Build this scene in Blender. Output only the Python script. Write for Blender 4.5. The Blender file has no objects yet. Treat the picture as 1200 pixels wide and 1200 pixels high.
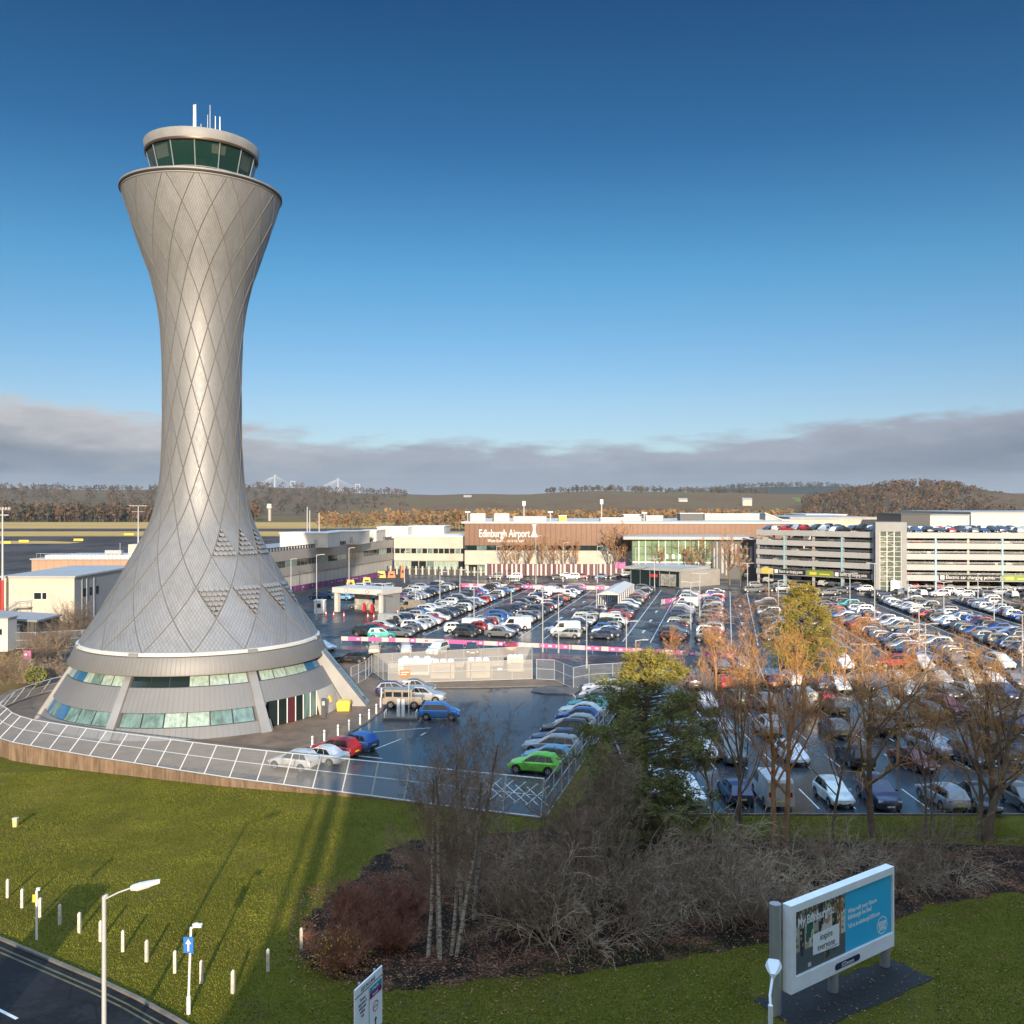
import bpy, math, random
import numpy as np
from mathutils import Vector, Matrix
R = math.radians
rnd = random.Random(7)
scene = bpy.context.scene
COL = scene.collection
CAMH, FPX, CX, HY = 21.0, 1093.0, 600.0, 588.0   # eye height, focal length and horizon of the photograph


def G(x, y, z=0.0):
    """ground point seen at a place in the photograph (survey helper)"""
    d = FPX * (CAMH - z) / (y - HY)
    return Vector(((x - CX) / FPX * d, d, z))


# ------------------------------------------------------------------ helpers
def tag(o, label=None, cat=None, group=None, kind=None):
    if label: o['label'] = label
    if cat: o['category'] = cat
    if group: o['group'] = group
    if kind: o['kind'] = kind
    return o


def thing(name, loc, label, cat, group=None, rotz=0.0):
    o = bpy.data.objects.new(name, None)
    o.empty_display_size = 0.3
    o.location = loc
    o.rotation_euler = (0, 0, rotz)
    COL.objects.link(o)
    return tag(o, label, cat, group)


def wloc(o):
    v = Vector((0, 0, 0))
    while o is not None:
        v += Vector(o.location)
        o = o.parent
    return v


def link(name, mesh, parent=None, loc=(0, 0, 0), rotz=0.0):
    o = bpy.data.objects.new(name, mesh)
    COL.objects.link(o)
    o.parent = parent
    o.location = loc
    o.rotation_euler = (0, 0, rotz)
    return o


class MB:
    def __init__(s):
        s.v, s.f, s.m = [], [], []

    def vert(s, p):
        s.v.append((p[0], p[1], p[2]))
        return len(s.v) - 1

    def poly(s, pts, m=0):
        i = len(s.v)
        s.v.extend([(p[0], p[1], p[2]) for p in pts])
        s.f.append(tuple(range(i, i + len(pts))))
        s.m.append(m)

    def hexa(s, p, m=0):
        """8 corners: bottom ring 0-3 counter-clockwise, top ring 4-7"""
        i = len(s.v)
        s.v.extend([(q[0], q[1], q[2]) for q in p])
        for f in ((3, 2, 1, 0), (4, 5, 6, 7), (0, 1, 5, 4), (1, 2, 6, 5), (2, 3, 7, 6), (3, 0, 4, 7)):
            s.f.append(tuple(i + k for k in f))
            s.m.append(m)

    def box(s, c, d, rz=0.0, m=0):
        cx, cy, cz = c
        a, b, h = d[0] / 2, d[1] / 2, d[2] / 2
        co, si = math.cos(rz), math.sin(rz)
        P = []
        for z in (-h, h):
            for x, y in ((-a, -b), (a, -b), (a, b), (-a, b)):
                P.append((cx + x * co - y * si, cy + x * si + y * co, cz + z))
        s.hexa(P, m)

    def prism(s, pts, z0, z1, m=0):
        n = len(pts)
        i = len(s.v)
        s.v.extend([(p[0], p[1], z0) for p in pts] + [(p[0], p[1], z1) for p in pts])
        s.f.append(tuple(reversed(range(i, i + n)))); s.m.append(m)
        s.f.append(tuple(range(i + n, i + 2 * n))); s.m.append(m)
        for k in range(n):
            l = (k + 1) % n
            s.f.append((i + k, i + l, i + n + l, i + n + k)); s.m.append(m)

    def tube(s, pts, rad, n=6, m=0, cap=True):
        pts = [Vector(p) for p in pts]
        if not isinstance(rad, (list, tuple)): rad = [rad] * len(pts)
        d = pts[-1] - pts[0]
        ref = Vector((0, 0, 1)) if abs(d.normalized().z) < 0.9 else Vector((1, 0, 0))
        i0 = len(s.v)
        k = len(pts)
        for j, p in enumerate(pts):
            t = (pts[min(j + 1, k - 1)] - pts[max(j - 1, 0)])
            if t.length < 1e-9: t = Vector((0, 0, 1))
            t.normalize()
            a = t.cross(ref)
            if a.length < 1e-6: a = t.orthogonal()
            a.normalize()
            b = t.cross(a)
            for q in range(n):
                an = 2 * math.pi * q / n
                w = p + (a * math.cos(an) + b * math.sin(an)) * rad[j]
                s.v.append((w.x, w.y, w.z))
        for j in range(k - 1):
            for q in range(n):
                r2 = (q + 1) % n
                s.f.append((i0 + j * n + q, i0 + j * n + r2, i0 + (j + 1) * n + r2, i0 + (j + 1) * n + q))
                s.m.append(m)
        if cap and n > 3:
            s.f.append(tuple(reversed(range(i0, i0 + n)))); s.m.append(m)
            s.f.append(tuple(range(i0 + (k - 1) * n, i0 + k * n))); s.m.append(m)

    def lathe(s, prof, n=64, c=(0, 0), m=0, a0=0.0, a1=2 * math.pi):
        full = abs(a1 - a0 - 2 * math.pi) < 1e-6
        cols = n if full else n + 1
        i0 = len(s.v)
        for r, z in prof:
            for k in range(cols):
                a = a0 + (a1 - a0) * k / n
                s.v.append((c[0] + r * math.cos(a), c[1] + r * math.sin(a), z))
        for j in range(len(prof) - 1):
            for k in range(n):
                l = (k + 1) % cols
                s.f.append((i0 + j * cols + k, i0 + j * cols + l, i0 + (j + 1) * cols + l, i0 + (j + 1) * cols + k))
                s.m.append(m)

    def fbox(s, fr, u0, u1, v0, v1, w0, w1, m=0):
        """box in a facade frame: u along, v up, w out of the wall"""
        P = [fr(u, v, w) for v in (v0, v1) for u, w in ((u0, w1), (u1, w1), (u1, w0), (u0, w0))]
        s.hexa(P, m)

    def mesh(s, name, mats, smooth=None, off=(0, 0, 0)):
        me = bpy.data.meshes.new(name)
        v = np.array(s.v, dtype=np.float32).reshape(-1, 3) - np.array(off, dtype=np.float32)
        nf = len(s.f)
        tot = np.fromiter((len(f) for f in s.f), dtype=np.int32, count=nf)
        st = np.zeros(nf, dtype=np.int32)
        if nf: st[1:] = np.cumsum(tot)[:-1]
        idx = np.fromiter((i for f in s.f for i in f), dtype=np.int32, count=int(tot.sum()))
        me.vertices.add(len(v)); me.vertices.foreach_set('co', v.ravel())
        me.loops.add(len(idx)); me.loops.foreach_set('vertex_index', idx)
        me.polygons.add(nf); me.polygons.foreach_set('loop_start', st)
        me.polygons.foreach_set('loop_total', tot)
        me.polygons.foreach_set('material_index', np.array(s.m, dtype=np.int32))
        me.update(calc_edges=True)
        me.validate()
        if not isinstance(mats, (list, tuple)): mats = [mats]
        for q in mats: me.materials.append(q)
        me.shade_smooth()
        me.set_sharp_from_angle(angle=R(32 if smooth is None else smooth))
        return me

    def build(s, name, mats, parent=None, smooth=None, base=None):
        """link as one object; verts are in world space"""
        if parent is not None:
            off = wloc(parent)
            return link(name, s.mesh(name, mats, smooth, off), parent)
        off = Vector(base) if base is not None else Vector((0, 0, 0))
        return link(name, s.mesh(name, mats, smooth, off), None, off)


def frame(p, q, z=0.0):
    """facade frame from ground point p to q, outward normal to the right of p->q"""
    p = Vector((p[0], p[1], z)); q = Vector((q[0], q[1], z))
    u = (q - p); L = u.length; u.normalize()
    w = Vector((u.y, -u.x, 0))
    def fr(a, b, c): return p + u * a + Vector((0, 0, b)) + w * c
    fr.L = L; fr.u = u; fr.w = w; fr.p = p
    return fr


def text_mesh(txt, size, fr, u, v, w, mats, parent, name='lettering', align='LEFT', depth=0.01, stretch=1.0, bold=0.0):
    c = bpy.data.curves.new('t', 'FONT')
    c.body = txt; c.size = size; c.align_x = align; c.extrude = depth; c.offset = bold
    c.space_line = 1.0
    o = bpy.data.objects.new('t', c); COL.objects.link(o)
    me = bpy.data.meshes.new_from_object(o.evaluated_get(bpy.context.evaluated_depsgraph_get()))
    bpy.data.objects.remove(o); bpy.data.curves.remove(c)
    base = wloc(parent) if parent else Vector((0, 0, 0))
    n = len(me.vertices); co = np.zeros(n * 3, dtype=np.float32); me.vertices.foreach_get('co', co); co = co.reshape(-1, 3)
    o0 = fr(u, v, w) - base
    out = np.array(o0) + np.outer(co[:, 0] * stretch, np.array(fr.u)) + np.outer(co[:, 1], np.array((0, 0, 1))) + np.outer(co[:, 2], np.array(fr.w))
    me.vertices.foreach_set('co', out.astype(np.float32).ravel()); me.update()
    me.materials.clear(); me.materials.append(mats); me.name = name
    return link(name, me, parent)


# ------------------------------------------------------------------ materials
class NT:
    def __init__(s, nt): s.nt = nt
    def n(s, t, **kw):
        q = s.nt.nodes.new(t)
        for k, v in kw.items(): setattr(q, k, v)
        return q
    def put(s, inp, v):
        if isinstance(v, bpy.types.NodeSocket): s.nt.links.new(v, inp)
        elif isinstance(v, (tuple, list)) and len(v) == 3 and inp.type == 'RGBA': inp.default_value = (*v, 1)
        else: inp.default_value = v
    def math(s, op, a, b=0.0, c=None, clamp=False):
        q = s.n('ShaderNodeMath', operation=op, use_clamp=clamp)
        s.put(q.inputs[0], a); s.put(q.inputs[1], b)
        if c is not None: s.put(q.inputs[2], c)
        return q.outputs[0]
    def noise(s, vec, scale, detail=4, rough=0.55, dist=0.0):
        q = s.n('ShaderNodeTexNoise'); s.put(q.inputs['Vector'], vec)
        q.inputs['Scale'].default_value = scale; q.inputs['Detail'].default_value = detail
        q.inputs['Roughness'].default_value = rough; q.inputs['Distortion'].default_value = dist
        return q.outputs['Fac']
    def ramp(s, fac, stops, interp='LINEAR'):
        q = s.n('ShaderNodeValToRGB'); s.put(q.inputs[0], fac); cr = q.color_ramp; cr.interpolation = interp
        while len(cr.elements) < len(stops): cr.elements.new(0.5)
        for e, (p, c) in zip(cr.elements, stops):
            e.position = p; e.color = (*c, 1) if len(c) == 3 else c
        return q.outputs[0]
    def step(s, x, a, b):
        q = s.n('ShaderNodeMapRange', interpolation_type='SMOOTHSTEP'); s.put(q.inputs[0], x)
        s.put(q.inputs[1], a); s.put(q.inputs[2], b)
        return q.outputs[0]
    def mix(s, f, a, b):
        q = s.n('ShaderNodeMix', data_type='RGBA'); s.put(q.inputs[0], f); s.put(q.inputs[6], a); s.put(q.inputs[7], b)
        return q.outputs[2]
    def bump(s, h, strength=0.3, dist=0.02):
        q = s.n('ShaderNodeBump'); q.inputs['Strength'].default_value = strength; q.inputs['Distance'].default_value = dist
        s.put(q.inputs['Height'], h)
        return q.outputs[0]
    def coords(s, kind='Object', scale=None):
        o = s.n('ShaderNodeTexCoord').outputs[kind]
        if scale:
            q = s.n('ShaderNodeMapping'); s.put(q.inputs['Vector'], o); q.inputs['Scale'].default_value = scale
            o = q.outputs[0]
        return o
    def sep(s, v):
        q = s.n('ShaderNodeSeparateXYZ'); s.put(q.inputs[0], v); return q.outputs
    def comb(s, x, y, z=0.0):
        q = s.n('ShaderNodeCombineXYZ'); s.put(q.inputs[0], x); s.put(q.inputs[1], y); s.put(q.inputs[2], z); return q.outputs[0]


def newmat(name):
    m = bpy.data.materials.new(name); m.use_nodes = True
    t = NT(m.node_tree); b = m.node_tree.nodes['Principled BSDF']
    return m, t, b


MATS = {}
def mat(name, col, rough=0.6, metal=0.0, var=0.0, vs=2.0, bump=0.0, bs=20.0, coat=0.0, spec=0.5, coords='Object', scale=None, dirt=0.0):
    if name in MATS: return MATS[name]
    m, t, b = newmat(name)
    b.inputs['Roughness'].default_value = rough; b.inputs['Metallic'].default_value = metal
    b.inputs['Coat Weight'].default_value = coat; b.inputs['Specular IOR Level'].default_value = spec
    c = t.coords(coords, scale)
    if var > 0:
        f = t.noise(c, vs, 5, 0.6)
        lo = tuple(max(0, x * (1 - var)) for x in col); hi = tuple(min(1, x * (1 + var)) for x in col)
        t.put(b.inputs['Base Color'], t.ramp(f, [(0.3, lo), (0.7, hi)]))
        t.put(b.inputs['Roughness'], t.math('MULTIPLY_ADD', f, 0.25 * rough, rough * 0.88))
    else:
        b.inputs['Base Color'].default_value = (*col, 1)
    if bump > 0:
        t.put(b.inputs['Normal'], t.bump(t.noise(c, bs, 4), bump, 0.02))
    MATS[name] = m
    return m


def lawn_mat():
    m, t, b = newmat('lawn_grass')
    c = t.coords('Object')
    big = t.noise(c, 0.12, 4, 0.6); mid = t.noise(c, 0.9, 5, 0.65); fine = t.noise(c, 9.0, 5, 0.7)
    a = t.ramp(t.math('ADD', t.math('MULTIPLY', big, 0.55), t.math('MULTIPLY', mid, 0.45)),
               [(0.3, (0.10, 0.098, 0.010)), (0.5, (0.155, 0.140, 0.014)), (0.62, (0.21, 0.165, 0.028)), (0.75, (0.22, 0.16, 0.05))])
    d = t.mix(t.step(fine, 0.25, 0.65), (0.045, 0.055, 0.006), a)
    worn = t.step(t.noise(c, 0.35, 6, 0.7), 0.56, 0.70)
    d = t.mix(t.math('MULTIPLY', worn, 0.75), d, (0.11, 0.085, 0.03))
    t.put(b.inputs['Base Color'], d)
    b.inputs['Roughness'].default_value = 0.9; b.inputs['Specular IOR Level'].default_value = 0.1
    h = t.math('ADD', t.noise(c, 14, 5, 0.75), t.math('MULTIPLY', t.noise(c, 2.2, 4), 0.8))
    t.put(b.inputs['Normal'], t.bump(h, 1.0, 0.12))
    return m


def asphalt_mat(name, base, wet=0.5, lo=0.08, hi=0.45, sc=0.12, stretch=None, spec=0.36):
    m, t, b = newmat(name)
    c = t.coords('Object', stretch)
    big = t.noise(c, sc, 5, 0.6, 0.4); fine = t.noise(t.coords('Object'), 30, 3)
    med = t.noise(c, sc * 9, 4, 0.6)
    wetm = t.step(t.math('ADD', big, t.math('MULTIPLY', t.math('SUBTRACT', med, 0.5), 0.35)), 0.62 - wet * 0.3, 0.40 - wet * 0.3 + 0.02)
    dry = tuple(x * 1.7 for x in base)
    col = t.mix(wetm, dry, base)
    col = t.mix(t.math('MULTIPLY', fine, 0.35), col, tuple(x * 0.5 for x in base))
    # repaired patches, cracks and oil spots
    vo = t.n('ShaderNodeTexVoronoi'); t.put(vo.inputs['Vector'], t.coords('Object', (1, .6, 1))); vo.inputs['Scale'].default_value = 0.11
    tone = t.step(t.sep(vo.outputs['Color'])[0], 0.55, 0.6)
    col = t.mix(t.math('MULTIPLY', tone, 0.45), col, tuple(x * 1.9 for x in base))
    vc = t.n('ShaderNodeTexVoronoi', feature='DISTANCE_TO_EDGE'); t.put(vc.inputs['Vector'], t.coords('Object')); vc.inputs['Scale'].default_value = 0.22
    crack = t.step(vc.outputs['Distance'], 0.012, 0.004)
    spots = t.step(t.noise(t.coords('Object'), 0.9, 3), 0.66, 0.74)
    col = t.mix(t.math('MULTIPLY', t.math('MAXIMUM', crack, spots), 0.6), col, tuple(x * 0.35 for x in base))
    t.put(b.inputs['Base Color'], col)
    t.put(b.inputs['Roughness'], t.math('ADD', t.math('MULTIPLY', tone, 0.10), t.math('MULTIPLY_ADD', wetm, hi - lo, lo)))
    b.inputs['Specular IOR Level'].default_value = spec
    t.put(b.inputs['Normal'], t.bump(t.math('ADD', t.math('MULTIPLY', fine, 0.5), med), 0.06, 0.03))
    return m


def paint_mat(name, attr=None):
    m, t, b = newmat(name)
    if attr:
        q = t.n('ShaderNodeAttribute', attribute_name=attr); c = q.outputs['Color']
    else:
        c = t.n('ShaderNodeObjectInfo').outputs['Color']
    d = t.noise(t.coords('Object'), 1.5, 4)
    t.put(b.inputs['Base Color'], t.mix(t.step(d, 0.45, 0.9), c, (0.12, 0.11, 0.10)) if attr is None else c)
    b.inputs['Roughness'].default_value = 0.34; b.inputs['Metallic'].default_value = 0.15
    b.inputs['Coat Weight'].default_value = 0.35; b.inputs['Coat Roughness'].default_value = 0.1
    return m


def glass_mat(name, tint, alpha=0.5, rough=0.05, spec=0.6):
    """a tinted pane: part of the light passes, the rest shows the tint under a gloss"""
    m, t, b = newmat(name)
    b.inputs['Base Color'].default_value = (*tint, 1); b.inputs['Roughness'].default_value = rough
    b.inputs['Alpha'].default_value = alpha; b.inputs['Specular IOR Level'].default_value = spec
    return m


def rib_mat(name, c1, c2, period, axis='X', duty=0.5, rough=0.5, metal=0.0, bump=0.4, var=0.1):
    """vertical sheeting ribs along the object's own axis direction"""
    m, t, b = newmat(name)
    c = t.coords('Object'); s = t.sep(c)
    if axis == 'POLAR': x = t.math('MULTIPLY', t.math('ARCTAN2', s[1], s[0]), 13.5)
    elif axis == 'XY': x = t.math('ADD', s[0], s[1])
    else: x = s[{'X': 0, 'Y': 1, 'Z': 2}[axis]]
    f = t.math('FRACT', t.math('DIVIDE', x, period))
    k = t.step(f, duty - 0.08, duty + 0.08)
    col = t.mix(k, c1, c2)
    n = t.noise(c, 0.35, 5, 0.6)
    col = t.mix(t.math('MULTIPLY', t.step(n, 0.35, 0.75), var * 2), col, tuple(x * 0.55 for x in c1))
    t.put(b.inputs['Base Color'], col)
    b.inputs['Roughness'].default_value = rough; b.inputs['Metallic'].default_value = metal
    t.put(b.inputs['Normal'], t.bump(k, bump, 0.05))
    return m


def zinc_mat():
    m, t, b = newmat('zinc_shingle_cladding')
    uv = t.n('ShaderNodeUVMap', uv_map='UVMap').outputs[0]
    s = t.sep(uv)
    p = t.math('MULTIPLY', t.math('ADD', s[0], s[1]), 11.0); q = t.math('MULTIPLY', t.math('SUBTRACT', s[0], s[1]), 11.0)
    fp = t.math('FRACT', p); fq = t.math('FRACT', q)
    wn = t.n('ShaderNodeTexWhiteNoise', noise_dimensions='2D')
    t.put(wn.inputs['Vector'], t.comb(t.math('FLOOR', p), t.math('FLOOR', q)))
    e1 = t.math('MINIMUM', t.step(fp, 0.0, 0.10), t.step(fp, 1.0, 0.92))
    e2 = t.math('MINIMUM', t.step(fq, 0.0, 0.10), t.step(fq, 1.0, 0.92))
    edge = t.math('MULTIPLY', e1, e2)
    # each big diamond has its own slight tone
    wb = t.n('ShaderNodeTexWhiteNoise', noise_dimensions='2D')
    t.put(wb.inputs['Vector'], t.comb(t.math('FLOOR', t.math('DIVIDE', p, 11.0)), t.math('FLOOR', t.math('DIVIDE', q, 11.0))))
    tone = t.math('ADD', t.math('MULTIPLY', wn.outputs[0], 0.10), t.math('MULTIPLY', wb.outputs[0], 0.10))
    streak = t.noise(t.coords('Object', (1.5, 1.5, 0.05)), 1.0, 5)
    tone = t.math('ADD', tone, t.math('MULTIPLY', streak, 0.40))
    tone = t.math('ADD', tone, 0.66)
    base = t.mix(edge, (0.125, 0.128, 0.134), (0.244, 0.248, 0.254))
    vm = t.n('ShaderNodeVectorMath', operation='SCALE'); t.put(vm.inputs[0], base); t.put(vm.inputs['Scale'], tone)
    t.put(b.inputs['Base Color'], vm.outputs[0])
    b.inputs['Metallic'].default_value = 0.32
    t.put(b.inputs['Roughness'], t.math('MULTIPLY_ADD', wn.outputs[0], 0.12, 0.46))
    h = t.math('ADD', t.math('MULTIPLY', edge, 0.5), t.math('MULTIPLY', fp, 0.5))
    t.put(b.inputs['Normal'], t.bump(h, 0.25, 0.03))
    return m


def litter_mat():
    m, t, b = newmat('leaf_litter_soil')
    c = t.coords('Object')
    v = t.n('ShaderNodeTexVoronoi'); t.put(v.inputs['Vector'], c); v.inputs['Scale'].default_value = 9.0
    col = t.ramp(t.sep(v.outputs['Color'])[0], [(0.0, (0.05, 0.028, 0.018)), (0.45, (0.105, 0.05, 0.028)), (0.7, (0.20, 0.085, 0.045)), (0.95, (0.32, 0.145, 0.075))])
    big = t.noise(c, 0.5, 5, 0.65)
    col = t.mix(t.step(big, 0.40, 0.68), (0.016, 0.012, 0.009), col)
    t.put(b.inputs['Base Color'], col); b.inputs['Roughness'].default_value = 0.9; b.inputs['Specular IOR Level'].default_value = 0.15
    t.put(b.inputs['Normal'], t.bump(t.math('ADD', v.outputs['Distance'], big), 1.0, 0.12))
    return m


def birch_mat():
    m, t, b = newmat('birch_bark')
    c = t.coords('Object', (2.0, 2.0, 7.0))
    n = t.noise(c, 1.6, 5, 0.7)
    col = t.ramp(n, [(0.40, (0.04, 0.03, 0.022)), (0.47, (0.30, 0.25, 0.19)), (0.6, (0.50, 0.44, 0.35))])
    z = t.sep(t.coords('Object'))[2]
    col = t.mix(t.step(z, 5.5, 8.0), col, (0.09, 0.06, 0.04))
    t.put(b.inputs['Base Color'], col); b.inputs['Roughness'].default_value = 0.8
    return m


def brickwall_mat():
    m, t, b = newmat('weathered_brown_block_wall')
    c = t.coords('Object')
    s = t.sep(c)
    n = t.noise(t.coords('Object', (0.9, 0.9, 0.25)), 1.6, 6, 0.7)
    st = t.noise(t.coords('Object', (6, 6, 0.6)), 1.0, 4, 0.6)
    col = t.ramp(t.math('MULTIPLY_ADD', n, 0.6, t.math('MULTIPLY', st, 0.4)), [(0.32, (0.07, 0.045, 0.03)), (0.46, (0.16, 0.105, 0.065)), (0.58, (0.25, 0.165, 0.10)), (0.72, (0.28, 0.23, 0.17))])
    t.put(b.inputs['Base Color'], col); b.inputs['Roughness'].default_value = 0.85
    rows = t.step(t.math('FRACT', t.math('MULTIPLY', s[2], 4.4)), 0.0, 0.12)
    t.put(b.inputs['Normal'], t.bump(t.math('ADD', rows, n), 0.5, 0.02))
    return m


def wood_far_mat():
    m, t, b = newmat('winter_woodland')
    q = t.n('ShaderNodeAttribute', attribute_name='tint').outputs['Color']
    t.put(b.inputs['Base Color'], q); b.inputs['Roughness'].default_value = 0.95; b.inputs['Specular IOR Level'].default_value = 0.05
    return m


def hill_mat(name, stops, sc=0.006):
    m, t, b = newmat(name)
    c = t.coords('Object')
    n = t.noise(c, sc, 6, 0.65); f = t.noise(c, sc * 12, 5, 0.7)
    col = t.ramp(t.math('MULTIPLY_ADD', f, 0.45, t.math('MULTIPLY', n, 0.55)), stops)
    t.put(b.inputs['Base Color'], col); b.inputs['Roughness'].default_value = 1.0; b.inputs['Specular IOR Level'].default_value = 0.0
    t.put(b.inputs['Normal'], t.bump(f, 1.0, 6.0))
    return m


def plain_mat(name):
    m, t, b = newmat(name)
    c = t.coords('Object')
    n = t.noise(t.coords('Object', (0.25, 1, 1)), 0.012, 5, 0.6); f = t.noise(c, 0.2, 4)
    col = t.ramp(t.math('MULTIPLY_ADD', f, 0.3, t.math('MULTIPLY', n, 0.7)), [(0.35, (0.10, 0.07, 0.028)), (0.5, (0.16, 0.11, 0.042)), (0.62, (0.09, 0.10, 0.03)), (0.75, (0.20, 0.14, 0.06))])
    t.put(b.inputs['Base Color'], col); b.inputs['Roughness'].default_value = 0.95; b.inputs['Specular IOR Level'].default_value = 0.05
    return m


M = {}
M['lawn'] = lawn_mat(); M['zinc'] = zinc_mat(); M['litter'] = litter_mat(); M['birch'] = birch_mat(); M['wallbrick'] = brickwall_mat()
M['asphalt'] = asphalt_mat('wet_asphalt', (0.030, 0.030, 0.031), 0.30, 0.26, 0.62, spec=0.26)
M['yard'] = asphalt_mat('courtyard_wet_asphalt', (0.026, 0.028, 0.031), 0.50, 0.20, 0.55, 0.16, (1.0, 0.30, 1.0), spec=0.34)
M['nearlot'] = asphalt_mat('near_lot_wet_asphalt', (0.030, 0.032, 0.035), 0.95, 0.12, 0.42, 0.14, (1, .5, 1), spec=0.85)
M['road'] = asphalt_mat('road_asphalt', (0.011, 0.011, 0.012), 0.0, 0.5, 0.7, 0.5, None, 0.15)
M['apron'] = asphalt_mat('apron_asphalt', (0.05, 0.042, 0.038), 0.1, 0.6, 0.85, 0.02, None, 0.08)
M['paving'] = mat('brown_block_paving', (0.17, 0.105, 0.06), 0.6, var=0.35, vs=0.6, bump=0.2, bs=6)
M['greypave'] = mat('grey_brown_paving', (0.13, 0.10, 0.08), 0.55, var=0.3, vs=0.5)
M['kerb'] = mat('kerb_stone', (0.14, 0.125, 0.105), 0.8, var=0.3, vs=1.5)
M['white_line'] = mat('white_road_paint', (0.62, 0.62, 0.60), 0.6, var=0.25, vs=2.5)
M['yellow_line'] = mat('faded_yellow_road_paint', (0.10, 0.085, 0.04), 0.7, var=0.5, vs=1.0)
M['paint'] = paint_mat('car_paint'); M['paintfar'] = paint_mat('car_paint_far', 'paint')
M['carglass'] = mat('car_glass', (0.012, 0.016, 0.020), 0.06, spec=0.8)
M['tyre'] = mat('tyre_rubber', (0.015, 0.015, 0.015), 0.85)
M['rim'] = mat('alloy_rim', (0.42, 0.42, 0.43), 0.35, metal=0.7)
M['trim'] = mat('black_plastic_trim', (0.018, 0.018, 0.02), 0.5)
M['headlight'] = mat('headlight_lens', (0.62, 0.64, 0.66), 0.12)
M['taillight'] = mat('tail_light_lens', (0.35, 0.012, 0.012), 0.2)
M['plate_w'] = mat('white_number_plate', (0.7, 0.7, 0.68), 0.5)
M['plate_y'] = mat('yellow_number_plate', (0.72, 0.50, 0.05), 0.5)
M['zinc_plain'] = mat('zinc_sheet', (0.25, 0.246, 0.24), 0.6, metal=0.15, var=0.14, vs=0.6)
M['zinc_rib'] = rib_mat('zinc_standing_seam', (0.205, 0.20, 0.194), (0.165, 0.16, 0.155), 0.45, 'POLAR', 0.88, 0.55, 0.25, 0.2)
M['seam'] = mat('zinc_seam', (0.20, 0.185, 0.17), 0.5, metal=0.4)
M['lip'] = mat('dark_bronze_rim', (0.10, 0.075, 0.055), 0.4, metal=0.6)
M['palegrey'] = mat('pale_grey_render', (0.40, 0.375, 0.335), 0.7, var=0.1, vs=0.5)
M['fin'] = mat('buttress_pale_metal', (0.27, 0.262, 0.25), 0.55, metal=0.25, var=0.12, vs=0.6)
M['black'] = mat('near_black', (0.012, 0.012, 0.013), 0.7)
M['dark'] = mat('dark_grey_metal', (0.05, 0.052, 0.055), 0.5)
M['white'] = mat('white_painted_metal', (0.74, 0.73, 0.70), 0.45, var=0.06, vs=1.0)
M['offwhite'] = mat('offwhite_cladding', (0.54, 0.51, 0.46), 0.6, var=0.10, vs=0.3)
M['cream'] = mat('cream_render', (0.50, 0.44, 0.36), 0.75, var=0.12, vs=0.3)
M['galv'] = mat('galvanised_steel', (0.42, 0.43, 0.43), 0.42, metal=0.5, var=0.1, vs=2.0)
M['pole'] = mat('pale_grey_pole', (0.50, 0.50, 0.49), 0.45, metal=0.2)
M['grey'] = mat('mid_grey_cladding', (0.27, 0.27, 0.27), 0.55, var=0.08, vs=0.4)
M['lightgrey'] = mat('light_grey_cladding', (0.35, 0.345, 0.335), 0.5, var=0.08, vs=0.3)
M['cabglass'] = glass_mat('green_tinted_cab_glass', (0.006, 0.045, 0.040), 0.42)
M['g_pale'] = mat('window_pale_green_blind', (0.30, 0.38, 0.32), 0.12, var=0.32, vs=1.6, scale=(2.5, 2.5, .25))
M['g_teal'] = mat('window_teal', (0.13, 0.20, 0.18), 0.08, var=0.45, vs=1.2, scale=(1.5, 1.5, .4))
M['g_blue'] = mat('window_blue_reflective', (0.03, 0.12, 0.24), 0.05)
M['g_dark'] = mat('window_dark', (0.012, 0.022, 0.022), 0.06)
M['g_atrium'] = mat('atrium_green_glass', (0.16, 0.24, 0.13), 0.1, var=0.45, vs=0.25)
M['maroon'] = mat('maroon_panel', (0.085, 0.018, 0.024), 0.5)
M['mesh'] = glass_mat('fine_wire_mesh', (0.36, 0.36, 0.355), 0.24, 0.9, 0.0)
M['mesh2'] = glass_mat('fine_wire_mesh_light', (0.50, 0.47, 0.42), 0.46, 0.9, 0.0)
M['bark'] = mat('brown_bark', (0.17, 0.12, 0.08), 0.9, var=0.35, vs=3.0, bump=0.5, bs=12)
M['redbark'] = mat('orange_pine_bark', (0.38, 0.20, 0.09), 0.9, var=0.4, vs=2.0, bump=0.5, bs=10)
M['twig'] = mat('brown_twigs', (0.42, 0.225, 0.085), 0.85, var=0.3, vs=0.8)
M['redtwig'] = mat('orange_twigs', (0.48, 0.225, 0.07), 0.85, var=0.35, vs=0.8)
M['twiglight'] = mat('pale_dry_twigs', (0.33, 0.235, 0.15), 0.85, var=0.35, vs=0.8)
M['twigred'] = mat('reddish_twigs', (0.22, 0.08, 0.04), 0.85, var=0.35, vs=0.8)
M['birchtwig'] = mat('birch_twigs', (0.20, 0.13, 0.08), 0.85, var=0.3, vs=0.8)
M['needle'] = mat('pine_needles', (0.18, 0.185, 0.055), 0.7, var=0.55, vs=0.9, spec=0.2)
M['needle2'] = mat('pale_pine_needles', (0.23, 0.23, 0.085), 0.7, var=0.4, vs=1.2, spec=0.2)
M['needley'] = mat('yellow_green_needles', (0.36, 0.28, 0.05), 0.7, var=0.45, vs=0.9, spec=0.2)
M['leafy'] = mat('yellow_autumn_leaves', (0.42, 0.24, 0.035), 0.6, var=0.5, vs=3.0)
M['leafb'] = mat('brown_fallen_leaves', (0.15, 0.065, 0.032), 0.8, var=0.6, vs=2.0)
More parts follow.
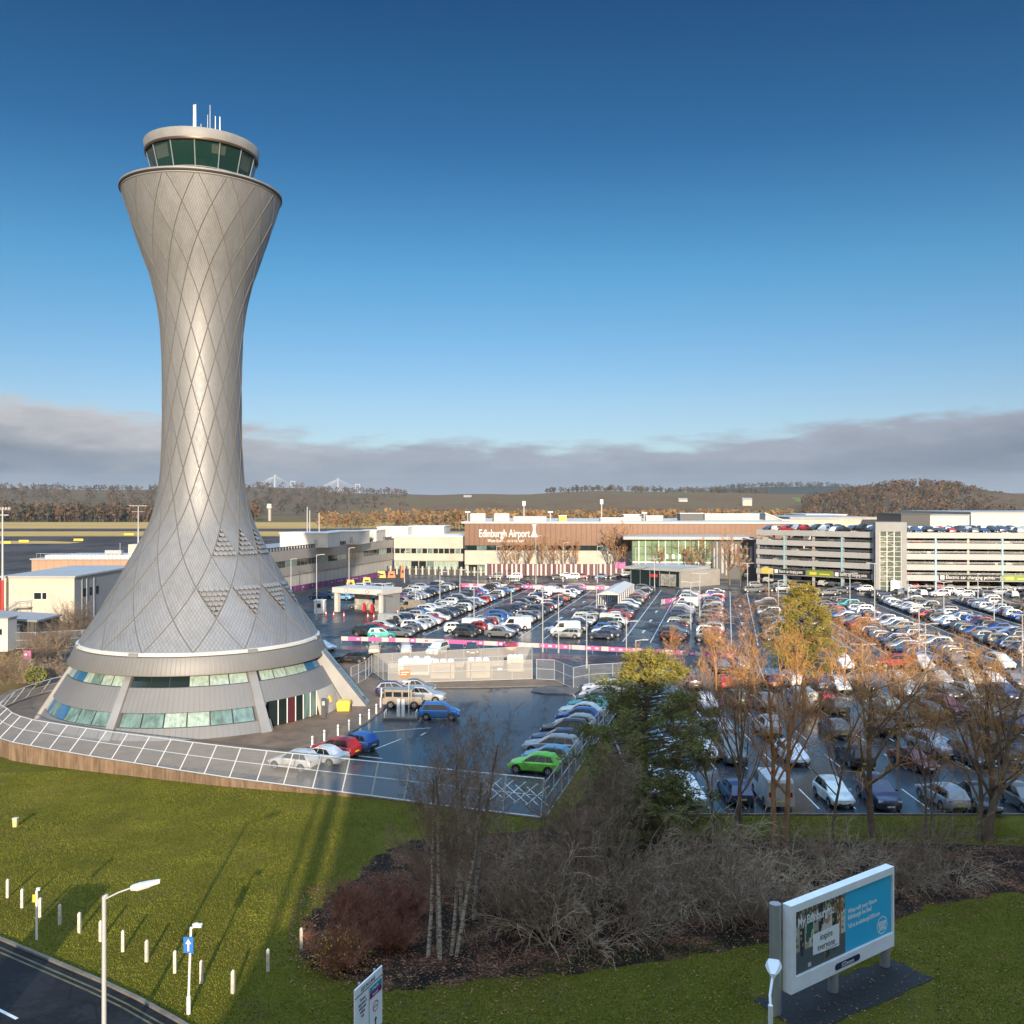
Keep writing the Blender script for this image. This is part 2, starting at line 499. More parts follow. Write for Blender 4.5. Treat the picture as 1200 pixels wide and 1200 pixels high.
M['leafr'] = mat('rust_fallen_leaves', (0.32, 0.13, 0.055), 0.8, var=0.5, vs=2.0)
M['blade'] = mat('grass_blades', (0.145, 0.142, 0.013), 0.8, var=0.4, vs=0.28, spec=0.2)
M['blade2'] = mat('dry_grass_blades', (0.18, 0.142, 0.026), 0.8, var=0.4, vs=0.7, spec=0.2)
M['pink'] = mat('pink_banner', (0.46, 0.11, 0.29), 0.55)
M['palepink'] = mat('pale_banner', (0.55, 0.45, 0.44), 0.55)
M['purple'] = mat('purple_banner', (0.14, 0.03, 0.13), 0.55)
M['yellow'] = mat('yellow_plastic', (0.70, 0.46, 0.06), 0.5)
M['orange'] = mat('orange_plastic', (0.65, 0.16, 0.03), 0.5)
M['red'] = mat('red_sign_paint', (0.55, 0.03, 0.03), 0.5)
M['blue'] = mat('blue_sign_paint', (0.03, 0.16, 0.50), 0.5)
M['cyan'] = mat('bright_blue_poster', (0.03, 0.46, 0.74), 0.4)
M['signwhite'] = mat('sign_white_face', (0.84, 0.85, 0.86), 0.4)
M['ink'] = mat('dark_ink', (0.02, 0.025, 0.04), 0.6)
M['teal'] = mat('teal_sign_panel', (0.02, 0.28, 0.34), 0.5)
M['green'] = mat('green_sign_panel', (0.16, 0.24, 0.03), 0.5)
M['lightlens'] = mat('lamp_lens', (0.62, 0.62, 0.60), 0.2)
# ------------------------------------------------------------------ ground, lawn, roads
def st(o): o['kind'] = 'structure'; return o


def clamp(x, a=0.0, b=1.0): return max(a, min(b, x))


def lawn_z(x, y):
    return -1.4 * clamp((-9.0 - x) / 33.0) * clamp((y - 47.0) / 22.0)


def GL(px, py):
    z = 0.0
    for _ in range(8):
        p = G(px, py, z); z = lawn_z(p.x, p.y)
    return G(px, py, z)


# the line of the retaining wall, plan view: round the tower and then straight to the corner of the yard
TWX, TWY = -32.2, 97.0
wall_path = []
for a in range(118, 230, 6):
    wall_path.append(Vector((TWX + 19.7 * math.cos(R(a)), TWY + 19.7 * math.sin(R(a)), 0)))
for px, py in ((16, 872), (60, 880), (107, 888), (160, 896.5), (213, 905), (266, 913), (320, 920), (382, 928), (445, 936), (528, 947), (610, 957), (634, 960)):
    wall_path.append(G(px, py))
corner = wall_path[-1]
fence_end = Vector((14.4, 108.0, 0))


def path_y(x):
    pts = [p for p in wall_path if p.y < 86]
    for a, b in zip(pts, pts[1:]):
        if a.x <= x <= b.x: return a.y + (b.y - a.y) * (x - a.x) / (b.x - a.x)
    return None


def build_ground():
    mb = MB()
    xs = sorted(set([-9000, -4000, -2000, -1000, -500, -250, -150, -110, -90] + list(range(-80, 81, 10)) + [90, 120, 180, 250, 500, 1000, 2000, 4000, 9000]))
    ys = sorted(set([-400, -100, 0, 20, 110, 112, 132, 140, 200, 300, 500, 900, 1500, 2500, 5000, 9500]))
    def z(x, y):
        return -2.6 if y <= 132 and -100 < x < 100 else -0.08
    idx = {}
    for x in xs:
        for y in ys: idx[x, y] = mb.vert((x, y, z(x, y)))
    for x0, x1 in zip(xs, xs[1:]):
        for y0, y1 in zip(ys, ys[1:]):
            mb.f.append((idx[x0, y0], idx[x1, y0], idx[x1, y1], idx[x0, y1])); mb.m.append(0)
    st(mb.build('ground', plain_mat('airfield_winter_grass')))
    # lawn
    mb = MB()
    step = 1.0
    def top(x):
        if x < -51: return 82.0
        y = path_y(x)
        if y is None: return 80.0 if x < 0 else (corner.y + (x - corner.x) * 0.0)
        return y
    xs = [-95 + step * i for i in range(0, 96)]
    xs = [x for x in xs if x < corner.x] + [corner.x]
    n = 40
    cols = []
    for x in xs:
        t = top(x) + 0.05
        if x < -44: t = 84 + (-44 - x) * 0.45
        cols.append([mb.vert((x, 18 + (t - 18) * j / n, lawn_z(x, 18 + (t - 18) * j / n))) for j in range(n + 1)])
    for a, b in zip(cols, cols[1:]):
        for j in range(n):
            mb.f.append((a[j], b[j], b[j + 1], a[j + 1])); mb.m.append(0)
    # right of the corner: flat to the kerb of the near car park
    mb.poly([(corner.x, 18, 0), (110, 18, 0), (110, 62.45, 0), (8.9, 62.45, 0), (8.9, 63.5, 0), (13.6, 104, 0), (corner.x, corner.y + .05, 0)])
    st(mb.build('lawn', M['lawn'], smooth=60))
    # paved field of the car parks and the yard, following the wall
    mb = MB()
    front = [p for p in wall_path if p.y < 90 or p.x < -45]
    pts = [(p.x, p.y, 0.0) for p in wall_path if p.y < 92] + [(14.0, 104, 0), (9.0, 62.5, 0), (150, 62.5, 0), (290, 345, 0), (-75, 345, 0), (-75, 150, 0), (-62, 118, 0), (-54, 104, 0)]
    mb.poly(pts)
    st(mb.build('car_park_surface', M['asphalt']))
    mb = MB(); mb.poly([(9.2, 62.6, .004), (150, 62.6, .004), (150, 118, .004), (14.6, 118, .004), (14.2, 105, .004)]); st(mb.build('near_car_park_surface', M['nearlot']))
    # yard with its own wetter surface
    mb = MB()
    pts = [G(366, 884, .004), G(430, 846, .004), G(452, 828, .004), G(462, 806.5, .004), G(560, 806, .004), G(650, 805, .004), (13.0, 103, .004)]
    pts += [(corner.x - .1, corner.y + .3, .004)] + [(p.x, p.y + .3, .004) for p in reversed(wall_path[-6:-1])]
    mb.poly([(p[0], p[1], .004) for p in pts])
    st(mb.build('courtyard_surface', M['yard']))
    # brown paving round the tower and along the enclosure
    mb = MB()
    inner = [(p.x, p.y + .02, .008) for p in wall_path if p.y < 90][:8]
    pts = inner + [G(345, 912, .008), G(372, 880, .008), G(430, 846, .008), G(452, 828, .008), G(462, 806.5, .008), G(560, 806, .008), G(660, 804, .008), G(660, 795, .008), G(455, 800, .008), G(420, 790, .008), (-16, 125, .008), (-40, 122, .008), (-56, 104, .008), (-54, 92, .008)]
    mb.poly([(p[0], p[1], .008) for p in pts])
    st(mb.build('paving', M['paving']))
    mb = MB()
    mb.tube([G(372, 880, .05), G(410, 859, .05), G(430, 846, .05), G(446, 834, .05), G(455, 822, .05), G(462, 806.5, .05), G(560, 806, .05), G(640, 804, .05)], .09, 4)
    st(mb.build('kerb', M['kerb']))
    mb = MB()   # small kerbed island at the yard gate
    isl = [G(622, 811), G(630, 806), (7.2, 105), G(684, 809), G(672, 814), G(640, 814)]
    mb.prism([(p[0], p[1]) for p in isl], 0, .13)
    st(mb.build('kerb_island', M['greypave']))
    mb = MB()
    for a, b in (((672, 814), (684, 830)), ((684, 830), (688, 852)), ((432, 881), (470, 866)), ((437, 858), (505, 853)), ((493, 862), (500, 858)), ((420, 886), (448, 889))):
        p, q = G(*a), G(*b); d = (q - p).normalized(); w = Vector((d.y, -d.x, 0)) * .06
        mb.poly([p - w, p + w, q + w, q - w])
    for i in range(5):   # hatched keep-clear box at the corner
        a, b = G(560 + i * 14, 935 + i * 2.2), G(588 + i * 14, 912 + i * 2.2)
        c, d2 = G(565 + i * 13, 914 + i * 2), G(592 + i * 13, 938 + i * 2)
        for p, q in ((a, b), (c, d2)):
            d = (q - p).normalized(); w = Vector((d.y, -d.x, 0)) * .035
            mb.poly([p - w, p + w, q + w, q - w])
    for i in range(len(mb.v)): mb.v[i] = (mb.v[i][0], mb.v[i][1], .010 + .0006 * (i // 4))
    st(mb.build('courtyard_markings', M['white_line']))
    # road, lower left
    mb = MB()
    edge = [GL(-260, 1030), GL(-60, 1085), GL(0, 1103), GL(40, 1120), GL(80, 1137), GL(120, 1154), GL(160, 1173), GL(205, 1198), GL(250, 1226), GL(320, 1275), GL(420, 1360)]
    far = [(p.x, p.y, .03) for p in edge]
    mb.poly(far + [(-3, 14, .03), (-60, 14, .03), (-90, 40, .03)])
    st(mb.build('road', M['road']))
    mb = MB()
    for a, b in zip(edge, edge[1:]):
        d = (b - a).normalized(); w = Vector((-d.y, d.x, 0))
        mb.hexa([a + Vector((0, 0, -.1)), b + Vector((0, 0, -.1)), b + w * .16 + Vector((0, 0, -.1)), a + w * .16 + Vector((0, 0, -.1)),
                 a + Vector((0, 0, .13)), b + Vector((0, 0, .13)), b + w * .16 + Vector((0, 0, .13)), a + w * .16 + Vector((0, 0, .13))])
    st(mb.build('road_kerb', M['kerb']))
    mb = MB()
    for off in (.35, .62):
        for a, b in zip(edge, edge[1:]):
            d = (b - a).normalized(); w = Vector((d.y, -d.x, 0))
            p0, p1 = a + w * off, b + w * off
            q0, q1 = p0 + w * .10, p1 + w * .10
            mb.poly([(p0.x, p0.y, .036), (q0.x, q0.y, .036), (q1.x, q1.y, .036), (p1.x, p1.y, .036)])
    st(mb.build('double_yellow_lines', M['yellow_line']))
    mb = MB()
    for k in range(-3, 4):
        a, b = G(-10 + k * 92, 1180 + k * 42), G(20 + k * 92, 1195 + k * 43)
        d = (b - a).normalized(); w = Vector((d.y, -d.x, 0)) * .07
        mb.poly([(q.x, q.y, .038) for q in (a - w, a + w, b + w, b - w)])
    st(mb.build('road_centre_dashes', M['white_line']))
    # planting bed of leaf litter
    mb = MB()
    out = [(352, 1120), (362, 1078), (385, 1050), (420, 1030), (440, 1003), (480, 985), (560, 978), (636, 972), (672, 950), (690, 925), (716, 880), (724, 835), (745, 802), (757, 830),
           (757, 952), (770, 975), (850, 983), (1000, 986), (1200, 992), (1400, 1000), (1400, 1020), (1230, 1045), (1130, 1052), (1060, 1070), (1020, 1094), (940, 1098), (880, 1108), (800, 1122), (700, 1136), (600, 1146), (520, 1153), (450, 1160), (395, 1150)]
    P = []
    for i, (x, y) in enumerate(out):
        x2, y2 = out[(i + 1) % len(out)]
        for k in range(5):
            t = k / 5
            jx = rnd.uniform(-1, 1) * (7 if y > 1020 or x < 480 else 2); jy = rnd.uniform(-1, 1) * (4 if y > 1020 else 1)
            P.append(G(x + (x2 - x) * t + jx, y + (y2 - y) * t + jy))
    mb.poly([(p.x, p.y, .012 + max(0, 0)) for p in P])
    st(mb.build('planting_bed', M['litter']))
    mb = MB()   # bare soil under the billboard
    cs = [(884, 1172), (925, 1160), (1048, 1125), (1092, 1147), (975, 1202), (935, 1206)]; pp = []
    for (x0, y0), (x1, y1) in zip(cs, cs[1:] + cs[:1]):
        pp += [G(x0 + (x1 - x0) * k / 9 + rnd.uniform(-4, 4), y0 + (y1 - y0) * k / 9 + rnd.uniform(-1.5, 1.5), .02) for k in range(9)]
    mb.poly(pp)
    st(mb.build('bare_soil_patch', mat('dark_wet_soil', (0.010, 0.011, 0.012), 0.7, var=0.5, vs=4, bump=0.8, bs=9)))
    mb = MB()
    mb.box((79.5, 62.45, .06), (141, .18, .14))
    mb.box((9.0, 82, .06), (.18, 39, .14))
    st(mb.build('car_park_kerb', M['kerb']))
    # apron, taxiways and grass of the airfield
    mb = MB()
    for (y0, y1, x0, x1, m, z) in ((628.5, 650, -1800, 470, 0, .03), (633, 638.5, -400, 95, 1, .08), (619.5, 622.5, -1800, 900, 0, .05), (612.5, 619.2, -1800, 900, 1, .0), (623, 628.3, -1800, 900, 1, .0)):
        pass
    def strip(y0, y1, x0, x1, z):
        q = MB(); q.poly([(p.x, p.y, z) for p in (G(x0, y1), G(x1, y1), G(x1 * 1.0, y0), G(x0, y0))]); return q
    q = strip(628.8, 700, -2600, 480, .02); st(q.build('apron', M['apron']))
    q = strip(619.6, 622.6, -2600, 1000, .04); st(q.build('taxiway', M['apron']))
    q = MB(); q.poly([(p.x, p.y, .10) for p in (G(-500, 640), G(80, 637.2), G(96, 635.8), G(60, 634.2), G(-500, 633.5))]); st(q.build('grass_island', plain_mat('golden_grass')))
    q = strip(612.0, 619.4, -2600, 1000, .03); st(q.build('grass_verge', MATS.get('gold') or bpy.data.materials['golden_grass']))
    q = strip(622.8, 628.6, -2600, 1000, .05); st(q.build('grass_strip', bpy.data.materials['golden_grass']))


def recolour_gold():
    m = bpy.data.materials['golden_grass']
    for nd in m.node_tree.nodes:
        if nd.type == 'VALTORGB':
            for e, c in zip(nd.color_ramp.elements, ((0.42, 0.26, 0.085), (0.50, 0.31, 0.11), (0.36, 0.24, 0.08), (0.54, 0.36, 0.14))): e.color = (*c, 1)


build_ground(); recolour_gold()


# ------------------------------------------------------------------ the control tower
PROF = [(7.1, 11.75), (8.6, 10.75), (11.5, 9.0), (15.05, 7.07), (18.5, 5.30), (20.7, 4.60), (23.8, 4.12), (27.9, 3.93), (31.2, 3.9), (35.9, 3.95), (39.9, 4.22), (43.2, 4.85), (46.6, 5.95), (49.75, 7.0), (52.9, 7.95)]
PROF_S = []
for i in range(len(PROF) - 1):
    p0, p1, p2, p3 = PROF[max(i - 1, 0)], PROF[i], PROF[i + 1], PROF[min(i + 2, len(PROF) - 1)]
    for k in range(6):
        t = k / 6
        h = p2[0] - p1[0]
        m1 = (p2[1] - p0[1]) / (p2[0] - p0[0]) * h; m2 = (p3[1] - p1[1]) / (p3[0] - p1[0]) * h
        r = (2 * t ** 3 - 3 * t * t + 1) * p1[1] + (t ** 3 - 2 * t * t + t) * m1 + (-2 * t ** 3 + 3 * t * t) * p2[1] + (t ** 3 - t * t) * m2
        PROF_S.append((p1[0] + h * t, r))
PROF_S.append(PROF[-1])
_pz = [p[0] for p in PROF_S]; _pr = [p[1] for p in PROF_S]
def tower_r(z): return float(np.interp(z, _pz, _pr))
PHI0 = math.atan2(-TWY, -TWX)     # direction from the tower to the viewer
HALF = (52.9 - 7.1) / 16.0
def tp(phi, r, z):
    """phi in degrees, 0 = the side of the tower seen face on, positive to the right"""
    a = PHI0 + R(phi)
    return Vector((TWX + r * math.cos(a), TWY + r * math.sin(a), z))


def build_tower():
    T = thing('control_tower', (TWX, TWY, 0), 'tall silver zinc-clad hourglass control tower with diamond seams and a green glass cab', 'control tower')
    # flared shaft
    mb = MB(); n = 128
    zs = list(np.linspace(7.1, 52.6, 110))
    for z in zs:
        for k in range(n): mb.vert(tp(-180 + 360 * k / n, tower_r(z), z))
    for j in range(len(zs) - 1):
        for k in range(n):
            l = (k + 1) % n
            mb.f.append((j * n + k, j * n + l, (j + 1) * n + l, (j + 1) * n + k)); mb.m.append(0)
    me = mb.mesh('shaft', M['zinc'], 60, T.location)
    uv = me.uv_layers.new(name='UVMap')
    arr = np.zeros((len(me.loops), 2), dtype=np.float32)
    q = 0
    for j in range(len(zs) - 1):
        v0, v1 = (zs[j] - 7.1) / (2 * HALF), (zs[j + 1] - 7.1) / (2 * HALF)
        for k in range(n):
            u0 = 16 * ((-180 + 360 * k / n) + 4) / 360; u1 = 16 * ((-180 + 360 * (k + 1) / n) + 4) / 360
            arr[q:q + 4] = ((u0, v0), (u1, v0), (u1, v1), (u0, v1)); q += 4
    uv.data.foreach_set('uv', arr.ravel())
    link('shaft', me, T)
    # seams between the diamonds
    mb = MB()
    for s in (1, -1):
        for k in range(16):
            pts = []
            for z in np.linspace(7.15, 52.5, 70):
                v = (z - 7.1) / (2 * HALF)
                pts.append(tp(-4 + s * v * 22.5 + k * 22.5, tower_r(z) + .012, z))
            mb.tube(pts, [.048 + .014 * (1 - i / 69) for i in range(70)], 4)
    mb.build('diamond_seams', M['seam'], T, 60)
    # louvred triangles low on the right
    def tri(phi, z0, z1, up):
        q = MB(); rows = 6; half = 11.25
        for r_ in range(rows):
            t0 = r_ / rows; z = z0 + (z1 - z0) * (t0 + .5 / rows)
            f = 1 - t0 - .5 / rows if up else t0 + .5 / rows
            w = half * f * .95
            rr = tower_r(z); cnt = max(1, int(round(2 * R(w) * rr / .50)))
            hz = (z1 - z0) / rows
            sl = (tower_r(z - .3) - tower_r(z + .3)) / .6
            for c in range(cnt):
                off = (r_ % 2) * .18
                a0 = phi - w + 2 * w * (c + .06) / cnt; a1 = phi - w + 2 * w * (c + .94) / cnt; am = (a0 + a1) / 2
                zt, zb = z + hz * .42, z - hz * .40
                rt, rb = tower_r(zt) + .01, tower_r(zb) + .20
                P = [tp(a0, rb, zb + hz * .18), tp(am, rb + .04, zb - hz * .1), tp(a1, rb, zb + hz * .18), tp(a1, rt, zt), tp(a0, rt, zt)]
                q.poly(P, 0)
                q.poly([tp(a0, rb - .17, zb + hz * .10), tp(a1, rb - .17, zb + hz * .10), tp(a1, rb, zb + hz * .18), tp(am, rb + .04, zb - hz * .1), tp(a0, rb, zb + hz * .18)], 1)
            a0, a1 = phi - w, phi + w
            rt = tower_r(z) + .014
            q.poly([tp(a0, tower_r(z - hz * .5) + .015, z - hz * .5), tp(a1, tower_r(z - hz * .5) + .015, z - hz * .5), tp(a1, tower_r(z + hz * .5) + .015, z + hz * .5), tp(a0, tower_r(z + hz * .5) + .015, z + hz * .5)], 1)
        q.build('louvre_panel', [M['zinc_plain'], M['black']], T)
    for ph in (18.5, 41, 63.5): tri(ph, 7.1 + HALF * 3.0, 7.1 + HALF * 3.95, True)
    for ph in (7.25, 29.75, 52.25, 74.75): tri(ph, 7.1 + HALF * 1.08, 7.1 + HALF * 2.0, False)
    # rim at the head of the shaft
    mb = MB(); mb.lathe([(7.80, 52.5), (7.94, 52.58), (7.94, 52.68)], 128, (TWX, TWY), 0)
    mb.lathe([(7.94, 52.68), (8.05, 52.7), (8.05, 52.85), (7.96, 52.85)], 128, (TWX, TWY), 1)
    mb.lathe([(7.96, 52.85), (8.07, 52.88), (8.07, 53.05), (7.9, 53.12), (4.5, 53.2)], 128, (TWX, TWY), 2)
    mb.build('rim', [M['zinc_plain'], M['black'], M['zinc_plain']], T, 40)
    # cab
    mb = MB(); mb.lathe([(4.45, 53.15), (4.45, 53.4), (4.2, 53.4), (4.2, 53.2), (0.01, 53.2)], 48, (TWX, TWY)); mb.build('cab_floor', M['dark'], T)
    mb = MB(); mb.lathe([(3.2, 53.25), (3.6, 54.1), (4.15, 54.15), (4.15, 54.0), (3.7, 53.25)], 48, (TWX, TWY))
    for k in range(14): mb.box(tp(k * 25.7, 3.7, 54.38), (.5, .12, .42), PHI0 + R(k * 25.7 + 90))
    mb.lathe([(.9, 53.2), (.9, 56.6)], 16, (TWX, TWY))
    mb.build('control_desk', M['grey'], T)
    mb = MB(); mb.lathe([(5.3, 56.6), (3.0, 56.5), (.02, 56.5)], 48, (TWX, TWY)); mb.build('cab_ceiling', M['palegrey'], T)
    for a0, a1, h in ((-60, -40, 1.2), (10, 26, .8), (48, 66, 1.5)):
        mb = MB(); mb.hexa([tp(a0, 4.9, 56.5 - h), tp(a1, 4.9, 56.5 - h), tp(a1, 4.86, 56.5 - h), tp(a0, 4.86, 56.5 - h), tp(a0, 5.2, 56.5), tp(a1, 5.2, 56.5), tp(a1, 5.16, 56.5), tp(a0, 5.16, 56.5)]); mb.build('window_blind', M['palegrey'], T)
    npan = 14
    for k in range(npan):
        a0 = -8 + 360 * k / npan; a1 = a0 + 360 / npan
        mb = MB(); b, t = (4.60, 53.3), (5.48, 56.75)
        mb.hexa([tp(a0 + .6, b[0], b[1]), tp(a1 - .6, b[0], b[1]), tp(a1 - .6, b[0] - .03, b[1]), tp(a0 + .6, b[0] - .03, b[1]),
                 tp(a0 + .5, t[0], t[1]), tp(a1 - .5, t[0], t[1]), tp(a1 - .5, t[0] - .03, t[1]), tp(a0 + .5, t[0] - .03, t[1])])
        mb.build('window', M['cabglass'], T)
    mb = MB()
    for k in range(npan):
        a0 = -8 + 360 * k / npan
        mb.tube([tp(a0, 4.60, 53.3), tp(a0, 5.48, 56.75)], .055, 4)
    mb.lathe([(4.86, 54.22), (4.89, 54.28), (4.83, 54.30), (4.80, 54.24)], 56, (TWX, TWY))
    mb.build('window_mullions', M['galv'], T)
    mb = MB()
    mb.lathe([(3.0, 56.55), (5.4, 56.7), (5.62, 56.62), (5.66, 56.72), (5.66, 56.86)], 96, (TWX, TWY), 1)
    mb.lathe([(5.60, 56.88), (5.74, 57.72), (5.70, 57.8)], 96, (TWX, TWY), 0)
    mb.lathe([(5.70, 57.8), (5.0, 57.95), (2.5, 58.2), (.01, 58.25)], 96, (TWX, TWY), 2)
    mb.build('cab_roof', [M['zinc_plain'], M['lip'], M['white']], T, 40)
    # masts on the roof
    for (dx, dy, z1, r_, w) in ((-.75, -.4, 62.6, .10, 'white'), (-.55, -.5, 62.6, .09, 'white'), (-.15, 0, 60.8, .05, 'galv'), (.35, .6, 62.0, .05, 'galv'), (.7, .3, 62.9, .05, 'galv'), (1.0, -.2, 60.2, .05, 'galv'), (1.35, 0, 61.6, .05, 'white'), (1.85, -.1, 61.5, .07, 'white')):
        mb = MB(); mb.tube([(TWX + dx, TWY + dy, 58.0), (TWX + dx, TWY + dy, 59.0), (TWX + dx, TWY + dy, 59.01), (TWX + dx, TWY + dy, z1 - .5)], [r_ * 1.5, r_ * 1.5, r_, r_ * .7], 8); mb.build('roof_antenna', M[w], T)
    for dx, dy in ((-.9, .2), (-.2, -.3), (.9, -.4), (1.3, .4), (2.2, -.2), (2.4, .1)):
        mb = MB(); mb.box((TWX + dx, TWY + dy, 58.35), (.35, .35, .6)); mb.build('roof_box', M['grey'], T)
    # gutter and lower skirt
    mb = MB(); mb.lathe([(11.72, 7.15), (11.95, 7.05), (12.0, 6.85), (11.7, 6.75)], 128, (TWX, TWY)); mb.build('gutter', M['offwhite'], T, 40)
    for ph in (-75, -30, 22, 70):
        mb = MB(); mb.box(tp(ph, 11.95, 6.95), (.9, .3, .32), PHI0 + R(ph + 90)); mb.build('gutter_bracket', M['zinc_plain'], T)
    mb = MB(); mb.lathe([(11.7, 6.8), (12.05, 6.75), (12.72, 5.28), (12.70, 5.18), (11.9, 5.16)], 128, (TWX, TWY)); mb.build('skirt', M['zinc_rib'], T, 40)
    # conical base
    def cr(z): return 15.25 - (15.25 - 12.0) * z / 5.3
    def sector(q, a0, a1, z0, z1, dr=0.0, m=0, th=.5):
        k = max(2, int(abs(a1 - a0) / 3)); st_ = len(q.v)
        for i in range(k + 1):
            a = a0 + (a1 - a0) * i / k
            q.vert(tp(a, cr(z0) + dr, z0)); q.vert(tp(a, cr(z1) + dr, z1)); q.vert(tp(a, cr(z1) + dr - th, z1)); q.vert(tp(a, cr(z0) + dr - th, z0))
        for i in range(k):
            b = st_ + 4 * i
            for e in range(4):
                f = (e + 1) % 4
                q.f.append((b + e, b + 4 + e, b + 4 + f, b + f)); q.m.append(m)
        q.f.append((st_, st_ + 1, st_ + 2, st_ + 3)); q.m.append(m)
        e = st_ + 4 * k; q.f.append((e + 3, e + 2, e + 1, e)); q.m.append(m)
    q = MB(); sector(q, -182, 24, 0, .95); sector(q, -182, 24, 2.15, 4.15); sector(q, 24, 66, 2.35, 4.15); sector(q, 66, 178, 0, 4.15)
    q.build('base_wall', M['zinc_rib'], T, 30)
    q = MB(); sector(q, -182, 178, 4.15, 5.2, -.3, 0, .4); sector(q, -182, 24, .95, 2.15, -.3, 0, .4); q.build('window_recess', M['dark'], T, 30)
    rr = random.Random(5)
    def pane(a0, a1, z0, z1, m, name='window'):
        q = MB(); sector(q, a0, a1, z0, z1, -.10, 0, .05); q.build(name, M[m], T, 30)
    bands = [(-82, -33, ['g_blue', 'g_pale', 'g_blue', 'g_blue', 'g_pale', 'g_teal', 'g_pale', 'g_pale']), (-29.5, 19, ['g_dark', 'g_dark', 'g_dark', 'g_pale', 'g_pale', 'g_pale']), (24.5, 66, ['g_pale', 'g_pale', 'g_pale', 'g_pale', 'g_blue', 'g_blue'])]
    for a0, a1, ms in bands:
        for i, m in enumerate(ms):
            w = (a1 - a0) / len(ms); pane(a0 + w * i + .25, a0 + w * (i + 1) - .25, 4.2, 5.15, m)
    for a0, a1, ms in ((-80, -33, ['g_blue', 'g_teal', 'g_blue', 'g_teal', 'g_teal', 'g_teal']), (-29, 18.5, ['g_teal', 'g_teal', 'g_pale', 'g_pale', 'g_teal', 'g_teal'])):
        for i, m in enumerate(ms):
            w = (a1 - a0) / len(ms); pane(a0 + w * i + .25, a0 + w * (i + 1) - .25, 1.0, 2.1, m)
    # sloping buttress fins
    for ph, wd in ((-84, 1.0), (-31.3, .85), (21, 1.0)):
        q = MB()
        t = tp(ph + 90, 1, 0) - Vector((TWX, TWY, 0)); t = t * (wd / 2)
        q.hexa([tp(ph, 15.6, 0) + t, tp(ph, 15.6, 0) - t, tp(ph, 13.5, 0) - t, tp(ph, 13.5, 0) + t, tp(ph, 12.25, 5.25) + t * .8, tp(ph, 12.25, 5.25) - t * .8, tp(ph, 11, 5.25) - t * .8, tp(ph, 11, 5.25) + t * .8])
        q.build('buttress_fin', M['fin'], T)
    # pylon on the right of the entrance with a dark glazed slot
    q = MB(); ph = 72; d = tp(ph, 1, 0) - Vector((TWX, TWY, 0)); t = tp(ph - 90, 1, 0) - Vector((TWX, TWY, 0))
    c = Vector((TWX, TWY, 0))
    q.hexa([c + d * 17.2 + t * 1.3, c + d * 17.2 - t * 1.4, c + d * 12.5 - t * 1.4, c + d * 12.5 + t * 1.3,
            c + d * 12.6 + t * .9 + Vector((0, 0, 5.6)), c + d * 12.6 - t * 1.0 + Vector((0, 0, 5.6)), c + d * 11 - t * 1.0 + Vector((0, 0, 5.6)), c + d * 11 + t * .9 + Vector((0, 0, 5.6))])
    py = q.build('entrance_pylon', M['fin'], T)
    q = MB()
    for s0, s1 in ((.03, .36), (.42, .62), (.66, .97)):
        a = lambda s, o: c + d * (17.2 + (12.6 - 17.2) * s + .03) + t * o * (1 - .25 * s) + Vector((0, 0, 5.6 * s + .01))
        q.poly([a(s0, -.75), a(s0, .1), a(s1, .1), a(s1, -.75)])
    q.build('glazed_slot', M['g_teal'], py)
    # entrance
    q = MB()
    for i in range(12):
        a0, a1 = 24 + 42 * i / 12, 24 + 42 * (i + 1) / 12
        q.hexa([tp(a0, 12.6, 0), tp(a1, 12.6, 0), tp(a1, 12.3, 0), tp(a0, 12.3, 0), tp(a0, 12.6, 2.5), tp(a1, 12.6, 2.5), tp(a1, 12.3, 2.5), tp(a0, 12.3, 2.5)], 0)
    q.build('entrance_back_wall', M['dark'], T)
    for i, m in enumerate(['g_dark', 'g_dark', 'maroon', 'g_dark', 'g_teal', 'g_teal']):
        a0, a1 = 25 + 4.2 * i, 25 + 4.2 * (i + 1) - .4
        q = MB(); q.hexa([tp(a0, 13.9, .05), tp(a1, 13.9, .05), tp(a1, 13.84, .05), tp(a0, 13.84, .05), tp(a0, 13.9, 2.4), tp(a1, 13.9, 2.4), tp(a1, 13.84, 2.4), tp(a0, 13.84, 2.4)])
        dr = q.build('entrance_door', M[m], T)
        q = MB(); q.tube([tp(a1 + .2, 13.92, .05), tp(a1 + .2, 13.92, 2.4)], .05, 4); q.build('door_frame', M['white'], dr)
    q = MB()
    for i in range(5):
        a0, a1 = 50.5 + 3 * i, 50.5 + 3 * (i + 1)
        q.hexa([tp(a0, 14.6, 0), tp(a1, 14.6, 0), tp(a1, 14.2, 0), tp(a0, 14.2, 0), tp(a0, 13.9, 2.36), tp(a1, 13.9, 2.36), tp(a1, 13.5, 2.36), tp(a0, 13.5, 2.36)], 0)
    q.hexa([tp(58, 14.5, .9), tp(59.6, 14.5, .9), tp(59.6, 14.3, .9), tp(58, 14.3, .9), tp(58, 14.32, 1.5), tp(59.6, 14.32, 1.5), tp(59.6, 14.1, 1.5), tp(58, 14.1, 1.5)], 1)
    q.build('entrance_side_wall', [M['palegrey'], M['yellow']], T)
    # yellow grit bin and intercom pillar by the door
    p = tp(60, 15.6, 0)
    b = thing('grit_bin', p, 'yellow plastic grit bin against the pale wall at the foot of the silver tower', 'grit bin')
    q = MB(); q.hexa([p + Vector(v) for v in ((-.6, -.4, 0), (.6, -.4, 0), (.6, .4, 0), (-.6, .4, 0), (-.68, -.46, .75), (.68, -.46, .75), (.68, .46, .75), (-.68, .46, .75))]); q.build('bin_body', M['yellow'], b)
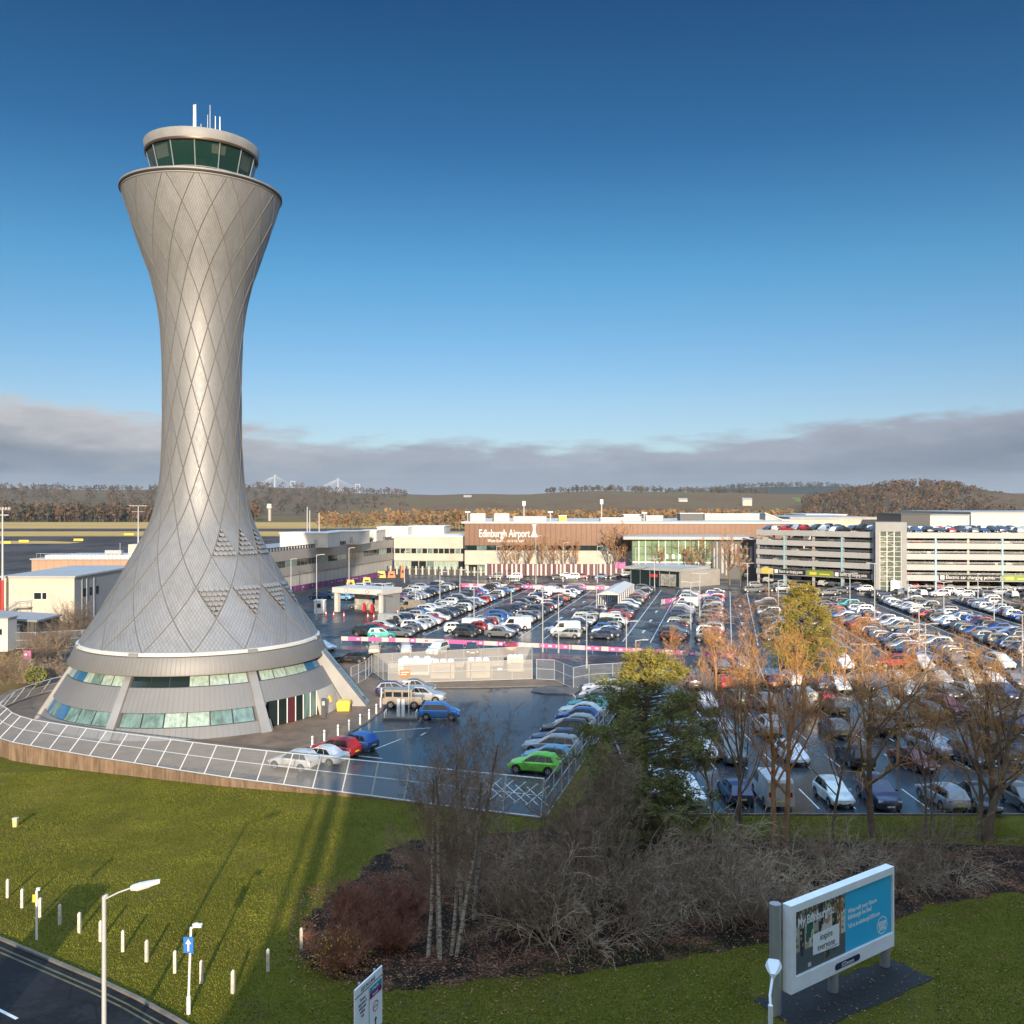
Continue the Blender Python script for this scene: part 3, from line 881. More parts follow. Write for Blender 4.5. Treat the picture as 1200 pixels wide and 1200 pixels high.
    q = MB(); q.hexa([p + Vector(v) for v in ((-.72, -.5, .75), (.72, -.5, .75), (.72, .5, .75), (-.72, .5, .75), (-.55, -.25, 1.0), (.55, -.25, 1.0), (.6, .45, 1.05), (-.6, .45, 1.05))]); q.build('lid', M['yellow'], b)
    p = tp(47, 15.3, 0)
    b = thing('intercom_pillar', p, 'slim dark intercom pillar in front of the tower entrance doors', 'intercom')
    q = MB(); q.prism([(p.x - .22, p.y - .15), (p.x + .22, p.y - .15), (p.x + .22, p.y + .15), (p.x - .22, p.y + .15)], 0, 1.9); q.build('pillar', M['dark'], b)
    q = MB(); q.box(p + Vector((0, -.16, 1.45)), (.28, .03, .4)); q.build('panel', M['galv'], b)
    p = G(377, 820)
    b = thing('equipment_cabinet', p, 'small white cabinet standing at the outer foot of the tower pylon', 'cabinet')
    q = MB(); q.box(p + Vector((0, 0, .5)), (.9, .5, 1.0)); q.build('cabinet_body', M['white'], b)
    q = MB(); q.box(p + Vector((0, -.01, 1.03)), (1.0, .62, .07)); q.build('lid', M['galv'], b)


build_tower()


# ------------------------------------------------------------------ retaining wall and fences
def build_wall_fence():
    mb = MB()
    pts = [p for p in wall_path]
    L = len(pts)
    for i in range(L - 1):
        a, b = pts[i], pts[i + 1]
        def nrm(i):
            t = (pts[min(i + 1, L - 1)] - pts[max(i - 1, 0)]).normalized(); return Vector((t.y, -t.x, 0))
        na, nb = nrm(i), nrm(i + 1)
        za, zb = lawn_z(a.x, a.y) - .4, lawn_z(b.x, b.y) - .4
        if a.y > 88: za = zb = -.5
        ha = .10
        mb.hexa([(a + na * .12) + Vector((0, 0, za)), (b + nb * .12) + Vector((0, 0, zb)), b - nb * .22 + Vector((0, 0, zb)), a - na * .22 + Vector((0, 0, za)),
                 a + na * .12 + Vector((0, 0, ha)), b + nb * .12 + Vector((0, 0, ha)), b - nb * .22 + Vector((0, 0, ha)), a - na * .22 + Vector((0, 0, ha))])
    w = mb.build('retaining_wall', M['wallbrick'])
    tag(w, 'low weathered brown retaining wall curving between the lawn and the tower forecourt', 'wall')
    # leaning mesh fence on the wall
    F = thing('mesh_fence', pts[20], 'pale leaning steel mesh fence on the brown retaining wall around the tower forecourt', 'fence')
    # resample path every 2.4 m
    seg = [pts[0]]; acc = 0.0
    dense = []
    for a, b in zip(pts, pts[1:]):
        k = 20
        dense += [a.lerp(b, i / k) for i in range(k)]
    dense.append(pts[-1])
    acc = 0; res = [dense[0]]
    for a, b in zip(dense, dense[1:]):
        acc += (b - a).length
        if acc >= 2.35: res.append(b); acc = 0
    if (res[-1] - pts[-1]).length > 1.0: res.append(pts[-1])
    else: res[-1] = pts[-1]
    n = len(res)
    base, topp = [], []
    for i, p in enumerate(res):
        t = (res[min(i + 1, n - 1)] - res[max(i - 1, 0)]).normalized(); inw = Vector((-t.y, t.x, 0))
        s = clamp((p.x + 36) / 38.0)
        lean = 1.75 - 1.1 * s; hh = 1.75 + .75 * s
        if p.y > 86: lean = 1.3
        base.append(p + Vector((0, 0, .14))); topp.append(p + inw * lean + Vector((0, 0, hh)))
    for i in range(n):
        q = MB(); q.tube([base[i], topp[i]], .05, 4); q.build('fence_post', M['pole'], F)
    for lst in ((base, .045), (topp, .05), ([base[i].lerp(topp[i], .55) for i in range(n)], .03)):
        q = MB(); q.tube([p for p in lst[0]], lst[1], 4); q.build('fence_rail', M['pole'], F)
    for i in range(n - 1):
        q = MB(); q.poly([base[i], base[i + 1], topp[i + 1], topp[i]]); q.build('mesh_panel', M['mesh'], F)
    # upright run down the right side of the yard
    F2 = thing('mesh_fence', corner, 'upright steel mesh fence along the right side of the yard behind the parked cars', 'fence')
    fence_run(F2, [corner + Vector((.3, .3, 0)), fence_end], 2.4, 2.6, 'mesh')


def fence_run(parent, pts, h, sp, mname='mesh', z0=0.05):
    res = []
    for a, b in zip(pts, pts[1:]):
        k = max(1, int(round((b - a).length / sp)))
        res += [a.lerp(b, i / k) for i in range(k)]
    res.append(pts[-1])
    for p in res:
        q = MB(); q.tube([p, p + Vector((0, 0, h))], .045, 4); q.build('fence_post', M['pole'], parent)
    for z in (z0, h * .52, h - .03):
        q = MB(); q.tube([p + Vector((0, 0, z)) for p in res], .03, 4); q.build('fence_rail', M['pole'], parent)
    for a, b in zip(res, res[1:]):
        q = MB(); q.poly([a + Vector((0, 0, z0)), b + Vector((0, 0, z0)), b + Vector((0, 0, h)), a + Vector((0, 0, h))]); q.build('mesh_panel', M[mname], parent)


build_wall_fence()


def build_enclosure():
    FL, FR, BR, BL = Vector((-14.3, 107.8, 0)), Vector((2.4, 110.4, 0)), Vector((2.6, 120.9, 0)), Vector((-17.0, 114.6, 0))
    E = thing('mesh_enclosure', FL, 'pale sunlit mesh compound with gates behind the wet courtyard', 'enclosure')
    fence_run(E, [BL, FL, FR, BR, BL], 2.3, 2.3, 'mesh2')
    q = MB(); q.box(FL.lerp(FR, .77) + Vector((0, -.06, 1.3)), (.5, .05, .22)); q.build('gate_lock', M['white'], E)
    F = thing('mesh_fence', Vector((2.6, 110.3, 0)), 'green-grey mesh gate fence from the compound to the yard corner', 'fence')
    fence_run(F, [Vector((2.9, 110.3, 0)), Vector((5.0, 109.8, 0)), Vector((6.9, 104.8, 0)), Vector((8.8, 106.6, 0)), Vector((14.4, 108.4, 0))], 2.4, 2.4, 'mesh')
    F = thing('mesh_fence', Vector((-17.2, 114.6, 0)), 'short dark mesh fence between the tower pylon and the compound', 'fence')
    fence_run(F, [Vector((-18.3, 106.0, 0)), Vector((-17.3, 110.3, 0)), Vector((-17.2, 114.4, 0))], 2.2, 2.2, 'mesh')
    # plant inside the compound
    for (x, y, dx, dy, h, lab) in ((-11.6, 113.2, 4.2, 1.4, 1.9, 'long low white plant cabinet inside the mesh compound at its left end'), (-8.2, 111.2, 2.8, 1.6, 1.9, 'cream plant unit with rounded fans just inside the compound fence, nearer the left'), (-4.0, 111.6, 2.8, 1.6, 2.0, 'cream plant unit with rounded fans in the middle of the mesh compound'), (.4, 115.5, 2.0, 1.2, 1.7, 'small white plant unit at the back right inside the mesh compound')):
        b = thing('plant_unit', (x, y, 0), lab, 'plant unit', 'plant units inside the compound')
        q = MB(); q.box((x, y, h / 2 + .06), (dx, dy, h)); q.build('casing', M['cream'] if dx < 4 else M['white'], b)
        for k in range(3):
            q = MB(); q.lathe([(.40, h + .06), (.38, h + .3), (.26, h + .36), (.02, h + .30)], 12, (x - dx * .32 + k * dx * .32, y)); q.build('fan', M['white'], b)
        q = MB(); q.box((x, y - dy / 2 - .012, h * .5), (dx * .7, .02, h * .5)); q.build('louvre', M['lightgrey'], b)
    b = thing('warning_sign', FL.lerp(FR, .12) + Vector((0, -.1, 0)), 'orange warning notice fixed to the front of the mesh compound at its left end', 'sign')
    fr = frame(FL, FR); q = MB(); q.fbox(fr, 1.3, 2.5, .7, 1.5, .06, .1); q.build('board', M['orange'], b)
    q = MB(); q.fbox(fr, 1.45, 2.35, 1.2, 1.3, .1, .108); q.fbox(fr, 1.45, 2.1, .95, 1.05, .1, .108); q.build('print', M['white'], b)
    # bollards on the pavement edge
    spots = [(366, 876), (380, 868.5), (396, 862), (409, 856), (422, 849), (432.5, 843), (441, 836.6), (446, 829), (447, 817)]
    od = ['nearest the fence', 'second from the fence', 'third from the fence', 'fourth from the fence', 'fifth from the fence', 'sixth from the fence', 'seventh from the fence', 'eighth from the fence', 'farthest from the fence']
    proto = None
    for (x, y), w in zip(spots, od):
        p = G(x, y)
        b = thing('bollard', p, 'white bollard on the pavement kerb beside the tower entrance, ' + w, 'bollard', 'white bollards along the tower pavement')
        if proto is None:
            q = MB(); q.lathe([(.09, 0), (.09, .92), (.06, .99), (.005, 1.0)], 12); m1 = q.mesh('post', M['white'], 40)
            q = MB(); q.lathe([(.094, .72), (.094, .82)], 12); m2 = q.mesh('band', M['lightgrey'])
            proto = (m1, m2)
        link('post', proto[0], b); link('band', proto[1], b)
    # charging post island
    p = G(470, 842)
    b = thing('charging_post', p, 'white twin electric charging post on a kerbed base in the courtyard', 'charging post')
    q = MB(); q.box(p + Vector((0, 0, .10)), (3.4, 1.5, .2)); q.build('base', M['kerb'], b)
    for dx in (-.25, .2):
        q = MB(); q.lathe([(.17, .2), (.17, 1.75), (.1, 1.9), (.01, 1.92)], 12, (p.x + dx, p.y)); q.build('charger', M['white'], b, 40)
    q = MB(); q.tube([p + Vector((.75, 0, .2)), p + Vector((.75, 0, 3.6))], .06, 8); q.build('pole', M['pole'], b)
    q = MB(); q.box(p + Vector((.55, 0, 3.6)), (.75, .25, .12)); q.build('lamp_head', M['white'], b)
    for dx in (-1.5, 1.5):
        q = MB(); q.tube([p + Vector((dx, -.6, .2)), p + Vector((dx, -.6, .75)), p + Vector((dx, .6, .75)), p + Vector((dx, .6, .2))], .05, 6); q.build('guard_rail', M['white'], b)


build_enclosure()
# ------------------------------------------------------------------ cars
# kind: length, width, height, belt height, bonnet height, x of: rear-glass foot, roof rear, roof front, windscreen foot (fractions of length, rear -.5 .. front .5)
KINDS = {
    'hatchback': (4.05, 1.76, 1.47, .93, .80, -.475, -.36, .02, .235),
    'saloon': (4.55, 1.80, 1.44, .93, .82, -.36, -.20, .04, .225),
    'estate': (4.60, 1.80, 1.48, .94, .83, -.485, -.40, .02, .215),
    'suv': (4.45, 1.86, 1.68, 1.08, .97, -.475, -.385, .03, .235),
    'city car': (3.95, 1.76, 1.57, .96, .86, -.47, -.37, .12, .33),
}


def car_body(kind):
    L, W, Hh, belt, bon, xr0, xr1, xf1, xf0 = KINDS[kind]
    hw = W / 2
    boot = belt if kind != 'saloon' else belt + .02
    S = [(-.5, belt - .28, .70, .40), (-.488, belt - .05, .86, .30), (-.45, boot, .955, .25), (-.36, boot, .985, .22), (-.12, belt - .005, 1, .21), (.10, belt - .01, 1, .21), (xf0, belt - .02, .99, .21),
         (xf0 + (.47 - xf0) * .55, bon, .965, .22), (.452, bon - .09, .90, .24), (.483, bon - .17, .80, .27), (.5, bon - .30, .66, .34)]
    mb = MB(); n = 11
    for x, zt, w, zb in S:
        w *= hw
        zm = zb + (zt - zb) * .55
        ring = [(w * .80, zb), (w * .98, zb + .10), (w, zm), (w * .975, zt - .06), (w * .90, zt)]
        pts = ring + [(0, zt + .025)] + [(-y, z) for y, z in reversed(ring)]
        for y, z in pts: mb.vert((x * L, y, z))
    for j in range(len(S) - 1):
        for k in range(n - 1):
            mb.f.append((j * n + k, (j + 1) * n + k, (j + 1) * n + k + 1, j * n + k + 1)); mb.m.append(0)
        mb.f.append((j * n + n - 1, (j + 1) * n + n - 1, (j + 1) * n, j * n)); mb.m.append(1)
    mb.f.append(tuple(range(n))); mb.m.append(0)
    e = (len(S) - 1) * n
    mb.f.append(tuple(reversed(range(e, e + n)))); mb.m.append(0)
    # cabin
    bw, tw = hw * .90, hw * .70
    O = [(xr0, belt - .02, bw * .93), (xr1, Hh - .06, tw * .95), ((xr1 + xf1) / 2, Hh, tw), (xf1, Hh - .05, tw * .97), (xf0, belt - .03, bw * .95)]
    Lf = [Vector((x * L, y, z)) for x, z, y in O]; Rt = [Vector((x * L, -y, z)) for x, z, y in O]
    Cn = [Vector((x * L, 0, z + (.035 if 0 < i < 4 else .01))) for i, (x, z, y) in enumerate(O)]
    for a in range(4):
        mb.poly([Lf[a], Cn[a], Cn[a + 1], Lf[a + 1]]); mb.poly([Cn[a], Rt[a], Rt[a + 1], Cn[a + 1]])
    mb.poly(Lf); mb.poly(list(reversed(Rt)))
    # wheel arches and sill trim
    wr = .325 if kind != 'suv' else .36
    wx = (-.30 * L, .315 * L)
    for x in wx:
        for s in (1, -1):
            P = [(x + (wr + .07) * math.cos(a), s * (hw * .985), wr + (wr + .07) * math.sin(a)) for a in [math.pi * i / 10 for i in range(11)]]
            P += [(x - wr - .07, s * hw * .985, .2), (x + wr + .07, s * hw * .985, .2)]
            Q = [(p[0], s * (hw * 1.004), p[2]) for p in P]
            mb.poly(Q if s < 0 else list(reversed(Q)), 1)
    # grille, lower bumpers, mirrors
    mb.box((.4985 * L, 0, .36), (.03, W * .50, .14), 0, 1); mb.box((.488 * L, 0, bon - .235), (.03, W * .42, .08), 0, 1)
    mb.box((-.497 * L, 0, .40), (.03, W * .56, .12), 0, 1)
    for s in (1, -1): mb.box((xf0 * L - .28, s * (hw + .06), belt + .04), (.14, .16, .11), 0, 0)
    # glazing
    g = MB()
    def inset(q, k, off):
        c = sum(q, Vector()) / len(q); q = [c + (p - c) * k for p in q]
        nrm = (q[1] - q[0]).cross(q[2] - q[0]).normalized()
        return [p + nrm * off for p in q]
    g.poly(inset([Lf[4], Lf[3], Rt[3], Rt[4]][::-1], .90, .014)); g.poly(inset([Rt[0], Rt[1], Lf[1], Lf[0]][::-1], .86, .014))
    for A, s in ((Lf, 1), (Rt, -1)):
        def P(u, v):
            b = A[0].lerp(A[4], u)
            if u < .5: t = A[1].lerp(A[2], u * 2)
            else: t = A[2].lerp(A[3], u * 2 - 1)
            return b.lerp(t, v)
        for u0, u1, k in ((.10, .315, 0), (.335, .60, 0), (.625, .95, 0)):
            q = [P(u0, .10), P(u1, .10), P(min(u1, .93), .84), P(u0 + .0, .84)]
            if s < 0: q = q[::-1]
            nrm = (q[1] - q[0]).cross(q[2] - q[0]).normalized()
            if nrm.y * s < 0: q = q[::-1]; nrm = -nrm
            g.poly([p + nrm * .022 for p in q])
    return mb, g, wr, wx, L, W, bon, belt


def van_body():
    L, W, Hh = 4.9, 1.92, 1.97; hw = W / 2
    mb = MB()
    out = [(-.5, .35), (-.5, 1.80), (-.485, Hh), (.18, Hh), (.22, Hh - .06), (.36, 1.15), (.46, .98), (.5, .78), (.5, .30), (-.49, .28)]
    for s in (1, -1):
        P = [Vector((x * L, s * hw * (1 - .10 * max(0, z - 1.0)), z)) for x, z in out]
        mb.poly(P if s < 0 else P[::-1])
    for a, b in zip(out, out[1:] + out[:1]):
        ya, yb = hw * (1 - .10 * max(0, a[1] - 1)), hw * (1 - .10 * max(0, b[1] - 1))
        mb.poly([(a[0] * L, ya, a[1]), (b[0] * L, yb, b[1]), (b[0] * L, -yb, b[1]), (a[0] * L, -ya, a[1])])
    wr = .33; wx = (-.30 * L, .33 * L)
    for x in wx:
        for s in (1, -1):
            P = [(x + (wr + .06) * math.cos(a), s * hw * 1.004, wr + (wr + .06) * math.sin(a)) for a in [math.pi * i / 10 for i in range(11)]]
            mb.poly(P if s < 0 else P[::-1], 1)
    mb.box((.497 * L, 0, .42), (.05, W * .7, .18), 0, 1)
    g = MB()
    g.poly([(.232 * L, .74, 1.84), (.232 * L, -.74, 1.84), (.352 * L, -.84, 1.22), (.352 * L, .84, 1.22)][::-1])
    g.v = [(x + .012, y, z + .008) for x, y, z in g.v]
    for s in (1, -1):
        q = [(.05 * L, 1.15), (.30 * L, 1.15), (.20 * L, 1.78), (.05 * L, 1.78)]
        P = [(x, s * (hw * (1 - .10 * max(0, z - 1.0)) + .008), z) for x, z in q]
        g.poly(P if s < 0 else P[::-1])
    return mb, g, wr, wx, L, W, 1.0, 1.2


def jeep_body():
    L, W, Hh = 4.1, 1.76, 1.98; hw = W / 2
    mb = MB()
    mb.box((0, 0, .80), (L, W, .62)); mb.box((-.10 * L, 0, 1.50), (L * .70, W * .92, .80)); mb.box((-.10 * L, 0, 1.93), (L * .72, W * .94, .10))
    mb.box((.34 * L, 0, 1.15), (L * .28, W * .72, .14)); mb.box((-.53 * L, .2, 1.0), (.22, .68, .68), 0, 1)
    mb.box((.51 * L, 0, .55), (.12, W, .16), 0, 1)
    wr = .39; wx = (-.29 * L, .31 * L)
    for x in wx:
        for s in (1, -1):
            P = [(x + (wr + .07) * math.cos(a), s * hw * 1.006, wr + (wr + .07) * math.sin(a)) for a in [math.pi * i / 10 for i in range(11)]]
            mb.poly(P if s < 0 else P[::-1], 1)
    g = MB()
    for s in (1, -1):
        for u0, u1 in ((-.43, -.26), (-.22, -.02), (.02, .21)):
            P = [(u0 * L, s * (hw * .92 + .008), 1.25), (u1 * L, s * (hw * .92 + .008), 1.25), (u1 * L, s * (hw * .92 + .008), 1.75), (u0 * L, s * (hw * .92 + .008), 1.75)]
            g.poly(P if s < 0 else P[::-1])
    g.poly([(.252 * L, -.72, 1.28), (.252 * L, .72, 1.28), (.252 * L, .72, 1.78), (.252 * L, -.72, 1.78)])
    g.poly([(-.452 * L, .72, 1.28), (-.452 * L, -.72, 1.28), (-.452 * L, -.72, 1.75), (-.452 * L, .72, 1.75)])
    return mb, g, wr, wx, L, W, 1.05, 1.1


def car_sets():
    out = {}
    for kind in list(KINDS) + ['van', 'off-roader']:
        b, g, wr, wx, L, W, bon, belt = van_body() if kind == 'van' else jeep_body() if kind == 'off-roader' else car_body(kind)
        hw = W / 2
        wh = MB(); rm = MB()
        def wheel(mb, x, y, s, m0, m1):
            prof = [(wr * .55, -.10), (wr, -.10), (wr, .085), (wr * .93, .105), (wr * .62, .105)]
            i0 = len(mb.v); n = 16
            for r, w in prof:
                for k in range(n):
                    a = 2 * math.pi * k / n; mb.vert((x + r * math.cos(a), y + s * w, wr + r * math.sin(a)))
            for j in range(len(prof) - 1):
                for k in range(n):
                    l = (k + 1) % n; mb.f.append((i0 + j * n + k, i0 + j * n + l, i0 + (j + 1) * n + l, i0 + (j + 1) * n + k)); mb.m.append(m0)
        def rim(mb, x, y, s, m):
            for k in range(5):
                a0 = 2 * math.pi * k / 5
                P = [(x, y + s * .10, wr)] + [(x + wr * .60 * math.cos(a0 + d), y + s * .112, wr + wr * .60 * math.sin(a0 + d)) for d in (-.38, 0, .38)]
                mb.poly(P if s < 0 else P[::-1], m)
            P = [(x + wr * .62 * math.cos(2 * math.pi * k / 12), y + s * .07, wr + wr * .62 * math.sin(2 * math.pi * k / 12)) for k in range(12)]
            mb.poly(P if s > 0 else P[::-1], m + 1)
        wheels, rims = [], []
        for x in wx:
            for s in (1, -1):
                q = MB(); wheel(q, 0, 0, s, 0, 0); r_ = MB(); rim(r_, 0, 0, s, 0)
                wheels.append((q.mesh('wheel', [M['tyre']], 40), (x, s * (hw - .095), 0)))
                rims.append(r_.mesh('rim', [M['rim'], M['trim']]))
        def two(z, x, dx, w, h, m):
            r = []
            for s in (1, -1):
                q = MB(); q.box((0, 0, 0), (dx, w, h)); r.append((q.mesh('lamp', m), (x, s * (hw * .70), z)))
            return r
        heads = two(bon - .22, .478 * L if kind not in ('van', 'off-roader') else .497 * L, .10, .30, .13, M['headlight'])
        tails = two(belt - .14, -.484 * L if kind not in ('van', 'off-roader') else -.499 * L, .06, .26, .17 if kind != 'van' else .3, M['taillight'])
        pf = MB(); pf.box((.512 * L, 0, .46), (.012, .50, .11)); pr = MB(); pr.box((-.508 * L, 0, .60), (.012, .50, .11))
        one = MB()
        def add(mb, off, mm):
            i0 = len(one.v); one.v.extend([(x + off[0], y + off[1], z + off[2]) for x, y, z in mb.v])
            one.f.extend([tuple(i + i0 for i in f) for f in mb.f]); one.m.extend([mm(k) for k in mb.m])
        add(b, (0, 0, 0), lambda k: 0 if k == 0 else 2); add(g, (0, 0, 0), lambda k: 1)
        for x in wx:
            for s in (1, -1):
                q = MB(); n = 10
                P = [(x + wr * math.cos(2 * math.pi * k / n), s * (hw + .012), wr + wr * math.sin(2 * math.pi * k / n)) for k in range(n)]
                q.poly(P if s < 0 else P[::-1])
                P = [(x + wr * .6 * math.cos(2 * math.pi * k / 8), s * (hw + .02), wr + wr * .6 * math.sin(2 * math.pi * k / 8)) for k in range(8)]
                add(q, (0, 0, 0), lambda k: 2); q = MB(); q.poly(P if s < 0 else P[::-1]); add(q, (0, 0, 0), lambda k: 3)
                q = MB(); q.box((.48 * L, s * hw * .70, bon - .22), (.10, .30, .13)); add(q, (0, 0, 0), lambda k: 3)
                q = MB(); q.box((-.485 * L, s * hw * .72, belt - .14), (.06, .26, .17)); add(q, (0, 0, 0), lambda k: 4)
        out[kind] = dict(body=b.mesh('body', [M['paint'], M['trim']], 38), glass=g.mesh('glazing', M['carglass']), wheels=wheels, rims=rims, heads=heads, tails=tails,
                         pf=pf.mesh('plate', M['plate_w']), pr=pr.mesh('plate', M['plate_y']), one=one.mesh('car', [M['paint'], M['carglass'], M['tyre'], M['rim'], M['taillight']], 38), mb=one)
    return out


CARS = car_sets()
COLOURS = {'white': (.66, .66, .65), 'silver': (.33, .34, .35), 'grey': (.13, .135, .14), 'black': (.012, .012, .014), 'dark blue': (.018, .035, .10), 'blue': (.02, .10, .34), 'red': (.34, .015, .015),
           'dark red': (.13, .012, .016), 'orange': (.62, .11, .01), 'teal': (.01, .28, .27), 'beige': (.36, .30, .22), 'light blue': (.16, .36, .50), 'lime green': (.16, .58, .03), 'bright blue': (.01, .20, .55), 'yellow': (.62, .42, .03)}
ncar = 0
crnd = random.Random(21)


def put_car(kind, p, ang, colour, label, lod, group=None, name=None):
    """ang in degrees, direction the bonnet points (0 = right, 90 = away)"""
    global ncar
    ncar += 1
    s = CARS[kind]; j = crnd.uniform(.78, 1.18); col = tuple(min(.8, v * j * crnd.uniform(.96, 1.04)) for v in COLOURS[colour]) + (1,)
    sc = (crnd.uniform(.95, 1.06), crnd.uniform(.97, 1.03), crnd.uniform(.95, 1.07))
    nm = 'parked_van' if kind == 'van' else 'parked_car'
    cat = 'van' if kind == 'van' else 'car'
    if lod == 2:
        o = link(nm, s['one'], None, (p[0], p[1], .012), R(ang)); o.color = col; o.scale = sc
        return tag(o, label, cat, group)
    r = thing(nm, (p[0], p[1], .012), label, cat, group, R(ang))
    r.scale = sc
    b = link('body', s['body'], r); b.color = col
    link('window_glass', s['glass'], r)
    for i, (me, off) in enumerate(s['wheels']):
        w = link('wheel', me, r, off); link('rim', s['rims'][i], w)
    if lod == 0:
        for me, off in s['heads']: link('headlight', me, r, off)
        for me, off in s['tails']: link('tail_light', me, r, off)
        link('number_plate', s['pf'], r); link('number_plate', s['pr'], r)
    return r


def rcol():
    return crnd.choices(['white', 'silver', 'grey', 'black', 'dark blue', 'blue', 'red', 'dark red', 'light blue', 'beige', 'teal', 'orange', 'yellow'], [20, 17, 22, 24, 9, 5, 6, 2, .6, 1, .4, .8, .5])[0]
def rkind(): return crnd.choices(['hatchback', 'saloon', 'estate', 'suv', 'van'], [45, 14, 14, 25, 2])[0]


# --- the yard
put_car('hatchback', G(345, 901), 158, 'white', 'white hatchback nearest the leaning fence in front of the tower', 0, 'cars in the tower yard')
put_car('saloon', G(377, 893.5), 156, 'white', 'white saloon between the white hatchback and the red car near the fence', 0, 'cars in the tower yard')
put_car('hatchback', G(394, 885), 152, 'red', 'red hatchback parked between the white saloon and the blue car by the tower', 0, 'cars in the tower yard')
put_car('hatchback', G(417, 877.5), 150, 'blue', 'blue hatchback at the end of the row of four by the white bollards', 0, 'cars in the tower yard')
put_car('city car', G(515, 842), -3, 'bright blue', 'bright blue small electric car standing alone beside the charging post', 0, 'cars in the tower yard')
put_car('off-roader', G(473, 829), -4, 'beige', 'boxy sand coloured off-roader with spare wheel behind the charging post', 0, 'cars in the tower yard')
put_car('suv', G(497, 822), -8, 'silver', 'silver estate style car half hidden behind the off-roader', 0, 'cars in the tower yard')
put_car('hatchback', G(463, 814), 4, 'dark blue', 'dark blue hatchback at the back left of the courtyard by the compound', 0, 'cars in the tower yard')
put_car('saloon', G(488, 811.5), 2, 'grey', 'dark grey saloon parked closest to the mesh compound', 0, 'cars in the tower yard')
rd = (fence_end - corner).normalized(); rn = Vector((-rd.y, rd.x, 0))
row = [('hatchback', 'lime green', 'lime green hatchback nearest the corner of the yard fence'), ('hatchback', 'light blue', 'pale blue hatchback next to the lime green car'), ('estate', 'silver', 'silver estate car, third along the right fence from the lime green car'),
       ('estate', 'dark blue', 'navy estate car beside the silver estate along the right fence'), ('suv', 'black', 'black tall car in the middle of the row along the right yard fence'), ('hatchback', 'silver', 'silver hatchback just beyond the black tall car by the fence'),
       ('hatchback', 'blue', 'blue hatchback two beyond the black tall car by the right fence'), ('saloon', 'white', 'white saloon between the blue and the teal car by the right fence'), ('hatchback', 'teal', 'teal hatchback in the row along the right yard fence'),
       ('hatchback', 'grey', 'grey hatchback just beyond the teal car by the fence'), ('hatchback', 'white', 'white hatchback second from the far end of the fence row'), ('suv', 'white', 'white tall car at the far end of the fence row by the kerbed island')]
for i, (k, c, lab) in enumerate(row):
    p = corner + rd * (10.4 + 2.78 * i) + rn * (2.75 + crnd.uniform(-.2, .2))
    put_car(k, p, math.degrees(math.atan2(rn.y, rn.x)) + crnd.uniform(-3, 3), c, lab, 0, 'cars along the right fence of the yard')

# --- cars facing the compound, front of the pink banner
for x, y, k, c, a, lab in ((438, 766, 'estate', 'beige', 100, 'beige estate seen from behind, leftmost of five cars below the pink banner'), (475, 766, 'hatchback', 'silver', 100, 'silver hatchback seen from behind below the pink banner'), (513, 767, 'suv', 'white', -110, 'white tall car facing the viewer below the pink banner, above the compound'),
                           (553, 766, 'hatchback', 'black', -85, 'black hatchback facing the viewer below the pink banner'), (598, 763, 'hatchback', 'red', 95, 'red hatchback at the right end of the five cars below the banner'),
                           (412, 776, 'estate', 'black', 170, 'black estate car side on behind the left end of the mesh compound'), (377, 762, 'hatchback', 'white', -30, 'white hatchback on the road just right of the tower skirt')):
    put_car(k, G(x, y), a, c, lab, 0, 'cars behind the compound')

# --- the near car park in the shade of the hotel
def ordinal(i):
    W = ['first', 'second', 'third', 'fourth', 'fifth', 'sixth', 'seventh', 'eighth', 'ninth', 'tenth', 'eleventh', 'twelfth']
    return W[i] if i < 12 else f'{i + 1}' + ({1: 'st', 2: 'nd', 3: 'rd'}.get((i + 1) % 10, 'th') if i + 1 not in (11, 12, 13) else 'th')


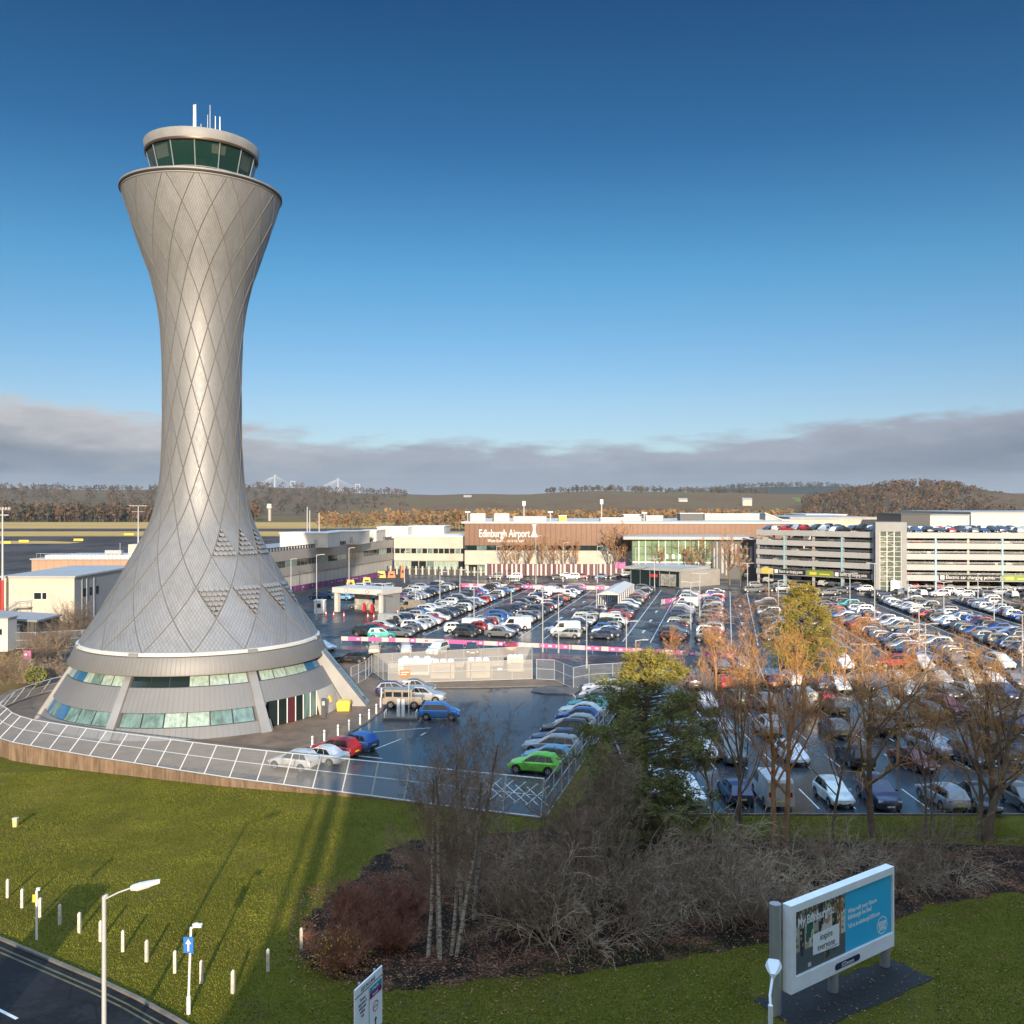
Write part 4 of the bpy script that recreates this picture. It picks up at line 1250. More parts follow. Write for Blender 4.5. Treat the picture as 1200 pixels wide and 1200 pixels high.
near = [  # row: bay line y in metres, list of (x px, y px, kind, colour, angle)
    ('front row by the grass verge', [(775, 938, 'hatchback', 'silver', -92), (808, 948, 'suv', 'white', -84), (868, 944, 'hatchback', 'dark blue', 92), (912, 947, 'van', 'white', 90), (986, 948, 'hatchback', 'white', -88), (1040, 950, 'suv', 'dark blue', -92), (1117, 951, 'estate', 'silver', 96), (1160, 954, 'saloon', 'black', -96), (1215, 955, 'hatchback', 'grey', -90)]),
    ('second row from the grass verge', [(790, 893, 'suv', 'white', 88), (830, 893, 'hatchback', 'white', -90), (862, 897, 'suv', 'grey', -90), (935, 898, 'hatchback', 'white', -88), (1010, 901, 'suv', 'black', 90), (1080, 906, 'saloon', 'dark red', -72), (1102, 889, 'suv', 'silver', -74), (1148, 900, 'estate', 'dark blue', -80), (1180, 894, 'suv', 'black', -80)]),
    ('third row from the grass verge', [(800, 862, 'saloon', 'grey', 90), (848, 866, 'hatchback', 'silver', 92), (905, 864, 'suv', 'white', 90), (985, 866, 'estate', 'grey', 90), (1040, 864, 'hatchback', 'black', 92), (1072, 853, 'estate', 'black', -92), (1094, 843, 'estate', 'grey', 92), (1118, 841, 'suv', 'dark red', -75), (1165, 849, 'suv', 'silver', -78), (1195, 858, 'hatchback', 'dark blue', 90)]),
    ('fourth row from the grass verge', [(805, 832, 'hatchback', 'black', 90), (832, 834, 'hatchback', 'white', -90), (868, 830, 'suv', 'grey', 90), (900, 832, 'hatchback', 'silver', 90), (946, 833, 'van', 'white', 90), (972, 831, 'hatchback', 'red', 90), (985, 839, 'hatchback', 'grey', 90), (1045, 836, 'estate', 'silver', 90), (1068, 818, 'suv', 'silver', -90), (1113, 819, 'estate', 'grey', -80), (1143, 820, 'hatchback', 'silver', -80), (1188, 822, 'hatchback', 'dark blue', -85)]),
    ('fifth row from the grass verge', [(815, 808, 'suv', 'dark blue', 90), (852, 809, 'hatchback', 'red', 90), (885, 806, 'hatchback', 'black', 90), (908, 808, 'hatchback', 'dark red', 90), (935, 806, 'hatchback', 'white', 90), (965, 810, 'suv', 'dark blue', 90), (990, 812, 'hatchback', 'white', -90), (1018, 812, 'saloon', 'black', 90), (1062, 805, 'hatchback', 'beige', -90), (1108, 803, 'hatchback', 'silver', -90), (1140, 804, 'suv', 'beige', -88), (1172, 807, 'hatchback', 'white', -88), (1198, 806, 'hatchback', 'grey', -88)]),
    ('farthest near row, below the aisles', [(848, 789, 'hatchback', 'silver', 90), (872, 788, 'suv', 'white', 90), (968, 787, 'hatchback', 'grey', 90), (993, 786, 'suv', 'white', -92), (1020, 784, 'hatchback', 'black', -90), (1053, 784, 'suv', 'red', 180), (1086, 786, 'suv', 'white', -90), (1128, 784, 'estate', 'grey', -95), (1156, 786, 'hatchback', 'black', -88), (1180, 785, 'suv', 'white', -88)]),
]
for rowname, cars in near:
    for i, (x, y, k, c, a) in enumerate(cars):
        put_car(k, G(x, y) + Vector((0, 1.6, 0)), a + crnd.uniform(-2.5, 2.5), c, f'{c} {"van" if k == "van" else k}, {ordinal(i)} from left in the {rowname}', 0, 'cars in the near car park')

# --- the main car park: double rows of nose-to-nose bays
SL = []      # (distance, kind, point, angle, colour, label, group)
def lot_rows():
    a13 = R(13.0); a6 = R(6.5)
    def frame_pt(az, u, v): return Vector((u * math.sin(az) + v * math.cos(az), u * math.cos(az) - v * math.sin(az), 0))
    rows = [  # name, azimuth, v centre, u0, u1
        ('leftmost row past the canopy', a13, -83, 186, 214, 0), ('row past the canopy', a13, -67.8, 172, 222, 0), ('toll canopy row', a13, -52.4, 137, 226, 0), ('row before the shelter', a13, -37.1, 140, 222, 0), ('shelter row', a13, -21.5, 142, 222, 0),
        ('row past the shelter', a13, -5.4, 143, 218, 0), ('row behind the tall pine', a13, 10.2, 146, 196, 0),
        ('row before the stair tower', a6, 42.8, 128, 200, 1), ('stair tower row', a6, 58.4, 134, 203, 1), ('row past the stair tower', a6, 73.8, 140, 205, 1), ('far right row', a6, 89.2, 146, 207, 1), ('last row on the right', a6, 104.5, 150, 208, 1)]
    for name, az, v, u0, u1, g in rows:
        for side in (-1, 1):
            u = u0 + crnd.uniform(0, .6); i = 0
            while u < u1:
                if crnd.random() < .965:
                    skip = False
                    p = frame_pt(az, u, v + side * 2.65)
                    if name == 'shelter row' and side == -1 and 178 < u < 204: skip = True
                    if name == 'row behind the tall pine' and side == 1 and u > 168: skip = True
                    if not skip:
                        k = rkind(); c = rcol()
                        if k == 'van': c = crnd.choice(['white', 'white', 'silver', 'grey'])
                        nose = 0 if crnd.random() < .55 else 180
                        SL.append((p.length, k, p, 90 - math.degrees(az) - 90 + nose + crnd.uniform(-2, 2), c,
                                   f'{c} {k}, {ordinal(i)} from near end, {"left" if side < 0 else "right"} side of the {name}', 'cars in the main car park'))
                    i += 1
                u += 2.42 + crnd.uniform(-.05, .08)
    # dense block farther back on the left
    for x, y, k, c, a, lab in ((535, 741, 'suv', 'white', 12, 'white tall car side on just above the pink banner at an aisle mouth'), (603, 738, 'van', 'white', 190, 'white van with its nose left beside an aisle above the pink banner'), (661, 743, 'van', 'white', 192, 'white van with a round mark, nose left, right of the banner centre'),
                               (712, 746, 'saloon', 'dark blue', 190, 'dark blue saloon side on at the near end of the shelter row'), (447, 749, 'suv', 'teal', 8, 'teal tall car just behind the left end of the pink banner'), (483, 716, 'van', 'beige', 150, 'cream high-roofed minibus standing right of the toll canopy'), (653, 705, 'saloon', 'orange', 190, 'bright orange car side on in the row left of the white shelter')):
        SL.append((G(x, y).length * .6, k, G(x, y), a, c, lab, 'cars in the main car park'))
    # drop-off cars in front of the multi-storey and terminal
    for i in range(46):
        x = 880 + i * 7.4 + crnd.uniform(-2, 2); y = 693 + crnd.uniform(-4, 9)
        p = G(x, y)
        SL.append((p.length + 300, rkind(), p, crnd.choice([0, 180, 5, 175, 90]), rcol(), None, None))
    for i in range(30):
        x = 575 + i * 5.6; y = 678 + crnd.uniform(-1.5, 1.5)
        if crnd.random() < .35: SL.append((G(x, y).length + 300, rkind(), G(x, y), crnd.choice([0, 180]), rcol(), None, None))


def lot_markings():
    a13, a6 = R(13.0), R(6.5)
    def fp(az, u, v): return Vector((u * math.sin(az) + v * math.cos(az), u * math.cos(az) - v * math.sin(az), 0))
    mb = MB()
    def line(p, q, w=.07):
        d = (q - p).normalized(); n = Vector((d.y, -d.x, 0)) * w
        mb.poly([(s.x, s.y, .006) for s in (p - n, p + n, q + n, q - n)])
    for az, v, u0, u1 in [(a13, v, 140, 224) for v in (-46.4, -42.8, -31.3, -27.3, -15.3, -11.2, .6, 4.4)] + [(a6, v, 132, 203) for v in (33, 36.8, 48.6, 52.6, 64.2, 68.0, 79.6, 83.4)]:
        line(fp(az, u0, v), fp(az, u1, v))
    for az, v in [(a13, v) for v in (-44.6, -29.3, -13.2, 2.5)] + [(a6, v) for v in (34.9, 50.6, 66.1)]:
        for u in range(150, 200, 14):
            line(fp(az, u, v), fp(az, u + 2.4, v), .12)
            a = fp(az, u + 3.6, v); b = fp(az, u + 2.4, v - .45); c = fp(az, u + 2.4, v + .45); mb.poly([(s.x, s.y, .006) for s in (b, c, a)])
    for y in (66.0, 75.5, 84.0, 93.5, 103):
        for i in range(46):
            x = 11 + i * 2.5; line(Vector((x, y - 2.2, 0)), Vector((x, y + 2.2, 0)), .05)
    st(mb.build('car_park_markings', M['white_line']))


lot_markings()
lot_rows()
special = [s for s in SL if 'row' not in (s[5] or '') or 'at the' in (s[5] or '')]
def clash(p, q): return (p - q).length < 2.22
SL.sort(key=lambda s: s[0])
kept = []
pts_kept = []
for s in SL:
    if any(clash(s[2], q) for q in pts_kept): continue
    kept.append(s); pts_kept.append(s[2])
LIMIT = 298 - ncar
far_cars = []
cnt = 0
for s in kept:
    d, k, p, a, c, lab, g = s
    if lab is not None and cnt < LIMIT:
        put_car(k, p, a, c, lab, 1 if p.length < 172 else 2, g); cnt += 1
    else: far_cars.append((k, p, a, c))


def far_cars_object(lst):
    V, Fc, Fs, Mi, C = [], [], [], [], []
    nv = 0
    for k, p, a, c in lst:
        mb = CARS[k]['mb']; v = np.array(mb.v); ca, sa = math.cos(R(a)), math.sin(R(a))
        w = np.stack([v[:, 0] * ca - v[:, 1] * sa + p[0], v[:, 0] * sa + v[:, 1] * ca + p[1], v[:, 2] + p[2] + .012], 1)
        V.append(w); C.append(np.tile(np.array((*COLOURS[c], 1.0)), (len(v), 1)))
        for f, m in zip(mb.f, mb.m): Fc.append(tuple(i + nv for i in f)); Mi.append(m)
        nv += len(v)
    b = MB(); b.v = np.concatenate(V); b.f = Fc; b.m = Mi
    me = b.mesh('distant_parked_cars', [M['paintfar'], M['carglass'], M['tyre'], M['rim'], M['taillight']], 38)
    at = me.color_attributes.new('paint', 'FLOAT_COLOR', 'POINT'); at.data.foreach_set('color', np.concatenate(C).astype(np.float32).ravel())
    o = link('distant_parked_cars', me); tag(o, 'mass of distant parked cars in mixed colours filling the far car park and multi-storey decks', 'cars', None, 'stuff')
# ------------------------------------------------------------------ car park furniture
def banner(pts, name_label, h0=.35, h1=1.25, sp=3.0, cols=('pink', 'palepink', 'pink', 'white', 'palepink')):
    B = thing('barrier_banner', pts[0], name_label, 'barrier', 'banner barriers of the car park')
    res = []
    for a, b in zip(pts, pts[1:]):
        k = max(1, int((b - a).length / sp)); res += [a.lerp(b, i / k) for i in range(k)]
    res.append(pts[-1])
    q = MB()
    for p in res: q.tube([p, p + Vector((0, 0, h1 + .05))], .04, 4)
    q.build('barrier_posts', M['galv'], B)
    mb = MB()
    r = random.Random(3)
    for i, (a, b) in enumerate(zip(res, res[1:])):
        k = 3
        for j in range(k):
            p, s = a.lerp(b, j / k), a.lerp(b, (j + 1) / k)
            mb.poly([p + Vector((0, -.05, h0)), s + Vector((0, -.05, h0)), s + Vector((0, -.05, h1)), p + Vector((0, -.05, h1))], r.choice([0, 1, 0, 1, 0]))
            c = p.lerp(s, .5) + Vector((0, -.06, (h0 + h1) / 2))
            d = (s - p) * .22
            mb.poly([c - d + Vector((0, 0, -.14)), c + d + Vector((0, 0, -.14)), c + d + Vector((0, 0, .14)), c - d + Vector((0, 0, .14))], r.choice([0, 2, 1]))
    mb.build('banner', [M[cols[0]], M[cols[1]], M[cols[3]]], B)


banner([G(400, 754.5), G(520, 758), G(640, 763.5), G(780, 771), G(860, 776)], 'long pink and white printed banner barrier along the near edge of the main car park', .5, 1.12)
banner([G(520, 689), G(640, 691.5), G(735, 693)], 'pale pink banner barrier along the far edge of the main car park', .3, 1.2)
banner([G(775, 710), G(800, 706.5), G(850, 700)], 'pink and white banner barrier in front of the grey pavilion', .3, 1.3)
banner([G(337, 695), G(400, 684), G(462, 674.5)], 'purple banner barrier along the road below the long grey terminal wing', .2, 1.4, cols=('purple', 'purple', '', 'palepink'))


# lamp posts: base px, base py, top py, arms
LP = [(409, 690, 642, 1), (448, 731, 684, 2), (341, 695, 655, 1), (371, 727, 650, 1), (474, 683, 646, 1), (487, 716, 690, 1), (515.5, 707, 670, 1), (539, 700, 668, 1), (555.5, 736, 687, 2), (599, 716, 690, 1), (636, 764, 687, 2), (654.5, 765, 696, 1), (687.5, 783, 719, 2), (699, 722, 686, 1),
      (734, 792, 728, 1), (745, 796, 750, 1), (767, 692, 655, 2), (809.5, 762, 682, 2), (820, 728, 672, 2), (876, 690, 660, 2), (901, 706, 668, 1), (912, 722, 680, 1), (996, 716, 672, 2), (1025, 733, 660, 2), (1064, 708, 678, 1), (1106, 727, 682, 2), (1146, 706, 672, 1), (1174.5, 719, 677, 2), (1165, 736, 696, 1),
      (1077, 773, 712, 2), (1084.5, 801, 731, 2), (1011, 802, 755, 2), (1198, 781, 720, 2), (975, 800, 758, 1), (582, 682, 640, 1), (628, 684, 628, 1), (660, 682, 636, 1), (700, 683, 640, 1), (745, 684, 642, 1), (560, 686, 650, 1), (604, 685, 648, 1)]
LP.sort()
def build_lamps():
    heads = MB(); heads.box((0, 0, 0), (.75, .30, .12)); hm = heads.mesh('lamp_head', M['lightgrey'])
    for i, (x, yb, yt, arms) in enumerate(LP):
        p = G(x, yb); h = (yb - yt) / (yb - HY) * CAMH
        lp = thing('lamp_post', p, f'slim pale lamp post with {"two heads" if arms == 2 else "one arm"}, {i + 1}{("st" if (i + 1) % 10 == 1 and i != 10 else "nd" if (i + 1) % 10 == 2 and i != 11 else "rd" if (i + 1) % 10 == 3 and i != 12 else "th")} from left across the car park', 'lamp post', 'lamp posts of the car park')
        q = MB(); w = .055 + p.y * .00022
        q.tube([(0, 0, 0), (0, 0, 1.2), (0, 0, 1.22), (0, 0, h)], [w * 1.5, w * 1.4, w, w * .7], 6); q.v = [(a, b, c) for a, b, c in q.v]
        link('pole', q.mesh('pole', M['pole'], 50), lp)
        for s in ((1, -1) if arms == 2 else (1,)):
            q = MB(); q.tube([(0, 0, h - .1), (s * .8, 0, h + .02)], w * .7, 4); link('arm', q.mesh('arm', M['pole']), lp)
            link('lamp_head', hm, lp, (s * 1.1, 0, h + .04))


build_lamps()


def tollbooth():
    A, B = Vector((-33.9, 178, 0)), Vector((-24.2, 172.8, 0))
    fr = frame(A, B); L = fr.L
    T = thing('toll_canopy', A, 'white framed toll canopy with dark openings at the left side of the car park', 'canopy')
    q = MB(); q.fbox(fr, -.3, L + .3, 3.7, 4.7, -6.2, .3); q.build('canopy_roof', M['offwhite'], T)
    q = MB(); q.fbox(fr, 0, .8, 0, 3.7, -.8, 0); q.fbox(fr, L - .6, L, 0, 3.7, -.6, 0); q.build('post', M['offwhite'], T)
    q = MB(); q.fbox(fr, L - .25, L - .02, 0, 3.7, -6, -.61); q.build('side_wall', rib_mat('grey_slatted_wall', (.27, .27, .27), (.17, .17, .17), .5, 'XY', .7), T)
    q = MB(); q.fbox(fr, .8, L * .45, .0, 3.5, -5.4, -5.2); q.fbox(fr, L * .55, L * .8, .0, 2.8, -4.9, -4.7); q.build('back_screen', mat('patterned_screen', (.34, .32, .29), .6, var=.6, vs=1.2), T)
    for u, w in ((.42, -3.4), (.65, -2.5)):
        q = MB(); q.fbox(fr, L * u - .22, L * u + .22, 0, 1.4, w, w + .4); q.fbox(fr, L * u - .16, L * u + .16, 1.4, 1.6, w + .05, w + .35); q.build('ticket_machine', M['red'], T)
    for u in (.28, .72):
        q = MB(); c = fr(L * u, 4.2, .32)
        P = [c + fr.u * .38 * math.cos(a) + Vector((0, 0, .38 * math.sin(a))) for a in [2 * math.pi * i / 16 for i in range(16)]]; q.poly(P, 0)
        P = [c + fr.w * .01 + fr.u * .28 * math.cos(a) + Vector((0, 0, .28 * math.sin(a))) for a in [2 * math.pi * i / 16 for i in range(16)]]; q.poly(P, 1)
        q.build('round_sign', [M['red'], M['white']], T)
    p = Vector((-36.2, 176, 0))
    K = thing('kiosk', p, 'small white kiosk with one window left of the toll canopy', 'kiosk')
    q = MB(); q.box(p + Vector((0, 0, 1.2)), (1.9, 1.9, 2.4)); q.box(p + Vector((0, 0, 2.45)), (2.1, 2.1, .12)); q.build('kiosk_body', M['white'], K)
    q = MB(); q.box(p + Vector((-.1, -.96, 1.5)), (.8, .04, .8)); q.build('window', M['g_dark'], K)
    proto = None
    labs = ['leftmost', 'second from left', 'third from left', 'middle one', 'fifth from left', 'sixth from left', 'rightmost']
    for i, (x, y) in enumerate(((382, 722), (391, 723), (403, 724), (431, 725), (438, 725.5), (444, 726), (466, 720))):
        b = thing('traffic_post', G(x, y), 'red and white marker post before the toll canopy, ' + labs[i], 'marker post', 'marker posts at the toll canopy')
        if proto is None:
            q = MB(); q.lathe([(.16, 0), (.13, .4)], 10, m=0); q.lathe([(.13, .4), (.11, .75)], 10, m=1); q.lathe([(.11, .75), (.1, 1.1), (.005, 1.12)], 10, m=0); proto = q.mesh('post', [M['red'], M['white']])
        link('post', proto, b)


tollbooth()


def shelter():
    d = Vector((math.sin(R(15)), math.cos(R(15)), 0)); r = Vector((d.y, -d.x, 0))
    p0 = Vector((20.6, 181, 0))
    S = thing('trolley_shelter', p0, 'long white-roofed shelter with striped side between rows of parked cars', 'shelter')
    Ls, w = 23.0, 3.9
    def P(u, v, z): return p0 + d * u - r * v + Vector((0, 0, z))
    q = MB()
    q.hexa([P(-.2, -.2, 2.9), P(-.2, w + .2, 2.9), P(Ls, w + .2, 2.9), P(Ls, -.2, 2.9), P(-.2, -.2, 3.0), P(-.2, w + .2, 3.0), P(Ls, w + .2, 3.0), P(Ls, -.2, 3.0)])
    q.poly([P(-.2, -.2, 3.0), P(-.2, w / 2, 3.7), P(Ls, w / 2, 3.7), P(Ls, -.2, 3.0)][::-1]); q.poly([P(-.2, w + .2, 3.0), P(Ls, w + .2, 3.0), P(Ls, w / 2, 3.7), P(-.2, w / 2, 3.7)][::-1])
    q.poly([P(-.2, -.2, 3.0), P(-.2, w + .2, 3.0), P(-.2, w / 2, 3.7)]); q.poly([P(Ls, -.2, 3.0), P(Ls, w / 2, 3.7), P(Ls, w + .2, 3.0)])
    q.build('roof', M['offwhite'], S)
    q = MB()
    for i in range(9):
        for v in (0, w): q.tube([P(.2 + i * (Ls - .4) / 8, v, 0), P(.2 + i * (Ls - .4) / 8, v, 2.95)], .09, 4)
    q.build('posts', M['white'], S)
    for i in range(8):
        q = MB(); u0 = .5 + i * (Ls - .4) / 8
        q.poly([P(u0, -.04, .3), P(u0 + 1.7, -.04, .3), P(u0 + 1.7, -.04, 2.8), P(u0, -.04, 2.8)]); q.build('side_panel', M['lightgrey'], S)


shelter()


def pavilion():
    A, B, C = Vector((41, 227, 0)), Vector((30, 236.6, 0)), Vector((52.6, 236, 0))
    T = thing('pavilion', A, 'low grey pavilion with glazed left side and flat roof in front of the terminal', 'pavilion')
    f1 = frame(B, A); f2 = frame(A, C)
    D = B + C - A
    q = MB(); q.fbox(f2, 0, f2.L, 0, 4.0, -12, 0); q.build('wall', mat('grey_beige_panels', (.30, .28, .25), .6, var=.1, vs=.6), T)
    q = MB(); q.fbox(f1, -1.0, f1.L + .4, 4.0, 4.7, -14, .8); q.build('roof', M['lightgrey'], T)
    q = MB(); q.fbox(f1, .2, f1.L - .3, .2, 3.9, .02, .08); g = q.build('glass_front', M['g_dark'], T)
    for i in range(6):
        q = MB(); u = .2 + (f1.L - .5) * i / 5; q.fbox(f1, u, u + .15, .1, 3.9, .08, .16); q.build('mullion', M['galv'], T)
    q = MB(); q.fbox(f1, f1.L * .62, f1.L * .92, .3, 3.2, .09, .13); q.build('poster_panel', mat('grey_poster', (.25, .24, .22), .5, var=.6, vs=1.0), T)
    q = MB(); q.fbox(f1, f1.L * .40, f1.L * .56, 2.3, 3.0, .09, .14); q.build('entrance_sign', M['red'], T)


pavilion()


# ------------------------------------------------------------------ terminal
def ribbon(T, fr, u0, u1, v0, v1, n, w=.03, m='g_dark', name='window'):
    for i in range(n):
        a = u0 + (u1 - u0) * i / n; b = u0 + (u1 - u0) * (i + 1) / n
        q = MB(); q.fbox(fr, a + .12, b - .12, v0, v1, w - .05, w); q.build(name, M[m if not isinstance(m, list) else m[(i * 7 + i // 3) % len(m)]], T)


def terminal():
    # long grey wing
    A, B = Vector((-58.5, 206, 0)), Vector((-36.8, 289, 0))
    f = frame(A, B); L = f.L
    T = thing('terminal_wing', A, 'long grey terminal wing with a ribbon of windows running away behind the tower', 'building')
    cl = rib_mat('grey_rib_cladding', (.33, .31, .29), (.27, .255, .24), 1.2, 'XY', .85, .5, .2)
    q = MB(); q.fbox(f, 0, L, 6.9, 9.3, -22, 0); q.fbox(f, 0, L, 3.2, 5.2, -22, 0); q.fbox(f, 0, L, 5.2, 6.9, -22, -.25); q.build('wall', cl, T)
    q = MB(); q.fbox(f, 0, L, 0, 3.2, -22, -.3); q.build('plinth_wall', rib_mat('pale_rib_wall', (.44, .42, .38), (.30, .28, .26), 3.2, 'XY', .9), T)
    ribbon(T, f, .5, L - 1, 5.3, 6.8, 44, -.20, ['g_dark', 'g_pale', 'g_dark', 'g_teal', 'g_dark', 'g_dark', 'g_pale'])
    q = MB()
    for i in range(60): q.fbox(f, i * L / 60, i * L / 60 + .5, 9.3, 10.1, -.5, -.2)
    q.fbox(f, 0, L, 10.1, 10.25, -.55, -.15)
    q.build('roof_railing', M['dark'], T)
    # white rooms on its roof
    for x0, x1, yt, yb, Y, lab in ((328, 384, 625, 640, 238, 'white boxy plant room on the grey wing roof, nearest the tower'), (383, 421, 623, 640, 256, 'second white plant room on the grey wing roof'), (420, 441, 622, 638, 275, 'smaller white plant room at the far end of the grey wing roof'), (442, 478, 618, 634, 300, 'low white plant housing above the terminal corner'), (480, 520, 617, 633, 305, 'white plant housing left of the brown terminal hall')):
        X0, X1 = (x0 - CX) / FPX * Y, (x1 - CX) / FPX * Y; zt = CAMH - (yt - HY) / FPX * Y
        P = thing('roof_plant_room', (X0, Y, 9.3), lab, 'plant room', 'white plant rooms on the terminal roofs')
        q = MB(); q.prism([(X0, Y), (X1, Y), (X1 + 1.5, Y + 9), (X0 + 1.5, Y + 9)], 9.3, zt); q.build('room', M['offwhite'], P)
        q = MB(); q.prism([(X0 - .2, Y - .2), (X1 + .2, Y - .2), (X1 + 1.7, Y + 9.2), (X0 + 1.3, Y + 9.2)], zt, zt + .18); q.build('roof', M['white'], P)
        q = MB(); q.box((X0 + (X1 - X0) * .75, Y - .04, 10.6), (.9, .08, 1.6)); q.build('door', M['lightgrey'], P)
    # white front wing
    A, B = Vector((-36.6, 289, 0)), Vector((-14, 287, 0)); f = frame(A, B); L = f.L
    T = thing('terminal_building', A, 'white terminal block with a dark window strip left of the brown hall', 'building')
    q = MB(); q.fbox(f, 0, L, 6.6, 10.2, -20, 0); q.fbox(f, 0, L, 2.8, 5.0, -20, 0); q.fbox(f, 0, L, 5.0, 6.6, -20, -.3); q.build('wall', M['cream'], T)
    ribbon(T, f, .2, L - .2, 5.05, 6.55, 13, -.22, ['g_dark', 'g_dark', 'g_teal'])
    q = MB(); q.fbox(f, 0, L, 0, 2.8, -20, -.6); q.build('ground_floor_wall', M['palegrey'], T)
    ribbon(T, f, .3, L - .3, .3, 2.6, 9, -.5, ['g_pale', 'g_teal', 'g_dark', 'g_pale'])
    q = MB(); q.fbox(f, -.3, L + .1, 10.2, 10.5, -20, .2); q.build('roof_edge', M['white'], T)
    # brown hall
    A, B = Vector((-14, 276, 0)), Vector((84, 272, 0)); f = frame(A, B); L = f.L
    T = thing('terminal_hall', A, 'long brown clad terminal hall with white lettering and roof plant', 'building')
    br = rib_mat('brown_rib_cladding', (.140, .072, .042), (.120, .061, .036), 1.5, 'X', .9, .45, .25, .3, .12)
    q = MB(); q.fbox(f, 0, L, 8.1, 14.6, -60, 0); q.build('brown_cladding', br, T)
    q = MB(); q.fbox(f, 0, L, 6.6, 8.1, -60, -.4); q.build('window_strip_recess', M['black'], T)
    ribbon(T, f, .5, L - 1, 6.7, 8.05, 32, -.3, ['g_dark', 'g_dark', 'g_dark', 'g_teal'])
    q = MB(); q.fbox(f, 0, L, 2.4, 6.6, -60, -.1); q.build('lower_wall', M['cream'], T)
    q = MB(); q.fbox(f, 0, L, 0, 2.4, -60, -1.2); q.build('ground_floor_wall', M['palegrey'], T)
    ribbon(T, f, 1, L - 1, .3, 2.3, 30, -1.1, ['g_dark', 'g_dark', 'g_pale', 'g_teal'])
    q = MB(); q.fbox(f, -1, L, 14.6, 15.1, -60, .3); q.build('cornice', M['offwhite'], T)
    u0 = (561 - CX) / FPX * 275 + 14
    text_mesh('Edinburgh Airport', 3.2, f, u0, 10.6, .1, M['white'], T, depth=.06, stretch=.64, bold=.03)
    text_mesh('Where Scotland meets the world', 1.35, f, u0 + 2.6, 9.05, .1, M['white'], T, depth=.05, stretch=.60)
    # little tower mark after the lettering
    q = MB(); c = u0 + 16.4; prof = [(1.1, 10.6), (.55, 11.6), (.3, 12.8), (.42, 14.0), (.75, 14.3)]
    for (w0, z0), (w1, z1) in zip(prof, prof[1:]): q.poly([f(c - w0, z0, .12), f(c + w0, z0, .12), f(c + w1, z1, .12), f(c - w1, z1, .12)])
    q.build('emblem', M['white'], T)
    q = MB(); q.fbox(f, 72, L + 22, 14.0, 15.2, -46, -30); q.build('rear_roof', M['cream'], T)
    for x, w_, yt, lab in ((560, 4.5, 602, 'white roof fan unit with dark side, leftmost on the brown hall'), (588, 4.5, 602, 'white roof fan unit with dark side, second from left on the brown hall')):
        X = (x - CX) / FPX * 282; P = thing('roof_fan_unit', (X, 282, 15.1), lab, 'roof unit', 'units on the brown hall roof')
        q = MB(); q.box((X, 284, 16.3), (w_, 4, 2.3)); q.build('casing', M['offwhite'], P); q = MB(); q.box((X - w_ / 2 - .3, 284, 16.2), (.6, 3.6, 2.0)); q.build('grille', M['dark'], P)
    for i, (x0, x1, h, Y, m) in enumerate(((602, 640, 1.2, 283, 'offwhite'), (655, 664, 1.6, 285, 'yellow'), (704, 732, .9, 283, 'offwhite'), (731, 752, 1.9, 287, 'lightgrey'), (757, 777, 1.4, 290, 'lightgrey'), (797, 824, 2.2, 292, 'dark'), (826, 890, 1.9, 300, 'lightgrey'))):
        X0, X1 = (x0 - CX) / FPX * Y, (x1 - CX) / FPX * Y
        labs = ['long low white roof unit above the lettering', 'small yellowish roof unit right of the lettering', 'low white roof unit over the middle of the brown hall', 'taller pale grey roof unit over the glass entrance', 'pale grey roof box right of the taller grey unit', 'dark roof plant above the glass entrance', 'long pale grey roof housing at the right end of the brown hall']
        P = thing('roof_unit', (X0, Y, 15.1), labs[i], 'roof unit', 'units on the brown hall roof')
        q = MB(); q.prism([(X0, Y), (X1, Y), (X1, Y + 5), (X0, Y + 5)], 15.1, 15.1 + h); q.build('casing', M[m], P)
        q = MB(); q.prism([(X0 - .1, Y - .1), (X1 + .1, Y - .1), (X1 + .1, Y + 5.1), (X0 - .1, Y + 5.1)], 15.1 + h, 15.25 + h); q.build('lid', M['white'], P)
    for x, yt, lab in ((614, 590, 'roof mast with a square white head left of centre on the terminal roof'), (705, 588, 'slim lattice mast on the terminal roof right of centre'), (548, 600, 'small roof floodlight mast at the left end of the brown hall'), (645, 600, 'small roof floodlight mast right of the lettering'), (755, 601, 'small roof floodlight mast above the glass entrance')):
        Y = 284; X = (x - CX) / FPX * Y; zt = CAMH - (yt - HY) / FPX * Y
        P = thing('roof_mast', (X, Y, 15.1), lab, 'mast', 'masts on the terminal roof')
        q = MB(); q.tube([(X, Y, 15.1), (X, Y, zt)], .18, 6); q.build('pole', M['pole'], P)
        q = MB(); q.box((X, Y, zt), (1.5 if zt < 20 else .9, .5, .4 if zt < 20 else 1.4)); q.build('head', M['white'], P)
    # glass entrance hall
    A, B = Vector((33.0, 256, 0)), Vector((54.5, 254.5, 0)); f = frame(A, B); L = f.L
    T = thing('entrance_hall', A, 'green-tinted glass entrance hall with a thin projecting roof on the terminal front', 'entrance hall')
    q = MB(); q.fbox(f, 0, L, 4.6, 10.6, -15, 0); q.fbox(f, 0, L, 0, 4.2, -15, -.4); q.build('glass_wall', M['g_atrium'], T)
    q = MB(); q.fbox(f, 0, L, 4.2, 4.6, -15, .1); q.build('floor_edge', M['white'], T)
    for i in range(13):
        q = MB(); u = L * i / 12; q.fbox(f, u - .1, u + .1, 0, 10.6, .02, .2); q.build('mullion', M['galv'] if i % 3 else M['dark'], T)
    q = MB()
    for v in (2.4, 6.6, 8.6): q.fbox(f, 0, L, v, v + .15, .02, .14)
    q.build('transoms', M['dark'], T)
    q = MB(); q.fbox(f, -2.5, L + 11, 10.7, 11.5, -15, 2.0); q.build('roof', M['lightgrey'], T)
